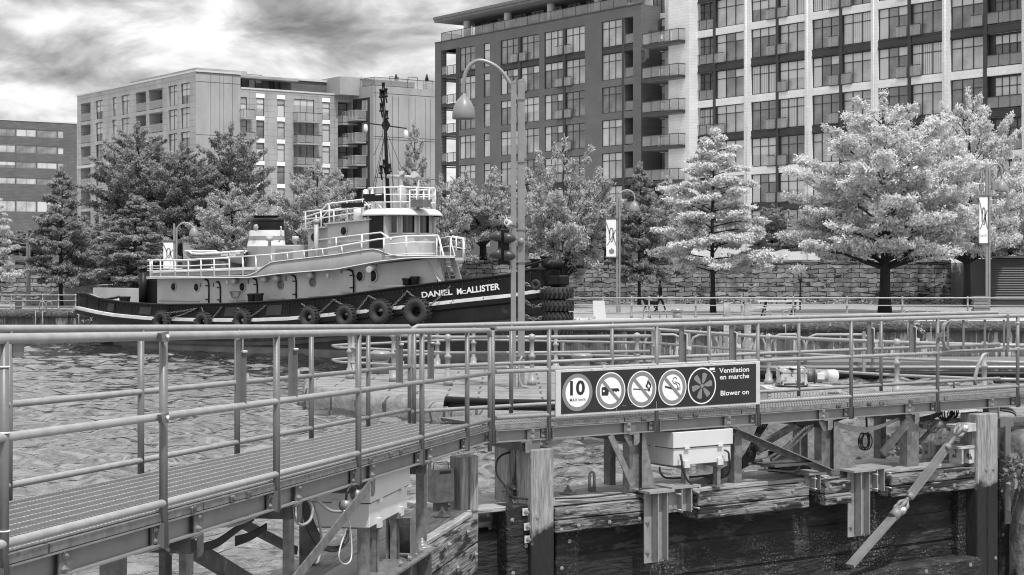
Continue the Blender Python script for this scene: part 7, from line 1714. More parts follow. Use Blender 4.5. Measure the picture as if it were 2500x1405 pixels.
# ---------------------------------------------------------------- recessed link with curved balconies, between the two
def link():
    f = FA; a0 = f.A(1566); z0, z1 = TZ, drows[0] + 2 * dst + 2; t = thing('link_block', 'recessed pale brick wall with stacked glass balconies between dark and white buildings', 'building', f, (a0, 2.5, TZ))
    b = 2.4; aw0 = f.A(1619, b); aw1 = f.A(1690, b); wz = [z - .3 for z in [drows[0] + dst, *drows]]
    fx0, fx1 = f.A(1592, b), f.A(1623, b); ax0 = f.A(1560, b) - 1; ops = [(fx0, fx1, z, z + 2.7, .3) for z in wz]
    m = MB(); wall_open(m, ax0, aw1, z0, z1, ops, b=b); m.quad((ax0, b, z1), (aw1, b, z1), (aw1, 14, z1), (ax0, 14, z1)); part('painted_wall', m, M['wbrick'], t)
    # straight painted wall joining the white block
    g0 = Vector((f.A(1628, .9), .9)); m = MB(); m.box(f.A(1632, .3), f.A(1672, .3) + .6, .3, b - .01, z0, z1 - .2); part('painted_pier', m, M['wbrick'], t)
    for z in wz: window(t, fx0, b + .12, z, fx1 - fx0, 2.7, cols=3)
    for z in wz[1:]:
        s0, s1 = f.A(1567, -.55), f.A(1656, -.55)
        m = MB(); pts = [(s0, -.55), (s1, -.55), (s1, .3), (s1 - 1.2, .9), (s1 - 2.4, b - .01), (s0 - .2, b - .01), (s0 - .2, .6), (s0, .3)]; m.slab(pts, z - .42, z - .14); part('balcony_slab', m, M['dmetal'], t)
        m = MB(); m.slab([(x, y + (.03 if y < 0 else -.03)) for x, y in pts], z - .46, z - .425); part('balcony_soffit', m, M['soff'], t)
        glass_rail(t, s0, s1, -.5, .3, z - .14, 1.05, True, True)
        m = MB(); cxa = (s0 + s1) / 2 + rb.uniform(-.6, .6); m.lathe([(.35, z + .55), (.35, z + .58), (0, z + .58)], 12, (cxa, .4, 0)); m.tube([(cxa, .4, z - .14), (cxa, .4, z + .55)], .03, 5)
        for dxx in (-.6, .6): m.box(cxa + dxx - .2, cxa + dxx + .2, .2, .6, z + .25, z + .3); m.box(cxa + dxx * 1.3 - .03, cxa + dxx * 1.3 + .03, .2, .6, z - .14, z + .75)
        part('balcony_furniture', m, M['white'], t)
link()
# ---------------------------------------------------------------- concrete apartment block on the left
FCB = Frame((478 - HX) / F * 202, 202, 36.2); FCA = Frame((478 - HX) / F * 202, 202, -53.8)
def concrete():
    f = FCB; zt_ = f.Z(478, 175); t = thing('apartment_building', 'pale concrete apartment block with a blank corner panel and small balconies', 'building', f, (0, 0, TZ))
    a_c = f.A(587); a_e = f.A(862); zl = f.Z(587, 217); s = f.Z(635, 240) - f.Z(635, 294.7); z_t = f.Z(635, 240)
    cols = [(587.5, 603, 'd'), (626, 645, 'w'), (677, 695, 'w'), (717, 767, 'b'), (787, 805, 'w'), (825, 861.5, 'l')]
    ops = []
    tops = [z_t - k * s for k in range(7)]; hw_ = f.Z(635, 240) - f.Z(635, 284)
    for c0, c1, ty in cols:
        for k, z in enumerate(tops):
            if z - hw_ < TZ + .3: continue
            ops.append((f.A(c0), f.A(c1), z - hw_ - (.35 if ty in 'dbl' else 0), z + (.2 if ty in 'bl' else 0), 2.0 if ty == 'l' else .3))
    m = MB(); wall_open(m, a_c, a_e, TZ, zl, ops); m.quad((a_e, 0, TZ), (a_e, 14, TZ), (a_e, 14, zl), (a_e, 0, zl)); m.quad((a_c, 0, zl), (a_e, 0, zl), (a_e, 14, zl), (a_c, 14, zl)); part('concrete_wall', m, M['cpanel2'], t)
    m = MB(); m.quad((0, 0, TZ), (a_c, 0, TZ), (a_c, 0, zt_), (0, 0, zt_)); m.quad((a_c, 0, zl), (a_c, 14, zl), (a_c, 14, zt_), (a_c, 0, zt_)); m.quad((0, 0, zt_), (a_c, 0, zt_), (a_c, 14, zt_), (0, 14, zt_)); part('blank_panel', m, M['cpanel'], t)
    m = MB()
    for k in range(5): z = zt_ - 1.2 - k * 6.4; m.box(.02, a_c - .02, -.012, .0, z, z + .05)
    for x in (.33, .53, .62, .82): m.box(a_c * x, a_c * x + .04, -.012, .0, TZ, zt_)
    part('panel_joint', m, M['dwall'], t)
    for c0, c1, ty in cols:
        A0_, A1_ = f.A(c0), f.A(c1)
        for k, z in enumerate(tops):
            zb_ = z - hw_ - (.35 if ty in 'dbl' else 0)
            if z - hw_ < TZ + .3 or k > 5: continue
            if ty != 'l': window(t, A0_, .12, zb_, A1_ - A0_, z - zb_ + (.2 if ty == 'b' else 0), cols=1 if ty in 'dw' else 3, tr=.0 if ty == 'b' else .32, fw=.06, fm='dmetal')
            else: window(t, A0_, 1.6, zb_, A1_ - A0_, z + .2 - zb_, cols=2, tr=.3)
            if ty in 'w': m = MB(); m.box(A0_ - .05, A1_ + .05, -.015, -.002, z + .03, z + .55); part('lintel_panel', m, M['white'], t)
            if ty in 'bld':
                e = .5 if ty != 'l' else .0; m = MB(); m.box(A0_ - e * .3, A1_ + e, -1.2, -.002, zb_ - .22, zb_ - .02); part('balcony_slab', m, M['cpanel'], t); glass_rail(t, A0_ - e * .3, A1_ + e, -1.15, -.05, zb_ - .02, 1.05)
    # penthouse
    m = MB(); p0, p1 = f.A(588, 2), f.A(807, 2); zp = f.Z(700, 195, 2); m.box(a_c + .01, p1, 2, 12, zl, zp); part('penthouse', m, M['cladd'], t)
    m = MB(); m.box(a_c + .01, p1 + .2, 1.8, 12.2, zp, zp + .25); m.box(a_c + .05, a_e + .1, -.08, .2, zl, zl + .2); m.box(-.1, a_c + .05, -.08, .2, zt_, zt_ + .22); part('parapet_cap', m, M['alu'], t)
    for px in (589, 605.5, 622): window(t, f.A(px, 2), 1.95, f.Z(610, 216.5, 2) + .05, f.A(641, 2) - f.A(622, 2) - .1, 1.7, cols=1, tr=0)
    m = MB()
    for px in (661, 669, 683): a, z = f.pix(px, 208, 1.8); m.lathe([(.12, -.5), (.12, .5), (.2, .6), (.2, .9), (0, .95)], 8, (a, 1.8, z))
    part('roof_vent', m, M['dwall'], t)
    # left face
    g = FCA; t2 = t
    al = g.A(188.5); st2 = g.Z(452, 203) - g.Z(452, 262.6); zz = g.Z(452, 203); h2 = g.Z(452, 203) - g.Z(452, 252)
    def put(nm, mb, mt, ptype=None):   # part modelled in the side frame, parented to the same building
        me = mb.mesh(nm, (0, 0, TZ), [M[mt]]); o = bpy.data.objects.new(nm, me); C.objects.link(o); o.parent = t; o.rotation_euler = (0, 0, g.t - f.t); OFF[o.name] = (0, 0, TZ); return o
    cols2 = [(197, 221, 'l'), (233, 251, 'w'), (274, 284, 'w'), (296, 316, 'w'), (331, 356, 'l'), (363, 397, 'l'), (411, 432.5, 'w'), (441, 463, 'w')]
    tp = [zz - k * st2 for k in range(7) if zz - k * st2 - h2 > TZ]; ops = [(g.A(p), g.A(q), z - h2 - .1, z, 1.8 if ty == 'l' else .35) for p, q, ty in cols2 for z in tp]
    m = MB(); wall_open(m, al, 0, TZ, zt_, ops); m.quad((al, 14, TZ), (al, 0, TZ), (al, 0, zt_), (al, 14, zt_)); put('side_wall', m, 'cpanel2')
    m = MB(); m.box(al, 0, .001, 14, zt_ - .3, zt_ - .01); put('roof', m, 'cpanel')
    m = MB(); m.box(al - .1, -.02, -.08, .2, zt_, zt_ + .22); m.box(al, -.05, -.08, -.002, tp[2] - h2 - .5, tp[2] - h2 - .15); put('cornice', m, 'alu')
    hold = bpy.data.objects.new('side_front', None)
    for p, q, ty in cols2:
        for k, z in enumerate(tp[:6]):
            A0_, A1_ = g.A(p), g.A(q); mb_ = .25 if ty == 'w' else 1.7
            w0 = window(t, 0, 0, TZ, A1_ - A0_, h2 + .1, cols=2 if q - p > 15 else 1, tr=.0 if ty == 'l' else .3, fm='dmetal')
            loc = Vector((A0_, mb_, z - h2 - .1 - TZ)); loc.rotate(Matrix.Rotation(g.t - f.t, 3, 'Z')); w0.location = loc; w0.rotation_euler = (0, 0, g.t - f.t)
            if ty == 'l': m = MB(); m.box(A0_, A1_, .05, .07, z - h2, z - h2 + 1.0); put('loggia_guard', m, 'guard')
    m = MB(); m.box(g.A(318, 3), g.A(480, 3), 3, 10, zt_, g.Z(440, 174, 3)); put('plant_room', m, 'cpanel')
    bpy.data.objects.remove(hold)
    return a_e
concrete()
# wing
FW2 = Frame((913 - HX) / F * 211, 211, 36.2); FW2A = Frame((913 - HX) / F * 211, 211, -53.8)
def wing():
    f = FW2; g = FW2A; zt_ = f.Z(913, 209); a1 = f.A(1075); al = g.A(862); t = thing('apartment_tower', 'tall concrete end wall with roof terrace, left of the dark brick building', 'building', f, (0, 0, TZ))
    m = MB(); m.quad((0, 0, TZ), (a1, 0, TZ), (a1, 0, zt_), (0, 0, zt_)); m.quad((0, 0, zt_), (a1, 0, zt_), (a1, 16, zt_), (0, 16, zt_)); part('blank_wall', m, M['cpanel'], t)
    m = MB()
    for py in (229, 335, 341, 435): z = f.Z(935, py); m.box(.02, a1, -.012, -.001, z, z + .06)
    for px in (917, 934, 957.5, 972, 998, 1013, 1039, 1050): x = f.A(px); m.box(x, x + .05, -.012, -.001, TZ, zt_ - 1.2)
    part('panel_joint', m, M['dwall'], t)
    def put(nm, mb, mt):
        me = mb.mesh(nm, (0, 0, TZ), [M[mt]]); o = bpy.data.objects.new(nm, me); C.objects.link(o); o.parent = t; o.rotation_euler = (0, 0, g.t - f.t); OFF[o.name] = (0, 0, TZ); return o
    s = 55.2 * 212 / F; zz = g.Z(890, 243); ops = [(g.A(879), g.A(897), zz - k * s - 2.5, zz - k * s, .3) for k in range(7)]
    m = MB(); wall_open(m, al, -.9, TZ, zt_ - 1.4, ops); m.quad((al, 14, TZ), (al, 0, TZ), (al, 0, zt_), (al, 14, zt_)); put('dark_side_wall', m, 'dwall')
    m = MB(); m.box(al, 0, -.06, .3, zt_ - 1.4, zt_); m.box(-.9, -.001, -.06, .3, TZ, zt_ - 1.4); put('side_band', m, 'cpanel')
    for k in range(7):
        z = zz - k * s - 2.5
        if z < TZ + .2: continue
        w0 = window(t, 0, 0, TZ, g.A(897) - g.A(879), 2.5, cols=2, tr=0, blind=.3); loc = Vector((g.A(879), .2, z - TZ)); loc.rotate(Matrix.Rotation(g.t - f.t, 3, 'Z')); w0.location = loc; w0.rotation_euler = (0, 0, g.t - f.t)
        m = MB(); m.box(g.A(862), g.A(895), -1.6, -.07, z - .25, z - .05); put('balcony_slab', m, 'cpanel')
        m = MB(); m.box(g.A(862), g.A(895), -1.58, -1.55, z, z + 1); m.box(g.A(895) - .03, g.A(895), -1.55, -.07, z, z + 1); gd = put('balcony_guard', m, 'guard'); m = MB(); m.box(g.A(862), g.A(895), -1.6, -1.54, z + 1, z + 1.05); m.box(g.A(895) - .04, g.A(895) + .02, -1.54, -.07, z + 1, z + 1.05)
        n = 4
        for q in range(n + 1): x = g.A(862) + (g.A(895) - g.A(862)) * q / n; m.box(x - .025, x + .025, -1.6, -1.56, z - .05, z + 1)
        put('handrail', m, 'alu')
    x0 = f.A(885, 3.5); x1 = f.A(1012, 3.5); zp = f.Z(885, 189, 3.5); m = MB(); m.box(x0, x1, 3.5, 9, zt_ - .0, zp - .2); part('penthouse', m, M['dwall'], t); m = MB(); m.box(x0 - .2, x1 + .2, 3.3, 9.2, zp - .2, zp); part('penthouse_roof', m, M['alu'], t)
    m = MB(); m.box(x0 - 3.3, x0 - .01, 3.5, 9, zt_ - 1.0, zp - .1); part('stair_tower', m, M['cpanel'], t)
    glass_rail(t, .1, a1, .1, 4, zt_, 1.1, True, True, 'terrace_guard', 2.2)
    m = MB()
    for p0, p1, y0, y1 in ((951, 974, 187, 196), (996, 1020, 188, 213), (1039, 1057, 196, 215)):
        A0_, A1_ = f.A(p0, 2), f.A(p1, 2); z = f.Z(p0, y0, 2); m.box(A0_, A1_, 2, 2.05, z - .06, z); m.box(A0_, A0_ + .06, 2, 2.05, zt_, z); m.box(A1_ - .06, A1_, 2, 2.05, zt_, z)
    for px in (967, 1042): p = f.P(px, 190, 1.5); m.lathe([(.05, zt_ - p[2]), (.05, -.3), (.28, -.4), (.1, .4), (0, .5)], 8, p)
    part('terrace_furniture', m, M['dmetal'], t)
wing()
# low brick office at the far left
FLO = Frame((188 - HX) / F * 330, 330, 36.2)
def office():
    f = FLO; zt_ = f.Z(188, 303); al = f.A(-80); t = thing('office_building', 'low grey clad office building with ribbon windows at the far left', 'building', f, (al, 0, TZ)); ops = []; wins = []
    for y0, y1 in ((317.5, 336.5), (356.6, 376), (396.5, 412.8), (435.6, 452), (491, 519)):
        for p, q in ((-45, 38), (39.5, 89), (90.5, 140), (141, 156)):
            z1, z0 = f.Z(100, y0), f.Z(100, y1); ops.append((f.A(p), f.A(q) + .02, z0, z1)); wins.append((f.A(p), f.A(q), z0, z1))
    m = MB(); wall_open(m, al, 0, TZ, zt_, ops); m.quad((0, 0, TZ), (0, 30, TZ), (0, 30, zt_), (0, 0, zt_)); m.quad((al, 0, zt_), (0, 0, zt_), (0, 30, zt_), (al, 30, zt_)); part('clad_wall', m, M['cladd'], t)
    for p, q, z0, z1 in wins: window(t, p, .1, z0, q - p, z1 - z0, cols=max(1, int((q - p) / 1.6)), tr=0, fw=.12, fm='soff', blind=rb.random() * 1.6)
    m = MB(); m.box(al, .1, -.1, .3, zt_, zt_ + .25); part('parapet_cap', m, M['alu'], t)
office()
# ================================================================ trees
def make_tree(seed, H, R, shape, nleaf, lsz, trunk_h, trunk_r, mt, dens=1.0):
    rnd = random.Random(seed); nr = np.random.RandomState(seed); m = MB(); tips = []; zt_ = H * .97
    def trunk_at(z): return Vector((math.sin(z * .5 + seed) * .06 * z / H * 3, math.cos(z * .4 + seed) * .05 * z / H * 3, z))
    if shape == 'vase':
        m.tube([trunk_at(z) for z in (0, trunk_h * .5, trunk_h)], [trunk_r * 1.25, trunk_r, trunk_r * .95], 8)
    else:
        zs_ = [H * k / 10 for k in range(10)] + [zt_]; m.tube([trunk_at(z) for z in zs_], [trunk_r * (1.3 if k == 0 else 1) * (1 - .93 * (z / H) ** 1.1) for k, z in enumerate(zs_)], 8)
    def prof(u):   # crown half-width against height fraction
        if shape == 'pagoda': return (1 - u) ** .68 * (.7 + .3 * min(1, u / .12 + .3)) + .04
        if shape == 'vase': return math.sin(math.pi * min(.98, max(.04, u * .8 + .14))) ** .8
        if shape == 'cone': return (1 - u) ** .6 * min(1, .5 + u * 3) * .95 + .04
        return math.sqrt(max(.05, 1 - ((u - .4) / .63) ** 2))
    nb_ = {'pagoda': 50, 'vase': 34, 'cone': 40, 'round': 52}[shape]
    for i in range(nb_):
        u = (i + rnd.random() * .8) / nb_; z = trunk_h + (H - trunk_h) * u * .94; an = i * 2.399 + rnd.uniform(-.3, .3); L = R * prof(u) * (rnd.uniform(.6, 1.12) if shape == 'pagoda' else rnd.uniform(.72, 1.12))
        if shape == 'vase':
            st_ = trunk_at(trunk_h * rnd.uniform(.85, 1)); end = Vector((math.cos(an) * L, math.sin(an) * L, z)); mid = st_.lerp(end, .5) + Vector((0, 0, .12 * H * (.5)));  mid.x *= .75; mid.y *= .75
        else:
            st_ = trunk_at(max(trunk_h * .9, z - L * (.10 if shape == 'pagoda' else (.2 + .75 * u)))); rise = (rnd.uniform(.05, .32) * L if shape == 'pagoda' else (.15 + .75 * u) * L) - (.12 * L if u < .2 and shape == 'pagoda' else 0)
            end = Vector((math.cos(an) * L, math.sin(an) * L, st_.z + rise)); mid = st_.lerp(end, .5) + Vector((rnd.uniform(-.1, .1) * L, rnd.uniform(-.1, .1) * L, .06 * L))
        r0 = max(.03, trunk_r * (.36 if shape != 'vase' else .5) * (1 - u * .7)); m.tube([st_, mid, end], [r0, r0 * .6, .012], 5, False)
        n2 = max(4, int(L * 3.6))
        for k in range(n2):
            v = .25 + .75 * (k + rnd.random()) / n2; p = st_.lerp(mid, v * 2) if v < .5 else mid.lerp(end, v * 2 - 1); a2 = an + rnd.choice((-1, 1)) * rnd.uniform(.5, 1.2); l2 = L * .36 * (1.15 - v) + .30
            up = (.02 if shape == 'pagoda' else .35) * l2; q = p + Vector((math.cos(a2) * l2, math.sin(a2) * l2, up + rnd.uniform(-.12, .2) * l2)); m.tube([p, q], [r0 * .3 + .008, .008], 4, False)
            tips.append((p.lerp(q, .15), q + (q - p) * .12, .13 + l2 * .09))
            for _ in range(2):
                a3 = a2 + rnd.choice((-1, 1)) * rnd.uniform(.5, 1.0); p3 = p.lerp(q, rnd.uniform(.3, .9)); q3 = p3 + Vector((math.cos(a3), math.sin(a3), rnd.uniform(-.1, .5))) * l2 * .5; tips.append((p3, q3, .12))
        tips.append((mid.lerp(end, .5), end + (end - mid) * .06, .2))
    if shape != 'vase': tips += [(trunk_at(H * .86), trunk_at(H * .99), .2)] * 3
    T_ = np.array([[*p, *q, r] for p, q, r in tips]); ln = np.linalg.norm(T_[:, 3:6] - T_[:, :3], axis=1); wts = (ln + .15) * T_[:, 6] * nr.uniform(.5, 1.5, len(T_)); wts /= wts.sum(); idx = nr.choice(len(T_), nleaf, p=wts); tt_ = nr.rand(nleaf, 1) ** .7; c = T_[idx, :3] * (1 - tt_) + T_[idx, 3:6] * tt_; rr = T_[idx, 6:7] * (.7 + .6 * tt_)
    fl = np.array([1, 1, .62 if shape == 'pagoda' else .8]); d = nr.normal(size=(nleaf, 3)); d /= np.linalg.norm(d, axis=1, keepdims=True)
    pos = c + d * rr * (nr.rand(nleaf, 1) ** .5) * fl * 1.25
    nrm = d * .55 + nr.normal(size=(nleaf, 3)) * .5 + np.array([0, 0, .45]); nrm /= np.linalg.norm(nrm, axis=1, keepdims=True)
    t1 = np.cross(nrm, nr.normal(size=(nleaf, 3))); t1 /= np.linalg.norm(t1, axis=1, keepdims=True); t2 = np.cross(nrm, t1); s = lsz * (.6 + .8 * nr.rand(nleaf, 1))
    V = np.concatenate([pos - t1 * s, pos + t2 * s * .42, pos + t1 * s, pos - t2 * s * .42], 1).reshape(-1, 3)
    me = bpy.data.meshes.new('crown'); me.vertices.add(4 * nleaf); me.vertices.foreach_set('co', V.ravel().astype(np.float32)); me.loops.add(4 * nleaf); me.loops.foreach_set('vertex_index', np.arange(4 * nleaf, dtype=np.int32))
    me.polygons.add(nleaf); me.polygons.foreach_set('loop_start', np.arange(0, 4 * nleaf, 4, dtype=np.int32)); me.update(calc_edges=True); me.materials.append(M[mt])
    tme = m.mesh('trunk', mats=[M['bark']]); return tme, me
KIND = {}
def kind(key, *a, **k): KIND[key] = make_tree(*a, **k)
kind('pinA', 11, 10, 4.0, 'pagoda', 80000, .092, 2.3, .15, 'leafA')
kind('vaseA', 24, 9, 4.2, 'vase', 52000, .10, 1.6, .3, 'leafA')
kind('pinA2', 12, 10, 4.0, 'pagoda', 60000, .098, 2.3, .24, 'leafA')
kind('bigA', 13, 11, 4.8, 'round', 130000, .088, 2.4, .28, 'leafA')
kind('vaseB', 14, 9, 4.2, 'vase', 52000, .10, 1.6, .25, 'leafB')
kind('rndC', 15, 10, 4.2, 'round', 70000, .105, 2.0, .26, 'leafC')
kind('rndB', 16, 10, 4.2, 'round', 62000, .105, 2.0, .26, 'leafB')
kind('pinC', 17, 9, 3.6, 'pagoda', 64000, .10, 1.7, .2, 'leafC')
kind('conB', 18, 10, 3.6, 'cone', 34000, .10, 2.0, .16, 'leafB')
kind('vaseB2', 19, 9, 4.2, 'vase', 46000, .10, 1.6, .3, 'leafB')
DIM = {'vaseA': (9, 4.2), 'pinA': (10, 4.0), 'pinA2': (10, 4.0), 'bigA': (11, 4.8), 'vaseB': (9, 4.2), 'rndC': (10, 4.2), 'rndB': (10, 4.2), 'pinC': (9, 3.6), 'conB': (10, 3.6), 'vaseB2': (9, 4.2)}
def tree(k, px, D, pytop, halfpx, zb, label, rz=0.0, name='tree', cat='tree', group='trees along the far quay'):
    x = (px - HX) / F * D; zt_ = CZ - (pytop - HY) / F * D; H0, R0 = DIM[k]; sz = (zt_ - zb) / H0; sx_ = halfpx / F * D / R0 / 1.02
    o = bpy.data.objects.new(name, None); C.objects.link(o); o.location = (x, D, zb); o.rotation_euler = (0, 0, rz); o.scale = (sx_, sx_, sz); tag(o, label, cat, group)
    for nm, me in zip(('trunk', 'crown'), KIND[k]): c = bpy.data.objects.new(nm, me); C.objects.link(c); c.parent = o
    return o
tree('pinA', 1741, 84.5, 312, 185, QZ, 'bright layered oak with pointed top in front of the white building', 1.2)
tree('bigA', 2160, 85.5, 218, 245, QZ, 'largest bright oak, broad crown, thick trunk rising behind the railing', .5)
tree('bigA', 2362, 99, 212, 150, QZ, 'tall bright tree behind the big oak with a tip reaching up to the right', 2.2)
tree('vaseA', 2480, 104, 350, 150, QZ, 'bright tree at the right edge behind the lamp with equipment cases', 3.0)
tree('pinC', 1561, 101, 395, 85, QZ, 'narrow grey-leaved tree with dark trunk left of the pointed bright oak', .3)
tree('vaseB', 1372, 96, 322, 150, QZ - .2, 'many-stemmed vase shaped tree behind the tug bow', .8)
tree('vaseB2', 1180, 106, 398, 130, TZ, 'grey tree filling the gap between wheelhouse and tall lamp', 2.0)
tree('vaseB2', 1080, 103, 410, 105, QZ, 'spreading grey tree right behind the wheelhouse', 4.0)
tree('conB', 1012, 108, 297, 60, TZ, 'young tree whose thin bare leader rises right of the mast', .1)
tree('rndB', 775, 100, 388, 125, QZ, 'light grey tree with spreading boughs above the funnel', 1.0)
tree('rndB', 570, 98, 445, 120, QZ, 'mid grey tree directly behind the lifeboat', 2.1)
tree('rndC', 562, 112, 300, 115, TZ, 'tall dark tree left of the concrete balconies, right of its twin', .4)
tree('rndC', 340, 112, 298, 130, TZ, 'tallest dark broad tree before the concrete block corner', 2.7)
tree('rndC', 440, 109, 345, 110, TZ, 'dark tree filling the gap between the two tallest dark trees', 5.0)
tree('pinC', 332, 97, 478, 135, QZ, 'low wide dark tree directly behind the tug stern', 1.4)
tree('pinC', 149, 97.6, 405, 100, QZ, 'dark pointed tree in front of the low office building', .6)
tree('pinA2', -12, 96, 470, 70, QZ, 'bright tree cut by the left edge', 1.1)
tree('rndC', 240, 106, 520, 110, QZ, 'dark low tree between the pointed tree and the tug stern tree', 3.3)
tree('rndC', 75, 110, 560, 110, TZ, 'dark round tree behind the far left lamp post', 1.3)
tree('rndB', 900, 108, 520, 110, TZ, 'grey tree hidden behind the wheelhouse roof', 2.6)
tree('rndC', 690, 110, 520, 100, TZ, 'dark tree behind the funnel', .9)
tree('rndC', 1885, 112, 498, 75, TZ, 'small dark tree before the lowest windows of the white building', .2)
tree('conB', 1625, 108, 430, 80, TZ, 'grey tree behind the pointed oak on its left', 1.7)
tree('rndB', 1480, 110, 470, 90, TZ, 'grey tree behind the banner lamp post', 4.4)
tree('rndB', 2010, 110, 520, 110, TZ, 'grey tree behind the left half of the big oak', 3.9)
# sapling
rnd = random.Random(4); x = (1953 - HX) / F * 92
o = thing('sapling', 'slim sapling with a tuft of pale leaves in front of the stone wall', 'sapling', WF, (x, 92, QZ))
m = MB(); m.tube([(x, 92, QZ), (x + .02, 92, QZ + 1.4), (x - .15, 92, QZ + 2.1)], [.05, .035, .015], 6); m.tube([(x + .02, 92, QZ + 1.4), (x + .1, 92, QZ + 2.2)], [.03, .01], 5); part('trunk', m, M['bark'], o)
m = MB(); leafy(m, (x - .1, 92, QZ + 2.2), .42, 160, .16, rnd, .6); part('crown', m, M['leafA'], o)
# hedge like plants along the wall foot
rnd = random.Random(9); m = MB()
for _ in range(170): leafy(m, (rnd.uniform(-40, 28), 105.2 + rnd.uniform(-.2, .2), QZ + .1), .3, 14, .16, rnd, .6)
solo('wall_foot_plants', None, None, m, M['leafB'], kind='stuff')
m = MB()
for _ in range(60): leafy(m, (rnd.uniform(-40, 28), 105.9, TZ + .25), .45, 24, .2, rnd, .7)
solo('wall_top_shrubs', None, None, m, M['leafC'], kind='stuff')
# ================================================================ person walking a dog
def skin_body(name, nodes, edges, mt, parent=None, sub=2):
    me = bpy.data.meshes.new(name); me.from_pydata([n[0] for n in nodes], edges, []); o = bpy.data.objects.new(name, me); C.objects.link(o)
    sm = o.modifiers.new('skin', 'SKIN'); 
    if not me.skin_vertices: me.attributes.new('skin', 'FLOAT', 'POINT')
    for i, n in enumerate(nodes):
        if me.skin_vertices: me.skin_vertices[0].data[i].radius = (n[1], n[2] if len(n) > 2 else n[1])
    if me.skin_vertices: me.skin_vertices[0].data[0].use_root = True
    s2 = o.modifiers.new('sub', 'SUBSURF'); s2.levels = sub; s2.render_levels = sub
    bpy.context.view_layer.update(); ev = o.evaluated_get(bpy.context.evaluated_depsgraph_get()); me2 = bpy.data.meshes.new_from_object(ev); me2.name = name
    bpy.data.objects.remove(o); me2.materials.clear(); me2.materials.append(M[mt])
    for p in me2.polygons: p.use_smooth = True
    o2 = bpy.data.objects.new(name, me2); C.objects.link(o2)
    if parent: o2.parent = parent
    return o2
def ensure_skin_api():
    me = bpy.data.meshes.new('t'); me.from_pydata([(0, 0, 0), (0, 0, 1)], [(0, 1)], []); o = bpy.data.objects.new('t', me); C.objects.link(o); o.modifiers.new('s', 'SKIN'); r = len(me.skin_vertices); bpy.data.objects.remove(o); return r
D = 88.5; xp = (1612 - HX) / F * D; k = .92
root = bpy.data.objects.new('person', None); C.objects.link(root); root.location = (xp, D, QZ); root.scale = (k, k, k); tag(root, 'person in dark clothing walking left along the quay with a dog', 'person')
nodes = [((0, 0, .93), .13, .10), ((0, 0, 1.15), .14, .1), ((-.02, 0, 1.38), .17, .1), ((-.02, 0, 1.50), .055), ((-.04, 0, 1.58), .06),
         ((0, .09, .88), .09), ((.14, .09, .50), .06), ((.30, .09, .12), .045), ((.24, .09, .05), .04), ((.16, .09, .03), .03),
         ((0, -.09, .88), .09), ((-.16, -.09, .50), .06), ((-.22, -.09, .10), .045), ((-.30, -.09, .04), .04), ((-.38, -.09, .03), .03),
         ((-.02, .2, 1.40), .055), ((.08, .24, 1.14), .042), ((.02, .22, .90), .032), ((-.02, -.2, 1.40), .055), ((-.08, -.24, 1.14), .042), ((-.26, -.22, 1.02), .032)]
ed = [(0, 1), (1, 2), (2, 3), (3, 4), (0, 5), (5, 6), (6, 7), (7, 8), (8, 9), (0, 10), (10, 11), (11, 12), (12, 13), (13, 14), (2, 15), (15, 16), (16, 17), (2, 18), (18, 19), (19, 20)]
body = skin_body('body', nodes, ed, 'cloth', root)
m = MB(); m.lathe([(0, -.13), (.045, -.11), (.07, -.04), (.078, .02), (.07, .07), (.04, .11), (0, .12)], 12, (-.05, 0, 1.66)); m.lathe([(.012, -.02), (0, .03)], 6, (-.135, 0, 1.65), 'x')
me = m.mesh('head', mats=[M['skin']]); h_ = bpy.data.objects.new('head', me); C.objects.link(h_); h_.parent = root
m = MB(); m.lathe([(.078, -.06), (.088, .02), (.08, .09), (.04, .125), (0, .135)], 12, (-.03, 0, 1.67)); me = m.mesh('hair', mats=[M['cloth']]); h_ = bpy.data.objects.new('hair', me); C.objects.link(h_); h_.parent = root
m = MB(); m.lathe([(.17, .78), (.16, .86), (.155, .9)], 12, (0, 0, 0)); me = m.mesh('shirt_hem', mats=[M['sigw']]); h_ = bpy.data.objects.new('shirt_hem', me); C.objects.link(h_); h_.parent = root
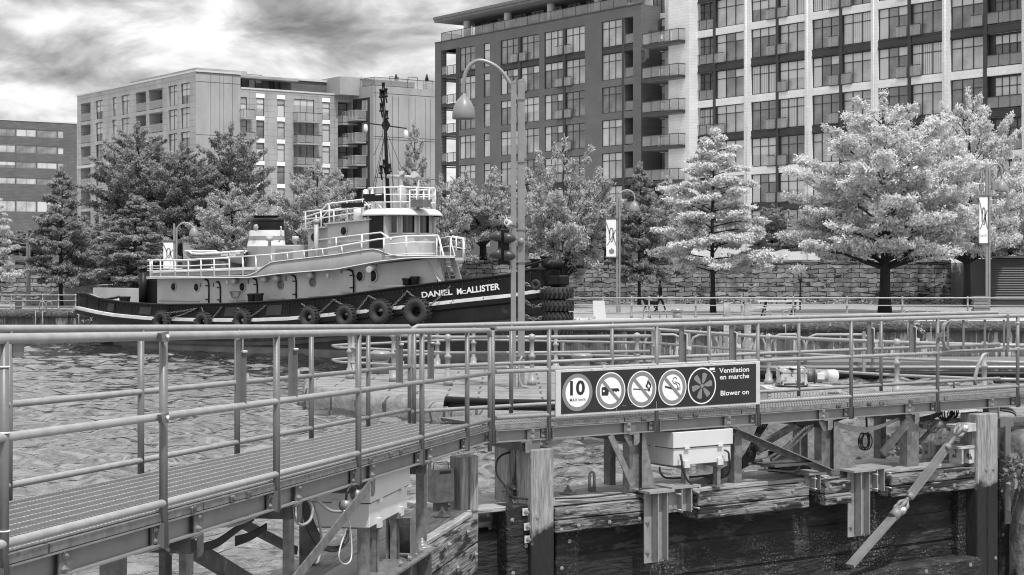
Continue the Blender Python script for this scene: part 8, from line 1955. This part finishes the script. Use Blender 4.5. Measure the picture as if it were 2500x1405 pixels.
for sy, px_, py_, pz_ in ((1, .02, .22, .86), (-1, -.29, -.22, 1.0)):
    m = MB(); m.box(px_ - .03, px_ + .02, py_ - .02, py_ + .02, pz_ - .06, pz_ + .02, .008)
    for q in range(4): m.tube([(px_ - .025 + q * .014, py_, pz_ - .05), (px_ - .03 + q * .014, py_ - .01, pz_ - .09), (px_ - .035 + q * .013, py_ - .015, pz_ - .115)], .006, 5)
    m.tube([(px_ - .03, py_, pz_ - .02), (px_ - .05, py_ - .01, pz_ - .06)], .007, 5); me = m.mesh('hand', mats=[M['skin']]); h_ = bpy.data.objects.new('hand', me); C.objects.link(h_); h_.parent = root
dog = bpy.data.objects.new('dog', None); C.objects.link(dog); dog.location = ((1588 - HX) / F * 88, 88, QZ); dog.scale = (.95,) * 3; tag(dog, 'dark long-legged dog walking left ahead of the person', 'dog')
nodes = [((.22, 0, .50), .10, .11), ((0, 0, .50), .11, .12), ((-.22, 0, .50), .12, .15), ((-.34, 0, .62), .07), ((-.42, 0, .72), .07), ((-.52, 0, .70), .04), ((-.58, 0, .68), .03),
         ((.26, .07, .38), .07), ((.20, .07, .26), .035), ((.30, .07, .16), .022), ((.27, .07, .02), .022), ((.26, -.07, .38), .07), ((.30, -.07, .26), .035), ((.40, -.07, .16), .022), ((.36, -.07, .02), .022),
         ((-.26, .07, .36), .045), ((-.24, .07, .20), .025), ((-.22, .07, .02), .022), ((-.26, -.07, .36), .045), ((-.34, -.07, .20), .025), ((-.38, -.07, .02), .022), ((.36, 0, .55), .03), ((.50, 0, .62), .015)]
ed = [(0, 1), (1, 2), (2, 3), (3, 4), (4, 5), (5, 6), (0, 7), (7, 8), (8, 9), (9, 10), (0, 11), (11, 12), (12, 13), (13, 14), (2, 15), (15, 16), (16, 17), (2, 18), (18, 19), (19, 20), (0, 21), (21, 22)]
skin_body('body', nodes, ed, 'cloth', dog)
m = MB(); 
for sy in (-1, 1): m.beam((-.40, sy * .06, .78), (-.37, sy * .09, .68), .015, .05)
me = m.mesh('ear', mats=[M['cloth']]); h_ = bpy.data.objects.new('ear', me); C.objects.link(h_); h_.parent = dog
